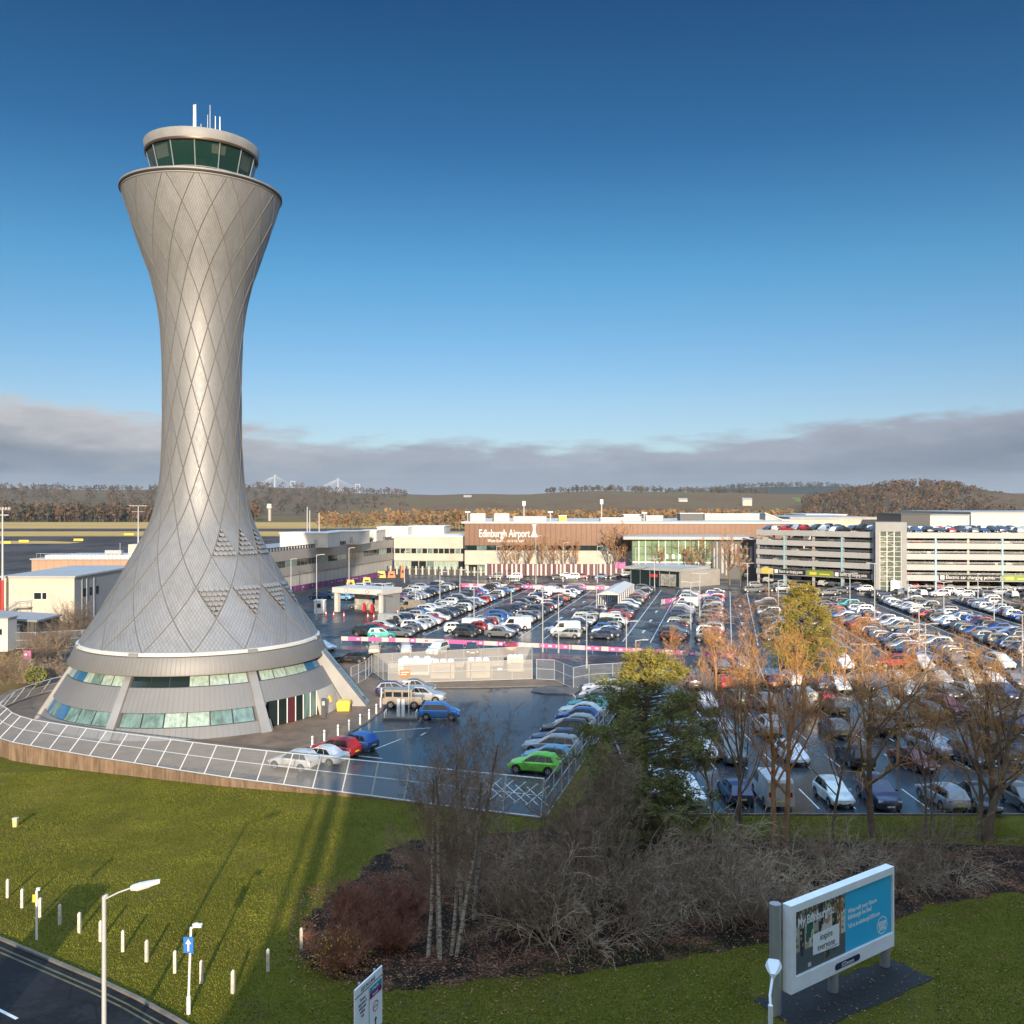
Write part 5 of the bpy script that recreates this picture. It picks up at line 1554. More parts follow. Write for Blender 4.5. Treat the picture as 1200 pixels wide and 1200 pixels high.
    q = MB(); q.fbox(f, L * .42, L * .70, .3, 2.9, .5, .9); q.build('entrance_lobby', M['white'], T)
    q = MB()
    for i in range(4): q.fbox(f, L * .42 + i * 1.7, L * .42 + i * 1.7 + .7, 5.4, 6.6, .22, .28)
    q.build('direction_signs', M['white'], T)
    f2 = frame(B + Vector((.2, 0, 0)), Vector((70.5, 253, 0))); L = f2.L
    T = thing('striped_block', B, 'dark block with pale vertical stripes between the glass entrance and the multi-storey', 'building')
    q = MB(); q.fbox(f2, 0, L, 0, 10.6, -14, 0); q.build('wall', M['dark'], T)
    rr = random.Random(4); q = MB(); u = .3
    while u < L - .6:
        w = rr.uniform(.25, .7); q.fbox(f2, u, u + w, rr.uniform(.5, 5), rr.uniform(7, 10.4), .02, .1); u += w + rr.uniform(.3, 1.2)
    q.build('stripe_panels', M['lightgrey'], T)
    # hoarding
    A, B = Vector((-7.6, 262, 0)), Vector((31.5, 260, 0)); f = frame(A, B); L = f.L
    T = thing('hoarding', A, 'maroon and cream striped hoarding along the terminal forecourt', 'hoarding')
    q = MB(); q.fbox(f, 0, L, .3, 3.6, -.2, 0); q.build('boards', M['maroon'], T)
    rr = random.Random(2); q = MB(); u = 0
    while u < L - .5:
        w = rr.uniform(.35, .6); q.fbox(f, u, u + w, .35, 3.55, .02, .06); u += w + rr.uniform(.6, 1.3)
    q.build('stripes', M['palepink'], T)
    q = MB(); q.fbox(f, L - 2.6, L + .1, 2.4, 4.2, .08, .2); sg = q.build('pink_sign', M['pink'], T)
    # left hoarding and planters near the corner
    A, B = Vector((-36, 268, 0)), Vector((-8, 262, 0)); f = frame(A, B); L = f.L
    T = thing('slatted_barrier', A, 'dark and pale slatted barrier curving below the white terminal block', 'barrier')
    q = MB()
    for i in range(30): q.fbox(f, i * L / 30, i * L / 30 + .45, .2, 2.6, -.1, 0, i % 2)
    q.fbox(f, 0, L, 1.5, 1.8, -.16, -.1, 0)
    q.build('slats', [M['dark'], M['cream']], T)
    for i, (x, y, w, c, h) in enumerate(((411, 687, 2.2, 'yellow', 1.6), (430, 684, 2.2, 'yellow', 1.6), (447, 677, 2.6, 'yellow', 1.8), (459, 677, 2.2, 'orange', 1.8), (472, 677, 1.2, 'orange', 3.4))):
        labs = ['yellow barrier block nearest the tower on the terminal road', 'second yellow barrier block on the terminal road', 'yellow barrier block below the corner of the grey wing', 'orange barrier block right of the yellow ones', 'tall orange cone-shaped marker by the terminal corner']
        P = thing('barrier_block', G(x, y), labs[i], 'barrier', 'coloured barrier blocks on the terminal road')
        q = MB(); p = G(x, y)
        q.hexa([p + Vector(v) for v in ((-w / 2, -.4, 0), (w / 2, -.4, 0), (w / 2, .4, 0), (-w / 2, .4, 0), (-w * .36, -.2, h), (w * .36, -.2, h), (w * .36, .2, h), (-w * .36, .2, h))]); q.build('block', M[c], P)
        q = MB(); q.box(p + Vector((0, -.32, h * .5)), (w * .5, .1, h * .25)); q.build('panel', M['ink'], P)


terminal()


# ------------------------------------------------------------------ multi-storey car park
LEVELS = [3.8, 6.3, 8.8, 11.3, 13.8]
def multistorey():
    segs = [(Vector((63.5, 241.5, 0)), Vector((85.6, 221.5, 0)), 'white banded multi-storey car park section left of the glazed stair tower', 4), (Vector((92.0, 219.5, 0)), Vector((150, 211, 0)), 'white banded multi-storey car park section right of the glazed stair tower', 8)]
    r = random.Random(9)
    for A, B, lab, nb in segs:
        f = frame(A, B); L = f.L; D = 32
        T = thing('multistorey_car_park', A, lab, 'car park', 'multi-storey car park')
        for z in LEVELS:
            q = MB(); q.fbox(f, -.3, L + .3, z - 1.35, z, -.25, 0); q.build('parapet', M['lightgrey'], T)
            q = MB(); q.fbox(f, 0, L, z - 1.30, z - 1.0, -D, -.3); q.build('deck', mat('shade_darkened_deck', (.11, .108, .105), .7, var=.2, vs=.3), T)  # deck colour lowered to paint in the shade of the interior
        q = MB()
        for k in range(nb + 1):
            for w in (-.5, -9, -18): q.fbox(f, k * L / nb - .25, k * L / nb + .25, 0, 12.4, w - .5, w)
        q.build('columns', M['palegrey'], T)
        for k in range(1, nb + 1, 2):
            q = MB(); q.fbox(f, k * L / nb - .2, k * L / nb + .2, 0, 12.4, -.0, .05); q.build('column_strip', mat('pale_blue_strip', (.25, .45, .52), .5), T)
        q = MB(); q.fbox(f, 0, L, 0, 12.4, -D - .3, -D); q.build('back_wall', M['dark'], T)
        q = MB()
        for z in [0] + LEVELS[:-1]:
            zz = z + .25 if z else 1.0
            for e in (.3, .55): q.fbox(f, 0, L, zz + e - .3, zz + e - .24, -.2, -.14)
        q.build('guard_rails', M['galv'], T)
        # cars on the decks
        for li, z in enumerate([None] + LEVELS):
            zz = 0.0 if z is None else z - 1.0
            if z == LEVELS[-1]: zz = z - .45
            for w in (-3.4, -14.5, -20, -28.5):
                u = 1.5
                while u < L - 1:
                    if r.random() < (.75 if z == LEVELS[-1] else .5 if w > -5 else .35):
                        p = f(u, zz, w); a = math.degrees(math.atan2(f.w.y, f.w.x))
                        far_cars.append((r.choice(['hatchback', 'suv', 'hatchback', 'estate']), p, a + r.choice([0, 180]), r.choices(['white', 'silver', 'grey', 'black', 'dark blue', 'red', 'orange'], [5, 3, 4, 5, 3, 1.2, .4])[0]))
                    u += 2.5
        for k, (u0, u1, txt, bg) in enumerate([(1.2, 4.4, '', 'yellow'), (4.6, 13.2, 'Electric car charging points', 'black'), (13.4, 20.2, '', 'green'), (20.4, 29.4, 'Electric car charging points', 'black')] if nb == 4 else [(8, 21.5, 'Electric car charging points', 'black'), (21.8, 29.5, '', 'green'), (29.8, 43.5, 'Electric car charging points', 'black'), (43.8, 50, '', 'green')]):
            q = MB(); q.fbox(f, u0, u1, 2.62, 4.0, .02, .1); b = q.build('sign_board', M[bg], T)
            if txt:
                text_mesh(txt, 1.15, f, u0 + 1.5, 3.0, .12, M['white'], T, depth=.02, stretch=(u1 - u0 - 1.8) / 13.6)
                q = MB(); q.fbox(f, u0 + .3, u0 + 1.2, 2.85, 3.8, .1, .13); q.build('plug_mark', M['white'], b)
            elif bg == 'green':
                q = MB(); q.fbox(f, u0 + .8, u0 + 2.6, 2.9, 3.6, .1, .13); q.fbox(f, u0 + 3.4, u1 - .8, 3.0, 3.3, .1, .13); q.build('sign_marks', M['yellow'], b)
    # stair tower
    A, B = Vector((86.0, 219.0, 0)), Vector((91.7, 217.4, 0)); f = frame(A, B); L = f.L
    T = thing('stair_tower', A, 'tall glazed stair tower with pale frame in the middle of the multi-storey', 'stair tower')
    q = MB(); q.fbox(f, -.6, .35, 0, 16.2, -7, 0); q.fbox(f, L - .9, L + .3, 0, 16.2, -7, 0); q.fbox(f, .35, L - .9, 14.0, 16.2, -7, 0); q.build('frame', mat('stair_tower_grey', (.26, .26, .255), .55, var=.1, vs=.4), T)
    q = MB(); q.fbox(f, .35, L - .9, 0, 14, -7, -6.6); q.build('back_wall', M['cream'], T)
    q = MB()
    for i in range(7):
        z = 2.0 + i * 2.0
        q.fbox(f, .35, L - .9, z, z + .16, -6.6, -3.6)
    q.build('landings', M['offwhite'], T)
    for i in range(6):
        q = MB(); z = 2.0 + i * 2.0; a, b = (.6, L - 1.2) if i % 2 else (L - 1.2, .6)
        P = lambda u, v, w: f(u, v, w)
        q.hexa([P(a, z, -1.6), P(b, z + 2, -1.6), P(b, z + 2, -3.2), P(a, z, -3.2), P(a, z + .3, -1.6), P(b, z + 2.3, -1.6), P(b, z + 2.3, -3.2), P(a, z + .3, -3.2)]); q.build('stair_flight', M['offwhite'], T)
    q = MB(); q.fbox(f, .35, L - .9, .2, 13.9, -.24, -.2); q.build('glass_front', glass_mat('stair_glass', (.30, .36, .28), .22), T)
    for i in range(4):
        q = MB(); u = .35 + (L - 1.25) * i / 3; q.fbox(f, u - .08, u + .08, 0, 14, -.18, -.02); q.build('mullion', M['white'], T)
    q = MB()
    for i in range(1, 12): q.fbox(f, .35, L - .9, i * 1.16, i * 1.16 + .1, -.18, -.06)
    q.build('transoms', M['galv'], T)
    q = MB(); q.fbox(f, L * .45, L * .8, 0, 2.6, .02, .5); q.build('entrance_porch', M['white'], T)


multistorey()
far_cars_object(far_cars)


# ------------------------------------------------------------------ buildings on the left and the back
def simple_building(name, lab, x0, x1, yt, yb, Y, depth, m, cat='building', roofm='lightgrey', wins=None, sk=0.0):
    X0, X1 = (x0 - CX) / FPX * Y, (x1 - CX) / FPX * Y
    zt = CAMH - (yt - HY) / FPX * Y
    T = thing(name, (X0, Y, 0), lab, cat)
    q = MB(); q.prism([(X0, Y), (X1, Y + sk), (X1, Y + sk + depth), (X0, Y + depth)], 0, zt); q.build('wall', m, T)
    q = MB(); q.prism([(X0 - .3, Y - .3), (X1 + .3, Y + sk - .3), (X1 + .3, Y + sk + depth + .3), (X0 - .3, Y + depth + .3)], zt, zt + .3); q.build('roof', M[roofm], T)
    f = frame((X0, Y), (X1, Y + sk))
    for u0, u1, v0, v1 in (wins or []):
        q = MB(); q.fbox(f, u0 - .08, u1 + .08, v0 - .08, v1 + .08, 0, .03); w = q.build('window', M['white'], T)
        q = MB(); q.fbox(f, u0, u1, v0, v1, .03, .06); q.build('pane', M['g_dark'], w)
    return T, f, zt


def left_buildings():
    Y = 158
    T, f, zt = simple_building('service_building', 'white two-storey service building with an outside stair left of the tower', 2, 87, 677, 733, Y, 26, M['cream'], 'building', 'lightgrey', [(5.5, 6.7, 4.5, 5.6), (6.9, 7.6, 4.5, 5.6)])
    fe = frame(f(f.L, 0, 0), f(f.L, 0, -26))
    q = MB(); q.fbox(fe, 0.02, 26, .1, zt - .05, .01, .05); q.build('end_wall', M['grey'], T)
    for u in (3.2, 5.6, 8.2):
        q = MB(); q.fbox(fe, u, u + .9, 4.6, 6.0, .05, .1); q.build('window', M['g_dark'], T)
    for u in (2.6, 4.4, 7.2):
        q = MB(); q.fbox(fe, u, u + .12, 0, zt - .1, .05, .15); q.build('downpipe', M['lightgrey'], T)
    # outside stair
    S = thing('outside_stair', f(.5, 0, 1.6), 'galvanised steel stair against the white service building', 'stair')
    q = MB()
    for i in range(14):
        u = -1.4 + i * .32; q.fbox(f, u, u + .3, .2 + i * .22, .26 + i * .22, .4, 1.6)
    q.fbox(f, 3.1, 5.3, 3.2, 3.3, .4, 1.9); q.build('treads', M['galv'], S)
    q = MB()
    for w in (.4, 1.6): q.tube([f(-1.5, 1.1, w), f(3.1, 4.2, w), f(5.3, 4.3, w)], .05, 4); q.tube([f(-1.5, .2, w), f(3.1, 3.2, w)], .09, 4)
    for u in (3.3, 5.2): q.tube([f(u, 0, 1.7), f(u, 4.3, 1.7)], .06, 4)
    q.build('handrails', M['galv'], S)
    # salmon building behind
    T, f, zt = simple_building('freight_building', 'pinkish clad building with a white railed roof behind the white service building', 37, 190, 656, 690, 225, 25, rib_mat('salmon_panels', (.40, .25, .17), (.32, .19, .13), 1.8, 'X', .93), 'building')
    q = MB(); q.fbox(f, 3, 34, zt + .3, zt + 1.1, -3.5, -.6); q.build('roof_monitor', M['white'], T)
    q = MB()
    for i in range(30): q.tube([f(1 + i * 1.02, zt + .3, -.3), f(1 + i * 1.02, zt + 1.5, -.3)], .05, 4)
    q.tube([f(1, zt + 1.5, -.3), f(31, zt + 1.5, -.3)], .05, 4); q.build('roof_railing', M['galv'], T)
    q = MB(); q.fbox(f, 22.5, 27, zt + .3, zt + 3.6, -6, -2); q.build('stair_head', M['cream'], T)
    q = MB(); q.fbox(f, 17, 21, zt + 1.1, zt + 2.2, -3, -1.5); q.tube([f(20.5, zt + 1, -2), f(20.5, zt + 4, -2)], .1, 4); q.build('roof_equipment', M['galv'], T)
    # grey slatted compound and white huts in front
    T, f, zt = simple_building('storage_shed', 'long dark slatted storage shed with flat rusty roof at the left edge', -30, 62, 724, 748, 141, 7, rib_mat('dark_slats', (.10, .095, .09), (.045, .042, .04), .9, 'X', .75), 'shed', 'grey', sk=-5)
    for i, (x, y, w, h) in enumerate(((2, 748, 3.0, 4.6), (12, 744, 1.6, 3.0))):
        p = G(x, y + 14); P = thing('site_hut', p, ['white site hut at the left edge beside the slatted shed', 'smaller white hut behind the left edge hut'][i], 'hut', 'white site huts')
        q = MB(); q.box(p + Vector((0, 0, h / 2)), (w, 2.4, h)); q.build('hut_body', M['offwhite'], P)
        q = MB(); q.box(p + Vector((0, 0, h + .08)), (w + .3, 2.7, .16)); q.build('roof', M['grey'], P)
        q = MB(); q.box(p + Vector((.3, -1.22, h * .6)), (.8, .06, .8)); q.build('window', M['g_dark'], P)
    F = thing('mesh_fence', (-80, 136, 0), 'dark wire fence with bent posts in front of the slatted shed on the left', 'fence')
    fence_run(F, [Vector((-84, 133, 0)), Vector((-68, 133, 0)), Vector((-54, 139, 0)), Vector((-48, 152, 0))], 2.4, 3.0, 'mesh')
    # pink notice
    p = G(32, 786); P = thing('notice_board', p, 'small bright pink notice board on two posts among the bushes left of the tower', 'sign')
    q = MB(); q.box(p + Vector((0, 0, 1.9)), (.95, .06, 1.2)); q.build('board', M['pink'], P)
    q = MB(); q.box(p + Vector((-.2, -.04, 2.05)), (.4, .02, .3)); q.build('print', M['white'], P)
    for dx in (-.35, .35):
        q = MB(); q.tube([p + Vector((dx, .05, 0)), p + Vector((dx, .05, 2.4))], .04, 4); q.build('post', M['galv'], P)
    # high floodlight masts of the apron
    for x, yb, yt, lab in ((3, 735, 597, 'tall floodlight mast with red lower part at the left edge'), (162, 640, 593, 'tall floodlight mast on the apron just left of the tower'), (360, 655, 594, 'pair of slim masts behind the grey wing, left one'), (363, 655, 598, 'pair of slim masts behind the grey wing, right one'), (374, 652, 601, 'single slim mast behind the white plant rooms')):
        p = G(x, yb); h = (yb - yt) / (yb - HY) * CAMH
        P = thing('floodlight_mast', p, lab, 'mast', 'floodlight masts')
        w = .10 + p.y * .0004
        q = MB(); q.tube([p, p + Vector((0, 0, h * .45)), p + Vector((0, 0, h * .451)), p + Vector((0, 0, h))], [w * 1.4, w * 1.2, w, w * .7], 6)
        for i in range(len(q.f)): q.m[i] = 0
        q.build('pole', M['pole'], P)
        if x < 200:
            q = MB(); q.tube([p + Vector((0, -.1, .1)), p + Vector((0, -.1, h * .4))], w * 1.55, 6)
            if x < 10: q.build('red_sleeve', M['red'], P)
            bw = p.y * .017
            q = MB(); q.box(p + Vector((0, 0, h)), (bw, .3, .18)); q.box(p + Vector((0, 0, h - p.y * .006)), (bw * .8, .3, .18))
            for k in range(6): q.box(p + Vector(((k - 2.5) * bw / 5, -.2, h + .2)), (bw * .12, .4, .35))
            q.build('floodlights', M['lightgrey'], P)
    # airfield signs
    for i, (x, y, w) in enumerate(((92, 634.8, 5), (28, 636.5, 5), (151, 628, 6), (8, 638, 4))):
        p = G(x, y); P = thing('airfield_sign', p, ['yellow taxiway sign on the grass island', 'yellow taxiway sign nearer the left edge', 'yellow sign on the grass strip left of the tower', 'yellow taxiway sign by the floodlight mast'][i], 'airfield sign', 'yellow airfield signs')
        q = MB(); q.box(p + Vector((0, 0, 1.0)), (w, .3, 1.2)); q.build('board', M['yellow'], P)
        q = MB(); q.box(p + Vector((-w * .3, 0, .2)), (.15, .15, .4)); q.box(p + Vector((w * .3, 0, .2)), (.15, .15, .4)); q.build('legs', M['dark'], P)
    # small radar tower across the field
    p = G(316, 610.5); h = 16.5
    P = thing('radar_tower', p, 'small lattice tower with a white box head beyond the runway right of the control tower', 'tower')
    q = MB(); q.tube([p, p + Vector((0, 0, h - 3))], 1.6, 8); q.build('shaft', M['palegrey'], P)
    q = MB(); q.box(p + Vector((0, 0, h - 1.5)), (5, 5, 2.2)); q.box(p + Vector((0, 0, h + 1.2)), (4.2, 4.2, 2.0)); q.build('head', M['offwhite'], P)
    q = MB(); q.box(p + Vector((0, 0, h - .15)), (5.6, 5.6, .5)); q.build('platform', M['grey'], P)
    # sheds beyond the multi-storey
    simple_building('industrial_shed', 'long pale flat industrial shed at the right edge behind the multi-storey', 1138, 1330, 601, 640, 330, 60, rib_mat('pale_shed_sheeting', (.52, .50, .46), (.45, .43, .40), 2.4, 'X', .9), 'shed')
    simple_building('rear_terminal_roof', 'grey beige flat roofed terminal block behind the left multi-storey section', 926, 1030, 607, 640, 330, 50, M['cream'], 'building', 'lightgrey')
    simple_building('low_white_shed', 'low white strip shed behind the multi-storey, left of the stair tower', 945, 992, 603.5, 640, 420, 30, M['offwhite'], 'shed', 'white')
    simple_building('plant_deck', 'dark plant deck with pipes behind the multi-storey right of the stair tower', 1056, 1090, 603, 640, 300, 20, M['dark'], 'plant', 'dark')
    simple_building('white_plant_block', 'white plant block among the roof plant behind the right multi-storey section', 1090, 1136, 604, 640, 305, 18, M['offwhite'], 'plant', 'grey')
    # curved grey roof left of the multi-storey
    Y = 300; X0, X1 = (897 - CX) / FPX * Y, (935 - CX) / FPX * Y
    P = thing('pitched_roof_hall', (X0, Y, 0), 'grey hall with a sloping roof just behind the left end of the multi-storey', 'building')
    q = MB(); q.hexa([(X0, Y, 0), (X1, Y, 0), (X1, Y + 20, 0), (X0, Y + 20, 0), (X0, Y, 17.2), (X1, Y, 13.0), (X1, Y + 20, 13.0), (X0, Y + 20, 17.2)]); q.build('wall', M['lightgrey'], P)
    q = MB(); q.hexa([(X0 - .3, Y - .4, 17.2), (X1, Y - .4, 13.0), (X1, Y + 20, 13.0), (X0 - .3, Y + 20, 17.2), (X0 - .3, Y - .4, 17.6), (X1, Y - .4, 13.4), (X1, Y + 20, 13.4), (X0 - .3, Y + 20, 17.6)]); q.build('roof', M['offwhite'], P)
    # a low house on the far hillside
    for i, (x, y, Y) in enumerate(((800, 588, 1500), (875, 588, 1400), (548, 584, 1700))):
        X = (x - CX) / FPX * Y; z = CAMH - (y - HY) / FPX * Y - 4
        P = thing('farm_house', (X, Y, z), ['pale house on the far slope above the terminal', 'pale house on the far slope left of the green field', 'white house on the brown slope above the terminal hall'][i], 'house', 'far houses')
        q = MB(); q.box((X, Y, z + 2.5), (14, 8, 9)); q.build('wall', M['cream'], P)
        q = MB(); q.hexa([(X - 7.4, Y - 4.4, z + 7), (X + 7.4, Y - 4.4, z + 7), (X + 7.4, Y + 4.4, z + 7), (X - 7.4, Y + 4.4, z + 7), (X - 7.4, Y - .1, z + 10), (X + 7.4, Y - .1, z + 10), (X + 7.4, Y + .1, z + 10), (X - 7.4, Y + .1, z + 10)]); q.build('roof', M['grey'], P)


left_buildings()


# ------------------------------------------------------------------ far land: hills, woods, bridges
def hill(name, sky, Y, depth, m, base=-2.0, seed=1, rough=2.0):
    """a ridge whose crest is surveyed as (photo x, photo y) at distance Y"""
    r = random.Random(seed)
    xs = np.array([s[0] for s in sky], float); ys = np.array([s[1] for s in sky], float)
    n = int((xs[-1] - xs[0]) / 6); k = 16
    mb = MB()
    crest = []
    for i in range(n + 1):
        x = xs[0] + (xs[-1] - xs[0]) * i / n
        crest.append((x, CAMH + (HY - float(np.interp(x, xs, ys))) / FPX * Y))
    ph = [r.uniform(0, 6) for _ in range(6)]
    for i, (x, zc) in enumerate(crest):
        X = (x - CX) / FPX * Y
        e = min(1, i / 6, (n - i) / 6) if n > 12 else 1
        for j in range(k + 1):
            t = j / k; y = Y - depth + depth * 1.6 * t
            s = math.sin(min(1, t / .625) * math.pi / 2) ** 1.3 if t <= .625 else math.cos((t - .625) / .375 * math.pi / 2)
            w = rough * (math.sin(X * .011 + ph[0] + y * .004) + .6 * math.sin(X * .027 + ph[1]) + .4 * math.sin(y * .02 + ph[2])) * s * (1 - abs(t - .3))
            mb.vert((X, y, base + (zc - base) * s * e + (w if t < .55 else 0)))
    for i in range(n):
        for j in range(k):
            a = i * (k + 1) + j
            mb.f.append((a, a + k + 1, a + k + 2, a + 1)); mb.m.append(0)
    st(mb.build(name, m, smooth=60))
    def zat(X, y):
        x = X / Y * FPX + CX
        t = (y - (Y - depth)) / (depth * 1.6)
        zc = CAMH + (HY - float(np.interp(x, xs, ys))) / FPX * Y
        s = math.sin(clamp(t / .625) * math.pi / 2) ** 1.3
        return base + (zc - base) * s
    return zat


WOODC = {'brown': [(.10, .068, .045), (.125, .08, .05), (.08, .058, .042), (.14, .088, .052), (.065, .058, .04)],
         'dark': [(.07, .055, .04), (.09, .068, .045), (.055, .054, .035), (.11, .075, .05)],
         'orange': [(.25, .15, .07), (.20, .12, .06), (.29, .17, .08), (.15, .11, .06), (.17, .12, .06)]}
def wood(name, label, trees, pal, seed=1, nq=22):
    """far-off wood: every tree a trunk and a loose crown of twiggy faces"""
    r = np.random.RandomState(seed)
    V, C, F = [], [], []
    nv = 0
    for (x, y, z, h) in trees:
        w = h * r.uniform(.28, .42)
        n = int(nq * 1.5)
        cz = z + h * .60
        d = r.normal(size=(n, 3)); d /= np.linalg.norm(d, axis=1)[:, None]; rad = r.uniform(.35, 1, n) ** .5
        c = np.stack([x + d[:, 0] * rad * w, y + d[:, 1] * rad * w, cz + d[:, 2] * rad * h * .42], 1)
        s = h * r.uniform(.05, .12, n)[:, None]
        a = r.normal(size=(n, 3)); a /= np.linalg.norm(a, axis=1)[:, None]
        b = r.normal(size=(n, 3)); b -= a * (a * b).sum(1)[:, None]; b /= np.linalg.norm(b, axis=1)[:, None]
        q = np.stack([c - a * s - b * s * .6, c + a * s - b * s * .4, c + a * s * .7 + b * s, c - a * s * .6 + b * s * .8], 1).reshape(-1, 3)
        col = np.array(pal[r.randint(len(pal))]) * r.uniform(.8, 1.2)
        tr = np.array([(x - h * .03, y, z - 1), (x + h * .03, y, z - 1), (x + h * .012, y, z + h * .7), (x - h * .012, y, z + h * .7)])
        q = np.concatenate([q, tr]); V.append(q); C.append(np.tile(np.append(col, 1.0), (len(q), 1)))
        F.append(np.arange(nv, nv + len(q)).reshape(-1, 4)); nv += len(q)
    V = np.concatenate(V); F = np.concatenate(F)
    me = bpy.data.meshes.new(name); me.vertices.add(len(V)); me.vertices.foreach_set('co', V.astype(np.float32).ravel())
    me.loops.add(F.size); me.loops.foreach_set('vertex_index', F.astype(np.int32).ravel())
    me.polygons.add(len(F)); me.polygons.foreach_set('loop_start', np.arange(0, F.size, 4, dtype=np.int32)); me.polygons.foreach_set('loop_total', np.full(len(F), 4, dtype=np.int32))
    me.update(calc_edges=True)
    at = me.color_attributes.new('tint', 'FLOAT_COLOR', 'POINT'); at.data.foreach_set('color', np.concatenate(C).astype(np.float32).ravel())
    me.materials.append(bpy.data.materials.get('winter_woodland') or wood_far_mat())
    o = link(name, me); tag(o, label, 'woodland', None, 'stuff')


def far_land():
    brown = hill_mat('brown_wooded_hill', [(.3, (.085, .06, .04)), (.5, (.14, .10, .062)), (.62, (.17, .115, .07)), (.75, (.22, .15, .08))])
    field = hill_mat('brown_winter_fields', [(.35, (.12, .075, .045)), (.5, (.17, .11, .065)), (.58, (.13, .12, .05)), (.7, (.22, .14, .08))], .003)
    bluish = hill_mat('far_dark_wooded_hill', [(.3, (.03, .036, .032)), (.55, (.05, .056, .045)), (.75, (.075, .075, .055))], .003)
    green = hill_mat('green_field', [(.3, (.14, .20, .05)), (.7, (.20, .26, .07))], .004)
    r = random.Random(11)
    zl = hill('hill', [(-260, 574), (-60, 573), (0, 571.5), (60, 573), (130, 575), (200, 574), (280, 573), (330, 571.5), (365, 572.5), (372, 576), (420, 578), (470, 579), (540, 581), (640, 583)], 2600, 1300, brown, seed=2)
    zm = hill('hill', [(440, 584), (480, 581), (540, 580), (620, 579.5), (655, 577), (690, 575.5), (730, 576), (780, 577), (830, 578), (900, 579), (990, 582)], 2100, 1050, field, seed=3)
    zf = hill('hill', [(770, 580), (830, 575), (870, 571.5), (900, 570.5), (960, 570), (1000, 573), (1060, 577), (1120, 580)], 3600, 1200, bluish, seed=4)
    zg = hill('hill', [(820, 587), (860, 584.5), (920, 583), (985, 583.5), (1040, 586), (1080, 588)], 1700, 500, green, seed=5, rough=.5)
    zh = hill('hill', [(930, 590), (975, 583), (1005, 577), (1030, 573), (1055, 570), (1080, 570), (1105, 571.5), (1125, 573), (1145, 579), (1175, 585), (1200, 589)], 1500, 520, brown, seed=6)
    zr = hill('hill', [(1090, 586), (1130, 581.5), (1160, 578.5), (1200, 578), (1260, 576), (1400, 577)], 2200, 800, field, seed=7)
    T = []
    for _ in range(520):      # wood edge across the airfield
        x = r.uniform(-160, 300) ; Y = r.uniform(965, 1120); T.append(((x - CX) / FPX * Y, Y, 0, r.uniform(13, 20)))
    wood('woodland_edge', 'brown bare woodland edge beyond the runway on the left', T, WOODC['brown'], 1, 30)
    T = []
    for _ in range(800):
        x = r.uniform(-160, 480); Y = r.uniform(1350, 2600); X = (x - CX) / FPX * Y; T.append((X, Y, zl(X, Y) - 1, r.uniform(12, 19)))
    wood('hillside_woodland', 'dark brown woodland covering the far low hill on the left', T, WOODC['dark'], 2, 16)
    T = []
    for _ in range(620):
        x = r.uniform(372, 930); Y = r.uniform(700, 1000); X = (x - CX) / FPX * Y
        T.append((X, Y, 0, r.uniform(8, 15) * (1 if x > 440 else .8)))
    wood('tree_belt', 'orange brown belt of bare trees beyond the terminal roofs', T, WOODC['orange'], 3, 26)
    T = []
    for _ in range(700):
        x = r.uniform(940, 1195); Y = r.uniform(1050, 1500); X = (x - CX) / FPX * 1500 * (Y / 1500); T.append((X, Y, zh(X * 1500 / Y, Y) - 1, r.uniform(9, 14)))
    wood('hill_woodland', 'brown woodland covering the rounded hill on the right', T, WOODC['brown'], 4, 18)
    T = []
    for _ in range(420):
        x = r.uniform(900, 1330); Y = r.uniform(800, 980); X = (x - CX) / FPX * Y; T.append((X, Y, 0, r.uniform(7, 12)))
    wood('tree_belt', 'low brown tree belt behind the multi-storey car park', T, WOODC['brown'], 5, 20)
    T = []
    for _ in range(380):
        x = r.uniform(780, 1080); Y = r.uniform(3150, 3600); X = (x - CX) / FPX * Y; T.append((X, Y, zf(X * 3600 / Y, Y) - 2, r.uniform(14, 22)))
    wood('far_hill_woodland', 'dark conifer woodland on the farthest hill right of centre', T, [(.035, .045, .035), (.05, .055, .045)], 6, 12)
    T = []
    for _ in range(150):
        x = r.uniform(640, 900); Y = r.uniform(1800, 2150); X = (x - CX) / FPX * Y; T.append((X, Y, zm(X * 2100 / Y, Y) - 1, r.uniform(9, 15)))
    for x in (370, 376, 383, 390, 430, 434, 438, 446, 455, 463): T.append(((x - CX) / FPX * 2550, 2550, 42, 16))
    wood('ridge_trees', 'scattered dark trees along the middle skyline ridge', T, WOODC['dark'], 7, 24)
    # cable-stayed bridge and suspension bridge towers
    Y = 7000
    pale = mat('bridge_white', (.36, .38, .41), .7)
    for i, (x, yt, half) in enumerate(((322, 556, 32), (396, 560, 29))):
        X = (x - CX) / FPX * Y; zt = CAMH + (HY - yt) / FPX * Y; zd = 108; hw = half / FPX * Y
        P = thing('cable_stayed_bridge', (X, Y, 0), ['pale cable-stayed bridge tower with fanned cables on the horizon, nearer the control tower', 'pale cable-stayed bridge tower with fanned cables on the horizon, farther right'][i], 'bridge', 'bridge towers on the horizon')
        q = MB(); q.tube([(X, Y, -10), (X, Y, zt)], [9, 5], 6); q.build('bridge_tower', pale, P)
        q = MB()
        for k in range(1, 15):
            for s in (1, -1): q.tube([(X, Y, zt - 3 - k * .2), (X + s * hw * k / 14, Y, zd)], .75, 3)
        q.build('cables', mat('bridge_cables', (.30, .33, .37), .7), P)
        q = MB(); q.box((X, Y, zd), (hw * 2.1, 30, 5)); q.build('deck', pale, P)
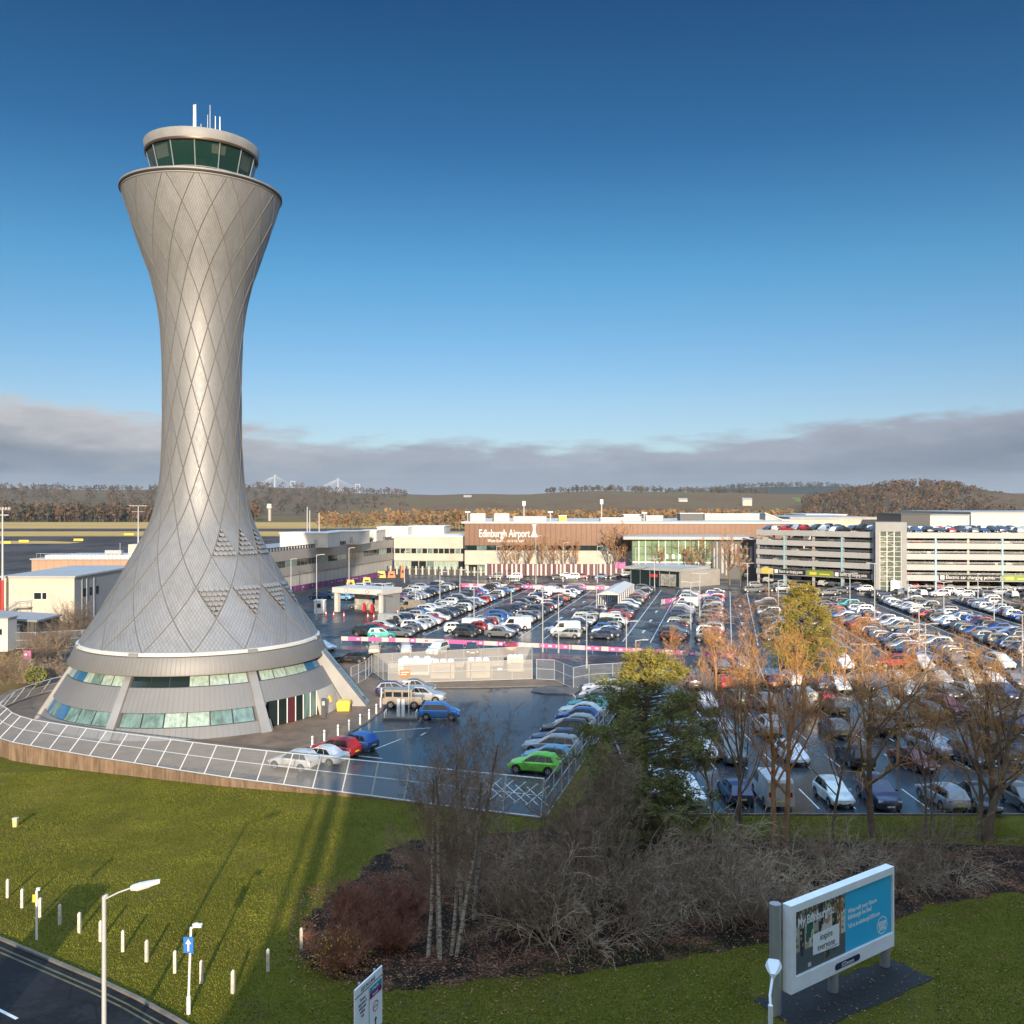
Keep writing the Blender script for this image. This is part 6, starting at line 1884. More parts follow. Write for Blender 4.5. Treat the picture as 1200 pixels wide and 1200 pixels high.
    for i, (x, yt) in enumerate(((343, 563.5), (419, 567))):
        Y2 = 7600; X = (x - CX) / FPX * Y2; zt = CAMH + (HY - yt) / FPX * Y2
        P = thing('suspension_bridge_tower', (X, Y2, 0), ['twin-legged pale bridge tower right of the nearer cable fan', 'twin-legged pale bridge tower right of the farther cable fan'][i], 'bridge tower', 'bridge towers on the horizon')
        for s in (-17, 17):
            q = MB(); q.tube([(X + s, Y2, -10), (X + s, Y2, zt)], 4.5, 4); q.build('leg', pale, P)
        for z in (zt - 4, zt - 60):
            q = MB(); q.box((X, Y2, z), (38, 8, 7)); q.build('crossbeam', pale, P)


far_land()
# ------------------------------------------------------------------ foreground furniture
def lawn_bollards():
    spots = [((9, 1052), 'leftmost of the row'), ((26, 1064), 'second from left'), ((47, 1075), 'third from left, beside the tall marker post'), ((70, 1083), 'fourth from left, in the wide shadow'), ((93, 1093), 'fifth from left'), ((118, 1103), 'sixth from left, behind the big lamp post'), ((144, 1115), 'seventh from left, just right of the big lamp post'),
             ((172, 1127), 'eighth from left'), ((205, 1140), 'ninth from left, left of the arrow sign'), ((236, 1152), 'tenth from left, right of the arrow sign'), ((273, 1164), 'last sunlit one on the right'), ((314, 1138), 'in the shadow right of the sunlit row'), ((353, 1112), 'rightmost, beside the yellow-leaved bush')]
    pr = None
    for (x, y), w in spots:
        p = GL(x, y)
        b = thing('wooden_bollard', p, 'pale square bollard on the lawn, ' + w, 'bollard', 'pale bollards on the lawn')
        if pr is None:
            q = MB(); a = .070; q.hexa([(-a, -a, -.2), (a, -a, -.2), (a, a, -.2), (-a, a, -.2), (-a * .93, -a * .93, .93), (a * .93, -a * .93, .93), (a * .93, a * .93, .93), (-a * .93, a * .93, .93)]); m1 = q.mesh('post', mat('pale_weathered_wood', (.56, .50, .42), .75, var=.25, vs=4.0))
            q = MB(); a = .066; q.hexa([(-a, -a, .93), (a, -a, .93), (a, a, .93), (-a, a, .93), (-a * .4, -a * .4, 1.0), (a * .4, -a * .4, 1.0), (a * .4, a * .4, 1.0), (-a * .4, a * .4, 1.0)]); m2 = q.mesh('cap', M['offwhite'])
            pr = (m1, m2)
        link('post', pr[0], b, (0, 0, 0), rnd.uniform(-.2, .2)); link('cap', pr[1], b)
    # tall marker post with a yellow plate
    p = GL(43, 1101); P = thing('marker_post', p, 'thin white marker post with a small yellow plate near the road on the left', 'marker post')
    q = MB(); q.tube([p, p + Vector((0, 0, 2.35))], .055, 8); q.build('post', M['white'], P)
    q = MB(); q.box(p + Vector((-.08, -.05, 2.0)), (.18, .06, .36)); q.build('plate', M['yellow'], P)
    q = MB(); q.box(p + Vector((.08, 0, 2.42)), (.16, .12, .12)); q.build('cap', M['white'], P)
    # yellow stub
    p = GL(18, 969); P = thing('marker_stub', p, 'short pale yellow marker stub alone on the lawn at the far left', 'marker')
    q = MB(); q.hexa([p + Vector(v) for v in ((-.12, -.1, -.1), (.12, -.1, -.1), (.12, .1, -.1), (-.12, .1, -.1), (-.15, -.12, .55), (.15, -.12, .55), (.15, .12, .55), (-.15, .12, .55))]); q.build('stub', mat('pale_yellow_plastic', (.60, .50, .22), .6), P)
    q = MB(); q.box(p + Vector((0, 0, .58)), (.34, .28, .05)); q.build('cap', M['offwhite'], P)
    # big street lamp
    top = 1050; Y = 33.5; X = (122 - CX) / FPX * Y; zt = CAMH - (top - HY) / FPX * Y
    p = Vector((X, Y, 0)); P = thing('street_lamp', p, 'tall pale street lamp with a long flat lamp head in the left foreground', 'street lamp')
    q = MB(); q.tube([p, p + Vector((0, 0, 1.8)), p + Vector((0, 0, 1.82)), p + Vector((0, 0, zt))], [.11, .11, .085, .075], 12); q.build('pole', M['pole'], P, 40)
    q = MB(); q.tube([p + Vector((.02, 0, zt - .12)), p + Vector((.5, 0, zt + .12)), p + Vector((.98, .04, zt + .28))], .028, 8); q.tube([p + Vector((.03, 0, zt - .02)), p + Vector((.12, 0, zt + .04))], .06, 6); q.build('arm', M['pole'], P)
    q = MB(); c = p + Vector((.96, .04, zt + .30))
    sec = [(0, .10, .06, -.10), (.25, .16, .09, -.13), (.60, .17, .10, -.09), (.95, .12, .11, -.02), (1.04, .07, .10, .04)]
    rings = []
    for u, w, up, dn in sec:
        o = c + Vector((u, 0, u * .16)); rings.append([q.vert(o + Vector((0, y, z))) for y, z in ((-w, 0), (-w * .7, up), (w * .7, up), (w, 0), (w * .6, dn), (-w * .6, dn))])
    for a, b in zip(rings, rings[1:]):
        for k in range(6): q.f.append((a[k], a[(k + 1) % 6], b[(k + 1) % 6], b[k])); q.m.append(0)
    q.f.append(tuple(rings[0])); q.m.append(0); q.f.append(tuple(reversed(rings[-1]))); q.m.append(0)
    h = q.build('lamp_head', M['white'], P, 40)
    q = MB(); q.poly([c + Vector((.2, -.11, -.115)), c + Vector((.7, -.11, .02)), c + Vector((.7, .11, .02)), c + Vector((.2, .11, -.115))]); q.build('lens', M['lightlens'], h)
    # arrow sign on a lit post
    p = GL(221, 1188); P = thing('arrow_sign', p, 'white post with a blue upward arrow sign and a small lantern by the road', 'road sign')
    q = MB(); q.tube([p, p + Vector((0, 0, .7))], .085, 10); q.tube([p + Vector((0, 0, .7)), p + Vector((.10, 0, 3.55))], .05, 8); q.build('post', M['white'], P)
    f = frame(p + Vector((-.17, -.08, 0)), p + Vector((.37, -.14, 0)))
    q = MB(); q.fbox(f, 0, .42, 2.55, 3.2, 0, .03); b = q.build('sign_plate', M['blue'], P)
    q = MB(); q.fbox(f, .18, .25, 2.63, 2.95, .03, .04); q.poly([f(.09, 2.93, .04), f(.34, 2.93, .04), f(.215, 3.13, .04)]); q.build('arrow', M['white'], b)
    q = MB(); q.lathe([(.02, 3.55), (.13, 3.58), (.15, 3.68), (.02, 3.74)], 12, (p.x + .30, p.y)); q.tube([p + Vector((.10, 0, 3.5)), p + Vector((.3, 0, 3.6))], .035, 6); q.box(p + Vector((.38, 0, 3.62)), (.34, .2, .1)); q.build('lantern', M['white'], P)
    # lane sign, bottom centre
    Y = 34.0
    def at(x, y, Y): return Vector(((x - CX) / FPX * Y, Y, CAMH - (y - HY) / FPX * Y))
    A = at(416, 1156, 33.2); B = at(448, 1136, 35.0)
    z1 = (A.z + B.z) / 2; L = (B - A).length
    p = Vector(((A.x + B.x) / 2, (A.y + B.y) / 2, 0))
    P = thing('lane_sign', p, 'white lane direction sign with a teal and purple panel at the bottom centre', 'road sign')
    f = frame((A.x, A.y), (B.x, B.y)); L = f.L; zb = z1 - 2.15
    q = MB(); q.fbox(f, 0, L, zb, z1, -.05, 0); bd = q.build('board', M['signwhite'], P)
    text_mesh('GET IN LANE', .20, f, L * .20, z1 - .25, .012, M['ink'], bd, depth=.003, stretch=.86)
    q = MB(); q.fbox(f, 0, L, z1 - .34, z1 - .31, 0, .01); q.fbox(f, L * .5 - .008, L * .5 + .008, zb + .05, z1 - .38, 0, .008); q.build('rule', M['ink'], bd)
    text_mesh('Terminal\ndepartures &\nauthorised\nvehicles\nonly', .15, f, L * .26, z1 - .58, .012, M['ink'], bd, align='CENTER', depth=.003, stretch=.72)
    q = MB(); q.fbox(f, L * .53, L * .97, z1 - .62, z1 - .42, 0, .012); q.build('teal_panel', M['teal'], bd)
    q = MB(); q.fbox(f, L * .53, L * .97, z1 - .84, z1 - .622, 0, .012); q.build('purple_panel', mat('deep_purple', (.22, .01, .16), .5), bd)
    text_mesh('Drop off', .11, f, L * .62, z1 - .56, .014, M['signwhite'], bd, depth=.003); text_mesh('Car park', .11, f, L * .62, z1 - .78, .014, M['signwhite'], bd, depth=.003)
    q = MB(); c = f(L * .74, z1 - 1.25, .01); n = 28
    for k in range(n):
        a0, a1 = 2 * math.pi * k / n, 2 * math.pi * (k + 1) / n
        g = lambda r_, a: c + f.u * r_ * math.cos(a) + Vector((0, 0, r_ * math.sin(a)))
        q.poly([g(.16, a0), g(.20, a0), g(.20, a1), g(.16, a1)])
    q.build('red_ring', M['red'], bd)
    text_mesh('2.1m', .11, f, L * .74, z1 - 1.29, .012, M['ink'], bd, align='CENTER', depth=.003)
    q = MB()
    for u in (.25, .74):
        q.fbox(f, L * u - .03, L * u + .03, zb + .1, zb + .42, 0, .012); q.poly([f(L * u - .10, zb + .38, .012), f(L * u + .10, zb + .38, .012), f(L * u, zb + .52, .012)])
    q.build('arrows', M['ink'], bd)
    q = MB()
    for u in (.22, .78): q.tube([f(L * u, -zb * 0 - .0, -.10), f(L * u, z1 + .06, -.10)], .045, 8)
    q.build('posts', M['galv'], P)
    # street lamp, lower right corner
    Y = 33; p = Vector(((903 - CX) / FPX * Y, Y, 0)); zt = CAMH - (1178 - HY) / FPX * Y
    P = thing('street_lamp', p, 'pale lamp post seen from above left of the billboard at the bottom edge', 'street lamp')
    q = MB(); q.tube([p, p + Vector((0, 0, zt))], [.10, .085], 10); q.build('pole', M['white'], P)
    q = MB(); q.tube([p + Vector((0, 0, zt - .1)), p + Vector((.06, .3, zt + .2)), p + Vector((.36, 1.0, zt + .55))], .05, 8); q.build('arm', M['white'], P)
    q = MB(); c = p + Vector((.40, 1.1, zt + .62)); dx = Vector((.30, .95, 0)).normalized(); dy = Vector((dx.y, -dx.x, 0)); rings = []
    for u, w, up in ((-.25, .10, .05), (.0, .20, .10), (.4, .30, .14), (.75, .27, .12), (.85, .16, .08)):
        o = c + dx * u; rings.append([q.vert(o + dy * y + Vector((0, 0, z))) for y, z in ((-w, 0), (-w * .7, up), (w * .7, up), (w, 0), (w * .6, -.10), (-w * .6, -.10))])
    for a, b in zip(rings, rings[1:]):
        for k in range(6): q.f.append((a[k], a[(k + 1) % 6], b[(k + 1) % 6], b[k])); q.m.append(0)
    q.f.append(tuple(rings[0])); q.m.append(0); q.f.append(tuple(reversed(rings[-1]))); q.m.append(0)
    q.build('lamp_head', M['white'], P, 50)


lawn_bollards()


def billboard():
    A = Vector((929 - CX, 0, 0)); Yl, Yr = 38.0, 42.2
    A = Vector(((927 - CX) / FPX * Yl, Yl, 0)); B = Vector(((1048 - CX) / FPX * Yr, Yr, 0))
    f = frame(A, B); L = f.L
    z0, z1 = .90, 4.50
    P = thing('billboard', (A + B) / 2, 'large white framed billboard with a bright blue poster on round legs over bare soil', 'billboard')
    q = MB()
    q.fbox(f, 0, L, z0, z0 + .62, -.42, 0); q.fbox(f, 0, L, z1 - .32, z1, -.42, 0); q.fbox(f, 0, .32, z0 + .62, z1 - .32, -.42, 0); q.fbox(f, L - .12, L, z0 + .62, z1 - .32, -.42, 0); q.fbox(f, .32, L - .12, z0 + .62, z1 - .32, -.42, -.12)
    q.build('frame', mat('billboard_white', (.84, .85, .86), .4, var=.08, vs=1.2), P)
    for i, (u, w) in enumerate(((-.30, -.55), (L * .43, -.25), (L - .35, -.25))):
        q = MB(); b = f(u, 0, w)
        q.tube([b, b + Vector((0, 0, z1 + .02 if i == 0 else z0 + .05))], .24 if i == 0 else .22, 14); q.build('leg', M['galv'], P, 50)
    pu0, pu1, pv0, pv1 = .36, L - .14, z0 + .66, z1 - .36
    um = pu0 + (pu1 - pu0) * .50
    q = MB(); q.fbox(f, um, pu1, pv0, pv1, -.11, -.08); bp = q.build('poster', M['cyan'], P)
    ph = mat('poster_street_photo', (.16, .13, .10), .45, var=.9, vs=2.2)
    q = MB(); q.fbox(f, pu0, um - .004, pv0, pv1, -.11, -.08); pp = q.build('poster', ph, P)
    r = random.Random(8); W = um - pu0
    # busy street: facades, windows, paving, chairs
    mats = [mat('poster_stone', (.42, .36, .27), .5), mat('poster_pale', (.62, .58, .50), .5), mat('poster_dark', (.04, .045, .05), .5), mat('poster_green', (.02, .13, .10), .5), mat('poster_pave', (.10, .12, .13), .5), mat('poster_skin', (.45, .26, .18), .5), mat('poster_rust', (.30, .14, .06), .5)]
    q = MB(); w0 = -.078
    k = 0
    for i in range(11):
        u = pu0 + W * i / 11; h = r.uniform(.55, .98); q.fbox(f, u, u + W / 11, pv0 + .9, pv0 + .9 + (pv1 - pv0 - .92) * h, -.08, w0 + .0003 * i, r.choice([0, 1, 6, 0, 2]))
        for a in range(7): q.fbox(f, u + .04, u + .12, pv0 + 1.1 + a * .24, pv0 + 1.22 + a * .24, -.08, w0 + .006 + .0003 * a, r.choice([1, 2, 2, 0]))
        for a in range(6): q.fbox(f, u + .17, u + .22, pv0 + 1.05 + a * .28, pv0 + 1.2 + a * .28, -.08, w0 + .006 + .0003 * a, r.choice([1, 2, 0]))
    q.fbox(f, pu0, um - .01, pv0, pv0 + .9, -.08, w0 + .004, 4)
    for i in range(16): u = r.uniform(pu0 + .02, um - .35); v = pv0 + r.uniform(.05, .9); q.fbox(f, u, u + r.uniform(.03, .25), v, v + r.uniform(.1, .35), -.08, w0 + .009 + .0003 * i, r.choice([2, 0, 6, 1, 2]))
    # green figure-like statue shape and foliage mass of the poster
    for i in range(9): u = pu0 + W * (.26 + r.uniform(-.06, .06)); v = pv0 + 1.25 + r.uniform(-.2, .9); q.fbox(f, u, u + .16, v, v + .3, -.08, w0 + .016 + .0003 * i, 3)
    # dark-haired boy holding the placard
    def disc(u, v, ru, rv, w, m, n=14): q.poly([f(u + ru * math.cos(2 * math.pi * i / n), v + rv * math.sin(2 * math.pi * i / n), w) for i in range(n)], m)
    bu = pu0 + W * .62
    q.fbox(f, bu - .34, bu + .34, pv0 + .9, pv0 + 1.62, -.08, w0 + .022, 1); disc(bu, pv0 + 1.84, .19, .25, w0 + .026, 5); disc(bu, pv0 + 2.0, .24, .20, w0 + .024, 2); disc(bu, pv0 + 2.07, .21, .11, w0 + .028, 2)
    disc(bu - .07, pv0 + 1.86, .022, .016, w0 + .029, 2, 8); disc(bu + .07, pv0 + 1.86, .022, .016, w0 + .029, 2, 8); q.fbox(f, bu - .06, bu + .06, pv0 + 1.71, pv0 + 1.73, -.08, w0 + .029, 6)
    q.build('poster_scene', mats, pp)
    q = MB(); pl = [f(pu0 + W * .33, pv0 + .52, w0 + .032), f(pu0 + W * .86, pv0 + .45, w0 + .032), f(pu0 + W * .86, pv0 + 1.42, w0 + .032), f(pu0 + W * .33, pv0 + 1.38, w0 + .032)]; q.poly(pl); q.build('placard', M['signwhite'], pp)
    text_mesh('inspire\neveryone', .40, f, pu0 + W * .595, pv0 + 1.02, w0 + .038, M['ink'], pp, align='CENTER', depth=.002, stretch=.80)
    q = MB(); q.poly([f(pu0 + W * .62, pv0 + .50, w0 + .038), f(pu0 + W * .82, pv0 + .55, w0 + .038), f(pu0 + W * .82, pv0 + .58, w0 + .038), f(pu0 + W * .62, pv0 + .52, w0 + .038)]); q.build('underline', M['ink'], pp)
    text_mesh('My Edinburgh...', .50, f, pu0 + .12, pv1 - .62, w0 + .038, M['signwhite'], pp, depth=.002, stretch=.78, bold=.012)
    text_mesh('What will your future\nEdinburgh be like?', .27, f, um + .18, pv0 + 1.62, -.076, M['signwhite'], bp, depth=.002, stretch=.88, bold=.006)
    text_mesh('Tell us at edinburgh2050.com', .25, f, um + .18, pv0 + .98, -.076, M['signwhite'], bp, depth=.002, stretch=.78, bold=.006)
    q = MB(); c = f(pu1 - .68, pv0 + .48, -.076); n = 32
    for k in range(n):
        a0, a1 = 2 * math.pi * k / n, 2 * math.pi * (k + 1) / n
        g = lambda r_, a: c + f.u * r_ * math.cos(a) + Vector((0, 0, r_ * math.sin(a)))
        q.poly([g(.35, a0), g(.39, a0), g(.39, a1), g(.35, a1)])
    q.build('round_logo', M['signwhite'], bp)
    q = MB(); q.fbox(f, pu1 - .96, pu1 - .40, pv0 + .47, pv0 + .64, -.08, -.074); q.build('logo_bar', M['signwhite'], bp)
    text_mesh('EDINBURGH', .115, f, pu1 - .68, pv0 + .515, -.072, M['cyan'], bp, align='CENTER', depth=.001, stretch=.68)
    text_mesh('2050', .25, f, pu1 - .68, pv0 + .26, -.076, M['signwhite'], bp, align='CENTER', depth=.002, bold=.01)
    q = MB(); n = 10; cu, cv = L * .52, z0 + .28
    P2 = [f(cu - .75 + .14 * -math.sin(a), cv + .14 * math.cos(a), .02) for a in [math.pi * i / n for i in range(n + 1)]] + [f(cu + .75 + .14 * math.sin(a), cv - .14 * math.cos(a), .02) for a in [math.pi * i / n for i in range(n + 1)]]
    q.poly(P2); q.build('name_plate', mat('dark_navy_plate', (.02, .03, .09), .4), P)
    text_mesh('JCDecaux', .24, f, cu, cv - .085, .026, M['signwhite'], P, align='CENTER', depth=.002, stretch=.9)


billboard()


# ------------------------------------------------------------------ trees and shrubs
def rot_rand(d, ang, r):
    a = d.orthogonal().normalized(); b = d.cross(a)
    ph = r.uniform(0, 2 * math.pi)
    return (d * math.cos(ang) + (a * math.cos(ph) + b * math.sin(ph)) * math.sin(ang)).normalized()


def grow(mbs, p, d, L, rad, lev, P, r):
    n = P['seg'][lev]; pts = [p.copy()]; rr = [rad]
    q = p.copy(); dirs = [d.copy()]
    for i in range(n):
        d = (d + Vector((r.uniform(-1, 1), r.uniform(-1, 1), r.uniform(-1, 1))) * P['jit'][lev] + Vector((0, 0, P['up'][lev]))).normalized()
        q = q + d * (L / n); pts.append(q.copy()); rr.append(rad * (1 - (1 - P['tip'][lev]) * (i + 1) / n)); dirs.append(d.copy())
    mbs[0 if lev <= P['trunk_lev'] else 1].tube(pts, rr, P['side'][lev], P['m'][lev], cap=False)
    if lev + 1 >= len(P['seg']): return
    k = P['kids'][lev]; k = int(round(k * r.uniform(.8, 1.2)))
    for i in range(k):
        t = P['t0'][lev] + (1 - P['t0'][lev]) * (i + r.random()) / k
        x = t * n; j = min(n - 1, int(x)); pos = pts[j].lerp(pts[j + 1], x - j)
        ang = R(r.uniform(*P['ang'][lev]))
        nd = rot_rand(dirs[j + 1], ang, r)
        nl = L * P['ratio'][lev] * (1 - P['taper'][lev] * t) * r.uniform(.7, 1.25)
        grow(mbs, pos, nd, nl, max(P['rmin'], rr[j] * P['rr'][lev] * (1 - .3 * t)), lev + 1, P, r)


BROAD = dict(seg=[7, 7, 5, 4, 3], jit=[.10, .12, .18, .25, .3], up=[.03, .10, .07, .05, .02], tip=[.35, .2, .25, .35, .5], side=[8, 6, 4, 3, 3], m=[0, 0, 1, 1, 1], kids=[10, 9, 5, 4], t0=[.30, .22, .15, .1], ang=[(18, 48), (22, 55), (25, 60), (25, 65)],
             ratio=[.78, .40, .46, .52], taper=[.42, .40, .35, .3], rr=[.62, .45, .5, .6], rmin=.0095, trunk_lev=1, tl=.74)
BIRCH = dict(BROAD, tl=1.0, kids=[20, 8, 5, 4], t0=[.32, .15, .15, .1], ang=[(28, 62), (24, 50), (22, 50), (20, 50)], ratio=[.46, .40, .48, .5], side=[7, 4, 3, 3, 3], rr=[.36, .5, .6, .7], rmin=.006, m=[0, 1, 1, 1, 1], up=[.03, .07, .03, .0, -.04], trunk_lev=0, jit=[.05, .12, .18, .25, .3])
SPREAD = dict(BROAD, kids=[10, 12, 6, 4], t0=[.26, .18, .12, .1], ang=[(28, 66), (28, 62), (30, 65), (30, 70)], ratio=[.92, .44, .46, .52], up=[.02, .055, .04, .03, 0], rr=[.62, .5, .5, .6])


def bare_tree(name, p, h, lab, P, mats, seed, rad=.2, stems=((0, 0, 0, 1.0),), cat='tree', group=None):
    r = random.Random(seed)
    T = thing(name, p, lab, cat, group)
    mbs = [MB(), MB()]
    for dx, dy, lean, s in stems:
        d = Vector((dx * .12 * lean, dy * .12 * lean, 1)).normalized()
        grow(mbs, Vector((dx, dy, -.15)), d, h * s * P.get('tl', 1.0), rad * s, 0, P, r)
    link('trunk', mbs[0].mesh('trunk', mats, 60), T); link('crown', mbs[1].mesh('crown', mats), T)
    return T


def pine(p, h, lab, seed, rx, z0, clumps, mats=('needle', 'needle2', 'needley'), dens=78, lean=(0, 0)):
    r = np.random.RandomState(seed); rp = random.Random(seed)
    T = thing('pine_tree', p, lab, 'tree')
    mb = MB()
    tr = [Vector((lean[0] * t, lean[1] * t, h * .97 * t)) for t in [i / 7 for i in range(8)]]
    mb.tube(tr, [.22 * (1 - .8 * i / 7) for i in range(8)], 8)
    V, F, Mi = [], [], []
    nv = 0
    for i in range(clumps):
        t = z0 + (1 - z0) * ((i + rp.random()) / clumps)
        prof = math.sin(min(1, (1 - t) * 1.25 + .12) * math.pi * .62) ** .8
        a = i * 2.399 + rp.uniform(-.5, .5)
        d = rx * prof * rp.uniform(.35, 1.08)
        base = Vector((lean[0] * t, lean[1] * t, h * t))
        c = base + Vector((math.cos(a) * d, math.sin(a) * d, rp.uniform(-.25, .35)))
        mb.tube([base - Vector((0, 0, .4)), base.lerp(c, .6), c], [.05, .035, .015], 4, cap=False)
        cs = rp.uniform(.55, 1.05) * (.55 + .45 * prof)
        n = int(dens * cs)
        off = r.normal(size=(n, 3)) * np.array((.42, .42, .24)) * cs
        mm = rp.random()
        for o in off:
            q = np.array(c) + o
            for _ in range(13):
                dv = r.normal(size=3); dv[2] = abs(dv[2]) * .9 + .1; dv /= np.linalg.norm(dv)
                sd = np.cross(dv, r.normal(size=3)); sd /= np.linalg.norm(sd) + 1e-6
                ln = r.uniform(.12, .24); wd = .017
                V += [q - sd * wd, q + sd * wd, q + dv * ln]; F.append((nv, nv + 1, nv + 2)); nv += 3
                x = r.rand()
                Mi.append((2 if (c.z > h * .86 and x < .6) else 1 if x < (.48 if mm < .5 else .18) else 0))  # yellower needles near the crown top paint the sunlight into their colour
    q = MB(); q.v = np.array(V); q.f = F; q.m = Mi
    link('trunk', mb.mesh('trunk', M['bark'], 60), T); link('crown', q.mesh('crown', [M[k] for k in mats]), T)
    return T


def shrub_mesh(seed, h, spread, stems, mats, kids=(7, 5), droop=0.0, rmin=.006):
    r = random.Random(seed); mb = [MB(), MB()]
    P = dict(seg=[6, 4, 3], jit=[.22, .26, .32], up=[-droop, -droop * 1.2, -droop], tip=[.4, .4, .5], side=[4, 3, 3], m=[0, 0, 0], kids=list(kids), t0=[.15, .1], ang=[(20, 60), (20, 65)], ratio=[.45, .5], taper=[.4, .3], rr=[.55, .65], rmin=rmin, trunk_lev=9)
    for i in range(stems):
        a = r.uniform(0, 2 * math.pi); s = r.random() ** .6
        d = Vector((math.cos(a) * s * spread, math.sin(a) * s * spread, 1)).normalized()
        grow(mb, Vector((math.cos(a) * s * .4, math.sin(a) * s * .4, -.05)), d, h * r.uniform(.55, 1.2), .014, 0, P, r)
    return mb[0].mesh('branches', mats)


def vegetation():
    wood_b = [M['bark']]
    # birches
    bare_tree('birch_tree', G(516, 1120), 8.2, 'clump of slender white-stemmed bare birches in the planting bed, nearest the yellow-leaved bush', BIRCH, [M['birch'], M['birchtwig']], 3, .105, ((-.55, -.15, -1.3, 1.0), (0, -.35, .0, 1.04), (.5, .05, .9, .95), (.72, -.05, 1.6, 1.0), (-.1, .3, -.6, .9)))
    bare_tree('birch_tree', G(548, 1078), 8.6, 'pair of pale-stemmed bare birches behind the larger birch clump', BIRCH, [M['birch'], M['birchtwig']], 4, .11, ((-.3, 0, -.3, 1.0), (.3, .05, .5, 1.06)))
    bare_tree('birch_tree', G(672, 1062), 6.6, 'thin leaning bare birch among the dark thicket in the middle', BIRCH, [M['twiglight'], M['birchtwig']], 5, .06, ((0, 0, -1.2, 1.0), (.3, .1, -.4, .9)))
    bare_tree('birch_tree', G(716, 1040), 6.8, 'thin double-stemmed bare birch below the big pine', BIRCH, [M['twiglight'], M['birchtwig']], 6, .055, ((0, 0, -.6, 1.0), (.35, .1, .5, 1.0)))
    # pines
    pine(G(757, 985), 11.6, 'big dense dark green pine with sunlit yellow top in the middle foreground', 11, 4.5, .10, 215)
    pine(G(752, 1000) + Vector((0, -.5, 0)), 4.6, 'low spreading pine bough growth below the big pine', 12, 2.6, .25, 50, ('needle2', 'needle', 'needle2'))
    pine(G(942, 838), 12.6, 'tall yellow-green pine rising in front of the main car park right of centre', 13, 3.4, .34, 150, ('needley', 'needle', 'needley'), 78)
    # bare trees
    def tree(x, y, h, lab, P=BROAD, mats=None, seed=1, rad=.2, stems=((0, 0, 0, 1),)):
        bare_tree('bare_tree', G(x, y), h, lab, P, mats or [M['bark'], M['twig']], seed, rad, stems, 'tree', 'bare trees along the near car park')
    tree(1022, 978, 13.2, 'large bare tree with a dark leaning trunk on the verge, right of twin red trunks', SPREAD, seed=21, rad=.25, stems=((0, 0, .8, 1.0),))
    tree(1155, 985, 13.4, 'large bare multi-stemmed tree at the right edge of the verge', SPREAD, seed=22, rad=.24, stems=((0, 0, -.4, 1.0), (.3, .1, 1.0, .95), (-.35, .1, -.5, .75)))
    tree(912, 992, 13.4, 'bare tree with twin red-brown trunks right of the big pine', BROAD, [M['redbark'], M['redtwig']], 23, .19, ((-.35, 0, -.2, 1.0), (.45, .1, .3, 1.02)))
    tree(862, 985, 12.8, 'slender bare tree between the big pine and the twin red trunks', BROAD, seed=24, rad=.13, stems=((0, 0, -.2, 1.0), (.3, .2, .9, .9)))
    tree(838, 990, 12.4, 'thin bare tree touching the right side of the big pine', BROAD, seed=25, rad=.11, stems=((0, 0, .3, 1.0),))
    tree(975, 985, 11.5, 'thin bare tree between the twin red trunks and the leaning trunk', BROAD, seed=26, rad=.11)
    tree(1085, 985, 11.5, 'small bare tree midway between the two large verge trees', BROAD, seed=27, rad=.10, stems=((0, 0, -.6, 1.0), (.3, 0, .8, .8)))
    tree(885, 815, 11.5, 'orange-lit bare tree at the boundary of the two car parks, left of the tall pine', SPREAD, [M['redbark'], M['redtwig']], 31, .15)
    tree(840, 815, 9.5, 'orange-lit small bare tree at the car park boundary beside the big pine top', BROAD, [M['redbark'], M['redtwig']], 32, .12)
    tree(990, 812, 9.5, 'orange-lit bare tree just right of the tall pine', SPREAD, [M['redbark'], M['redtwig']], 33, .12)
    tree(1052, 900, 10.4, 'orange-topped bare tree among the shaded cars in the middle of the near car park', BROAD, [M['redbark'], M['redtwig']], 34, .13)
    tree(1215, 890, 11.0, 'orange-topped bare tree at the far right of the near car park', BROAD, [M['redbark'], M['redtwig']], 35, .14)
    tree(742, 800, 4.2, 'tiny bare tree at the yard fence end left of the big pine', BROAD, [M['redbark'], M['redtwig']], 36, .06)
    tree(790, 790, 5.5, 'small bare tree behind the top of the big pine', BROAD, [M['redbark'], M['redtwig']], 37, .08)
    # thicket shrubs of the bed
    tw = [M['twiglight']]; td = [M['birchtwig']]; tr_ = [M['twigred']]
    meshes = {'pale': [shrub_mesh(41, 2.7, 1.0, 22, tw, (6, 4), .08, .0085), shrub_mesh(42, 2.4, 1.2, 20, tw, (6, 4), .11, .0085)], 'dark': [shrub_mesh(43, 2.9, .75, 22, td, (7, 5), .02, .0075), shrub_mesh(44, 2.4, .8, 22, td, (7, 5), .02, .0075)], 'red': [shrub_mesh(45, 1.7, .8, 60, tr_, (9, 6), .0)]}
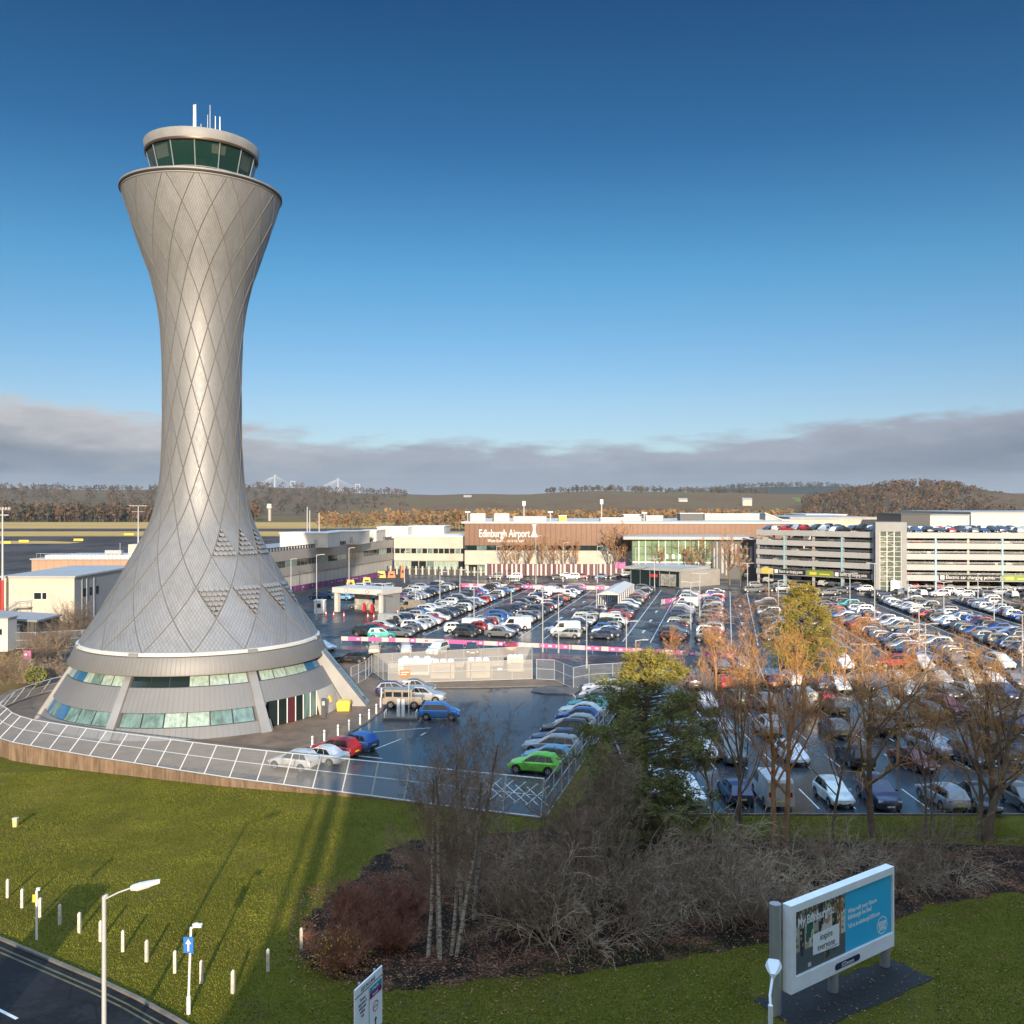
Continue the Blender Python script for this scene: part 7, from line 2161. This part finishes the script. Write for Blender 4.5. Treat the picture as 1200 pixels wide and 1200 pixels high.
    spots = [(650, 1105, 'pale', 'pale arching dry shrub right of the birches, at the front of the bed'), (608, 1090, 'dark', 'dark bare shrub between the birch pair and the pale arching shrub'), (690, 1085, 'dark', 'dark bare shrub behind the pale arching shrub'), (735, 1075, 'dark', 'dark bare thicket shrub in front of the big pine'), (775, 1080, 'pale', 'pale dry shrub in front of the big pine, left of centre'),
             (815, 1075, 'pale', 'pale dry shrub right below the big pine'), (850, 1085, 'dark', 'dark bare shrub midway between pine and billboard'), (870, 1050, 'pale', 'pale twiggy shrub behind and left of the billboard'), (912, 1058, 'pale', 'pale twiggy shrub just behind the billboard left end'), (955, 1040, 'pale', 'pale drooping shrub above the billboard poster'),
             (1000, 1035, 'pale', 'pale drooping shrub above the billboard blue half'), (1050, 1045, 'pale', 'pale drooping shrub right of the billboard top'), (1095, 1025, 'dark', 'dark shrub behind the right end of the billboard'), (640, 1030, 'dark', 'dark bare shrub near the yard fence corner'), (685, 1010, 'dark', 'dark bare shrub on the left flank of the big pine'),
             (600, 1015, 'dark', 'low dark bare shrub below the fence corner'), (725, 1000, 'dark', 'dark bare shrub at the foot of the big pine'), (800, 1030, 'dark', 'dark bare shrub behind the pine bough growth'),   (835, 1020, 'pale', 'pale twiggy shrub between pine and twin red trunks'),
             (760, 1110, 'dark', 'low dark shrub at the front edge of the bed below the pine'),
             (585, 1065, 'pale', 'pale tangle right of the birch pair'),
             (630, 1070, 'pale', 'pale tangle behind the front arching shrub'),
             (700, 1110, 'pale', 'pale twiggy tangle at the front of the bed, below the pine left flank'),
             (745, 1050, 'pale', 'pale tangle on the left of the pine foot'),
             (795, 1055, 'dark', 'dark tangle right of the pine foot'),
             (830, 1055, 'pale', 'pale tangle below the thin tree beside the pine'),
             (880, 1080, 'pale', 'pale tangle left of the billboard end'),
             (930, 1025, 'dark', 'dark tangle behind the twin red trunks'),
             (975, 1015, 'pale', 'pale tangle on the verge side above the billboard'),
             (1025, 1015, 'dark', 'dark tangle at the foot of the leaning trunk'),
             (1075, 1050, 'dark', 'dark tangle right behind the billboard end'),
             (1120, 1040, 'pale', 'pale tangle at the bed edge right of the billboard'),
             (560, 1045, 'dark', 'dark tangle behind the birch pair'),
             (520, 1050, 'dark', 'dark tangle between birch clump and fence'),
             (660, 1085, 'dark', 'dark tangle just behind the front arching shrub'),
             
             (720, 1060, 'dark', 'dark tangle on the slope below the thin double birch'),
             (905, 1090, 'dark', 'low dark tangle touching the billboard tall leg'), (890, 1015, 'pale', 'pale twiggy shrub at the foot of the twin red trunks')]
    for i, (x, y, k, lab) in enumerate(spots):
        o = thing('bare_shrub', G(x, y), lab, 'shrub', 'bare shrubs of the planting bed', rnd.uniform(0, 6))
        b = link('branches', meshes[k][i % 2], o); s = rnd.uniform(.9, 1.5) * (1.22 if 560 < x < 870 else 1.0); b.scale = (s, s, s * rnd.uniform(.9, 1.1))
    # red-brown bush and yellow-leaved bush
    for x, y, s, lab in ((432, 1098, 1.25, 'reddish bare bush behind the yellow-leaved bush'), (462, 1112, 1.0, 'reddish bare bush between the yellow-leaved bush and the birches'), (415, 1080, 1.1, 'reddish bare bush at the back of the bed end'), (478, 1075, 1.2, 'reddish bare bush behind the birch clump')):
        o = thing('red_shrub', G(x, y), lab, 'shrub', 'reddish bushes of the bed', rnd.uniform(0, 6)); b = link('branches', meshes['red'][0], o); b.scale = (s, s, s)
    p = G(400, 1132); o = thing('yellow_shrub', p, 'rounded bush with scattered yellow leaves at the left end of the planting bed', 'shrub')
    link('branches', shrub_mesh(51, 1.9, .85, 70, tr_, (9, 6), .0), o)
    r = np.random.RandomState(5); q = MB()
    for _ in range(1500):
        d = r.normal(size=3); d[2] = abs(d[2]); d /= np.linalg.norm(d)
        if d[0] > .35 and r.rand() < .6: continue
        c = d * np.array((1.55, 1.35, 1.75)) * r.uniform(.6, 1.03); a = r.normal(size=3); a /= np.linalg.norm(a); b = np.cross(a, r.normal(size=3)); b /= np.linalg.norm(b); s = r.uniform(.03, .06)
        q.poly([c - a * s, c + b * s * .6, c + a * s, c - b * s * .6])
    link('leaves', q.mesh('leaves', M['leafy']), o)
    # scrub left of the tower
    sc = [shrub_mesh(61, 3.4, .7, 30, [M['bark']], (9, 6), .0, .012), shrub_mesh(62, 2.6, .9, 30, [M['twiglight']], (9, 6), .02, .012)]
    for i, (x, y, s, k, lab) in enumerate(((70, 768, 1.2, 0, 'tall bare scrub bush against the tower skirt on the left'), (56, 775, 1.1, 1, 'rusty scrub bush left of the tower skirt'), (40, 782, 1.0, 0, 'bare scrub bush above the pink notice'), (18, 790, 1.0, 1, 'rusty scrub bush left of the pink notice'), (64, 795, .9, 1, 'rusty scrub bush next to the fence curve'),
                                       (6, 802, .9, 0, 'bare scrub bush at the left edge by the lawn'), (80, 748, 1.3, 0, 'tall bare scrub in front of the white service building corner'), (30, 800, .9, 1, 'rusty low scrub behind the curve of the mesh fence'), (92, 740, 1.3, 0, 'bare scrub partly hidden by the tower skirt'), (48, 765, 1.0, 0, 'bare scrub in front of the slatted shed'))):
        o = thing('scrub_bush', G(x, y), lab, 'bush', 'scrub bushes left of the tower', rnd.uniform(0, 6)); b = link('branches', sc[k], o); b.scale = (s, s, s)
    p = G(42, 803); o = thing('evergreen_bush', p, 'small dark green evergreen bush below the pink notice', 'bush')
    r = np.random.RandomState(15); q = MB(); w = MB(); w.tube([(0, 0, 0), (0, 0, 1.6)], .06, 5)
    for _ in range(900):
        d = r.normal(size=3); d /= np.linalg.norm(d); c = d * np.array((1.3, 1.1, 1.1)) * r.uniform(.3, 1) ** .5 + np.array((0, 0, 1.1)); a = r.normal(size=3); a /= np.linalg.norm(a); b = np.cross(a, r.normal(size=3)); b /= np.linalg.norm(b); s = r.uniform(.10, .18)
        q.poly([c - a * s, c + b * s * .5, c + a * s, c - b * s * .5])
    link('stem', w.mesh('stem', M['bark']), o); link('leaves', q.mesh('leaves', M['needle']), o)
    # small trees on the terminal forecourt
    protos = []
    P = dict(BROAD, kids=[12, 7, 5], seg=[5, 4, 3, 2], rmin=.035, t0=[.25, .15, .1])
    for s in (71, 72, 73):
        r = random.Random(s); mbs = [MB(), MB()]; grow(mbs, Vector((0, 0, 0)), Vector((0, 0, 1)), 5.6, .16, 0, dict(P, trunk_lev=0), r)
        protos.append((mbs[0].mesh('trunk', [M['bark'], M['twiglight']]), mbs[1].mesh('crown', [M['bark'], M['redbark']])))
    for i, (x, y, s, lab) in enumerate(((592, 673.6, 1.45, 'leftmost russet tree before the terminal lettering'), (606, 673.6, 1.30, 'second russet tree before the terminal hall'), (620, 673.6, 1.45, 'third russet tree before the terminal hall'), (634, 673.6, 1.45, 'fourth russet tree before the terminal hall'), (648, 673.6, 1.38, 'fifth russet tree before the terminal hall'), (662, 673.6, 1.45, 'sixth russet tree before the terminal hall'), (674, 673.6, 1.30, 'seventh russet tree before the terminal hall'),
                                        (722, 675, 1.74, 'russet tree left of the glass entrance hall'), (732, 675, 2.03, 'taller russet tree touching the glass entrance hall'), (772, 678, 1.3, 'russet tree before the glass entrance doors'), (806, 679, 1.3, 'russet tree before the right part of the glass entrance'), (823, 680, 1.5, 'russet tree at the right end of the glass entrance'), (855, 686, 1.7, 'large russet tree before the striped dark block'), (868, 688, 1.4, 'russet tree left of the multi-storey end'))):
        o = thing('russet_tree', G(x, y), lab, 'tree', 'small russet trees on the forecourt', rnd.uniform(0, 6))
        for nm, me in zip(('trunk', 'crown'), protos[i % 3]):
            b = link(nm, me, o); b.scale = (s, s, s)
    # fallen leaves
    r = np.random.RandomState(31); q = MB()
    cnt = 0
    while cnt < 15000:
        x, y = r.uniform(340, 1400), r.uniform(985, 1165)
        edge = 1098 + 60 * math.exp(-((x - 480) / 200) ** 2) - max(0, (x - 900)) * .17
        dist = edge - y
        if dist < -22 or (dist < 8 and r.rand() > .35) : continue
        if x < 440 and y < 1050 - (x - 340) * .4: continue
        p = G(x, y); a = r.uniform(0, 6.28); s = r.uniform(.03, .075); t = r.uniform(-.5, .5)
        ca, sa = math.cos(a) * s, math.sin(a) * s; z = .03 + r.uniform(0, .05)
        q.poly([(p.x - ca, p.y - sa, z), (p.x + sa * .6, p.y - ca * .6, z + t * s), (p.x + ca, p.y + sa, z + .02), (p.x - sa * .6, p.y + ca * .6, z - t * s * .3)], 0 if r.rand() < .62 else 1); cnt += 1
    for _ in range(2600):
        x, y = r.uniform(360, 1250), r.uniform(1095, 1205)
        if y < 1120 and x < 900: continue
        p = G(x, y); a = r.uniform(0, 6.28); s = r.uniform(.03, .06); ca, sa = math.cos(a) * s, math.sin(a) * s; z = .07
        q.poly([(p.x - ca, p.y - sa, z), (p.x + sa * .6, p.y - ca * .6, z + .02), (p.x + ca, p.y + sa, z + .02), (p.x - sa * .6, p.y + ca * .6, z)], 0 if r.rand() < .5 else 1)
    o = q.build('fallen_leaves', [M['leafb'], M['leafr']]); tag(o, 'brown and rust fallen leaves covering the planting bed', 'leaves', None, 'stuff')
    # grass tufts
    r = np.random.RandomState(32); n = 620000
    X = r.uniform(-48, 32, n); Y = 27 + 50 * r.rand(n) ** 1.4
    Z = -1.4 * np.clip((-9.0 - X) / 33.0, 0, 1) * np.clip((Y - 47.0) / 22.0, 0, 1)
    wp = [p for p in wall_path if p.y < 86]
    yw = np.interp(X, [p.x for p in wp], [p.y for p in wp], left=79, right=62.4) - .25
    edge_pts = [GL(-260, 1030), GL(-60, 1085), GL(0, 1103), GL(40, 1120), GL(80, 1137), GL(120, 1154), GL(160, 1173), GL(205, 1198), GL(250, 1226), GL(320, 1275), GL(420, 1360)]
    yr = np.interp(X, [e.x for e in edge_pts], [e.y for e in edge_pts], left=60, right=18)
    px = CX + X / Y * FPX; py = HY + CAMH / Y * FPX
    bed = (px > 362) & (py < 1098 + 55 * np.exp(-((px - 480) / 200) ** 2) - np.maximum(0, px - 900) * .17) & ((px > 700) | (py > 975 - (px - 640) * .0)) & ~((px > 757) & (py < 988)) & ~((px < 440) & (py < 1050 - (px - 340) * .4))
    soil = (px > 880) & (px < 1095) & (py > 1130)
    ok = (Y < yw) & (Y > yr + .3) & ~bed & ~soil
    X, Y, Z = X[ok], Y[ok], Z[ok]; n = len(X)
    a = r.uniform(0, 6.28, n); h = r.uniform(.03, .075, n); w = r.uniform(.015, .035, n)
    lx, ly = r.normal(size=n) * .03, r.normal(size=n) * .03
    V = np.stack([np.stack([X - np.cos(a) * w, Y - np.sin(a) * w, Z], 1), np.stack([X + np.cos(a) * w, Y + np.sin(a) * w, Z], 1), np.stack([X + lx, Y + ly, Z + h], 1)], 1).reshape(-1, 3)
    me = bpy.data.meshes.new('grass'); me.vertices.add(3 * n); me.vertices.foreach_set('co', V.astype(np.float32).ravel())
    me.loops.add(3 * n); me.loops.foreach_set('vertex_index', np.arange(3 * n, dtype=np.int32))
    me.polygons.add(n); me.polygons.foreach_set('loop_start', np.arange(0, 3 * n, 3, dtype=np.int32)); me.polygons.foreach_set('loop_total', np.full(n, 3, dtype=np.int32))
    dry = np.sin(X * .35 + 2 * np.sin(Y * .21)) + np.sin(Y * .5 + X * .12) + r.normal(size=n) * 1.2
    me.polygons.foreach_set('material_index', (dry > 2.0).astype(np.int32)); me.update(calc_edges=True)
    for q in (M['blade'], M['blade2']): me.materials.append(q)
    o = link('grass', me); tag(o, 'short green lawn grass tufts', 'grass', None, 'stuff')


vegetation()


# ------------------------------------------------------------------ the hotel behind the viewer (throws the long shade)
def hotel():
    T = thing('hotel', (20, -14, 0), 'tall hotel block behind the viewpoint that shades the foreground', 'building')
    q = MB(); q.prism([(-2.3, -6), (62, -6), (62, -26), (-2.3, -26)], 0, 25.75); q.build('wall', M['palegrey'], T)
    q = MB(); q.prism([(-6.6, -6.05), (-2.31, -6.05), (-2.31, -24), (-6.6, -24)], 0, 12.9); q.build('wing', M['palegrey'], T)
    for x, r_, z in ((-5.2, .42, 24), (-6.3, .16, 22)):
        q = MB(); q.tube([(x, -7.5, 12.9), (x, -7.5, z)], r_, 12); q.build('flue', M['galv'], T)
    for k in range(7):
        for i in range(9):
            q = MB(); x = 1 + i * 6.6; q.prism([(x, -6.02), (x + 2.6, -6.02), (x + 2.6, -5.96), (x, -5.96)], 2 + k * 3.6, 3.8 + k * 3.6); q.build('window', M['g_dark'], T)
    P = thing('totem_sign', (-21.0, 31.0, 0), 'tall grey totem sign just outside the lower left of the view', 'sign')
    q = MB(); q.prism([(-22.0, 30.8), (-20.0, 30.8), (-20.0, 31.15), (-22.0, 31.15)], .4, 5.0); q.build('panel', M['grey'], P)
    q = MB(); q.prism([(-21.5, 30.85), (-20.5, 30.85), (-20.5, 31.1), (-21.5, 31.1)], 0, .4); q.build('foot', M['dark'], P)


hotel()


# ------------------------------------------------------------------ sun, sky, camera
SUN_EL, SUN_AZ = R(14.0), R(5.8)      # the light travels away from the viewer, a little to the left
d = Vector((-math.sin(SUN_AZ) * math.cos(SUN_EL), math.cos(SUN_AZ) * math.cos(SUN_EL), -math.sin(SUN_EL)))
sl = bpy.data.lights.new('sun', 'SUN'); sl.energy = 2.15; sl.angle = R(0.5); sl.color = (1.0, 0.85, 0.66)
so = bpy.data.objects.new('sun', sl); COL.objects.link(so); so.rotation_euler = d.to_track_quat('-Z', 'Y').to_euler(); so.location = (10, -60, 60)

w = bpy.data.worlds.new('World'); scene.world = w; w.use_nodes = True
t = NT(w.node_tree); bg = w.node_tree.nodes['Background']
sky = t.n('ShaderNodeTexSky', sky_type='NISHITA'); sky.sun_disc = False; sky.sun_elevation = SUN_EL
sky.sun_rotation = math.atan2(-d.x, -d.y)
sky.altitude = 40; sky.air_density = 1.0; sky.dust_density = 0.6; sky.ozone_density = 3.0
tc = t.coords('Generated'); s = t.sep(tc)
az = t.math('ARCTAN2', s[0], s[1])
el = t.math('ARCSINE', s[2])
n1 = t.noise(t.comb(t.math('MULTIPLY', az, 4.0), t.math('MULTIPLY', el, 10.0), 1.7), 1.6, 6, 0.6)
n2 = t.noise(t.comb(t.math('MULTIPLY', az, 9.0), t.math('MULTIPLY', el, 45.0), 4.1), 1.3, 6, 0.62)
# upper edge of the cloud bank: higher left and right, lower in the middle
edge = t.math('MULTIPLY_ADD', t.math('MULTIPLY', az, az), 0.132, 0.064)
edge = t.math('ADD', edge, t.math('MULTIPLY', t.math('SUBTRACT', n1, 0.5), 0.050))
edge = t.math('ADD', edge, t.math('MULTIPLY', t.math('SUBTRACT', n2, 0.5), 0.060))
dlt = t.math('SUBTRACT', edge, el)
n3 = t.noise(t.comb(t.math('MULTIPLY', az, 22.0), t.math('MULTIPLY', el, 90.0), 8.3), 1.2, 6, 0.65)
dlt = t.math('ADD', dlt, t.math('MULTIPLY', t.math('SUBTRACT', n3, 0.5), 0.020))
mask = t.step(dlt, -0.006, 0.016)
thick = t.step(dlt, 0.004, 0.055)
body = t.mix(t.step(t.math('ADD', t.math('MULTIPLY', n2, 0.6), t.math('MULTIPLY', n3, 0.4)), 0.38, 0.62), (0.066, 0.094, 0.142), (0.125, 0.15, 0.20))
body = t.mix(t.step(el, 0.035, 0.0), body, (0.20, 0.24, 0.31))
rim = t.mix(t.step(az, -0.10, -0.42), (0.25, 0.27, 0.32), (0.42, 0.40, 0.40))
cloud = t.mix(thick, rim, body)
# deep polarised blue opposite the sun, paler near the horizon; zenith and rear sky boosted as added fill for shade
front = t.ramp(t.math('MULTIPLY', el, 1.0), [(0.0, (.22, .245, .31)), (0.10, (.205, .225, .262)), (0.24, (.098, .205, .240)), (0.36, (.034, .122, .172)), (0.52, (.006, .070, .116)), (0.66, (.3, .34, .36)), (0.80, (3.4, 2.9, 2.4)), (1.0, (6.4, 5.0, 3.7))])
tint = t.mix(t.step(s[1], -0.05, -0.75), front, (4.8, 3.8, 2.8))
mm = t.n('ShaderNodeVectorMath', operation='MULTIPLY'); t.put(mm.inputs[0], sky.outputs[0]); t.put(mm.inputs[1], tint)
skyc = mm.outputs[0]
STR = 0.15
vm = t.n('ShaderNodeVectorMath', operation='SCALE'); t.put(vm.inputs[0], cloud); vm.inputs['Scale'].default_value = 0.42 / STR
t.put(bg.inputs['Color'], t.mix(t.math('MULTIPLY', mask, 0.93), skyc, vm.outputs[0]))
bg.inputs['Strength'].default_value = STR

hb = MB(); hb.box((0, 3850, 120), (11000, 8200, 250))
hm = bpy.data.materials.new('haze_air'); hm.use_nodes = True; ht = hm.node_tree
ht.nodes.remove(ht.nodes['Principled BSDF']); pv = ht.nodes.new('ShaderNodeVolumePrincipled'); pv.inputs['Density'].default_value = 0.000048; pv.inputs['Color'].default_value = (.78, .88, 1.0, 1)
ht.links.new(pv.outputs[0], ht.nodes['Material Output'].inputs['Volume'])
ho = hb.build('haze', hm); ho['kind'] = 'stuff'; ho['label'] = 'thin winter haze over the far fields and hills'

cam = bpy.data.cameras.new('camera'); co = bpy.data.objects.new('camera', cam); COL.objects.link(co)
co.location = (0, 0, CAMH); co.rotation_euler = (R(90), 0, 0)
cam.sensor_width = 36; cam.lens = 36 * FPX / 1200; cam.shift_y = -12 / 1200; cam.clip_start = .2; cam.clip_end = 30000
scene.camera = co
scene.view_settings.view_transform = 'Standard'; scene.view_settings.look = 'None'
scene.view_settings.exposure = 1.68; scene.view_settings.gamma = 1.0; scene.view_settings.use_curve_mapping = False
scene.cycles.max_bounces = 6; scene.cycles.transparent_max_bounces = 16
scene.cycles.use_denoising = True
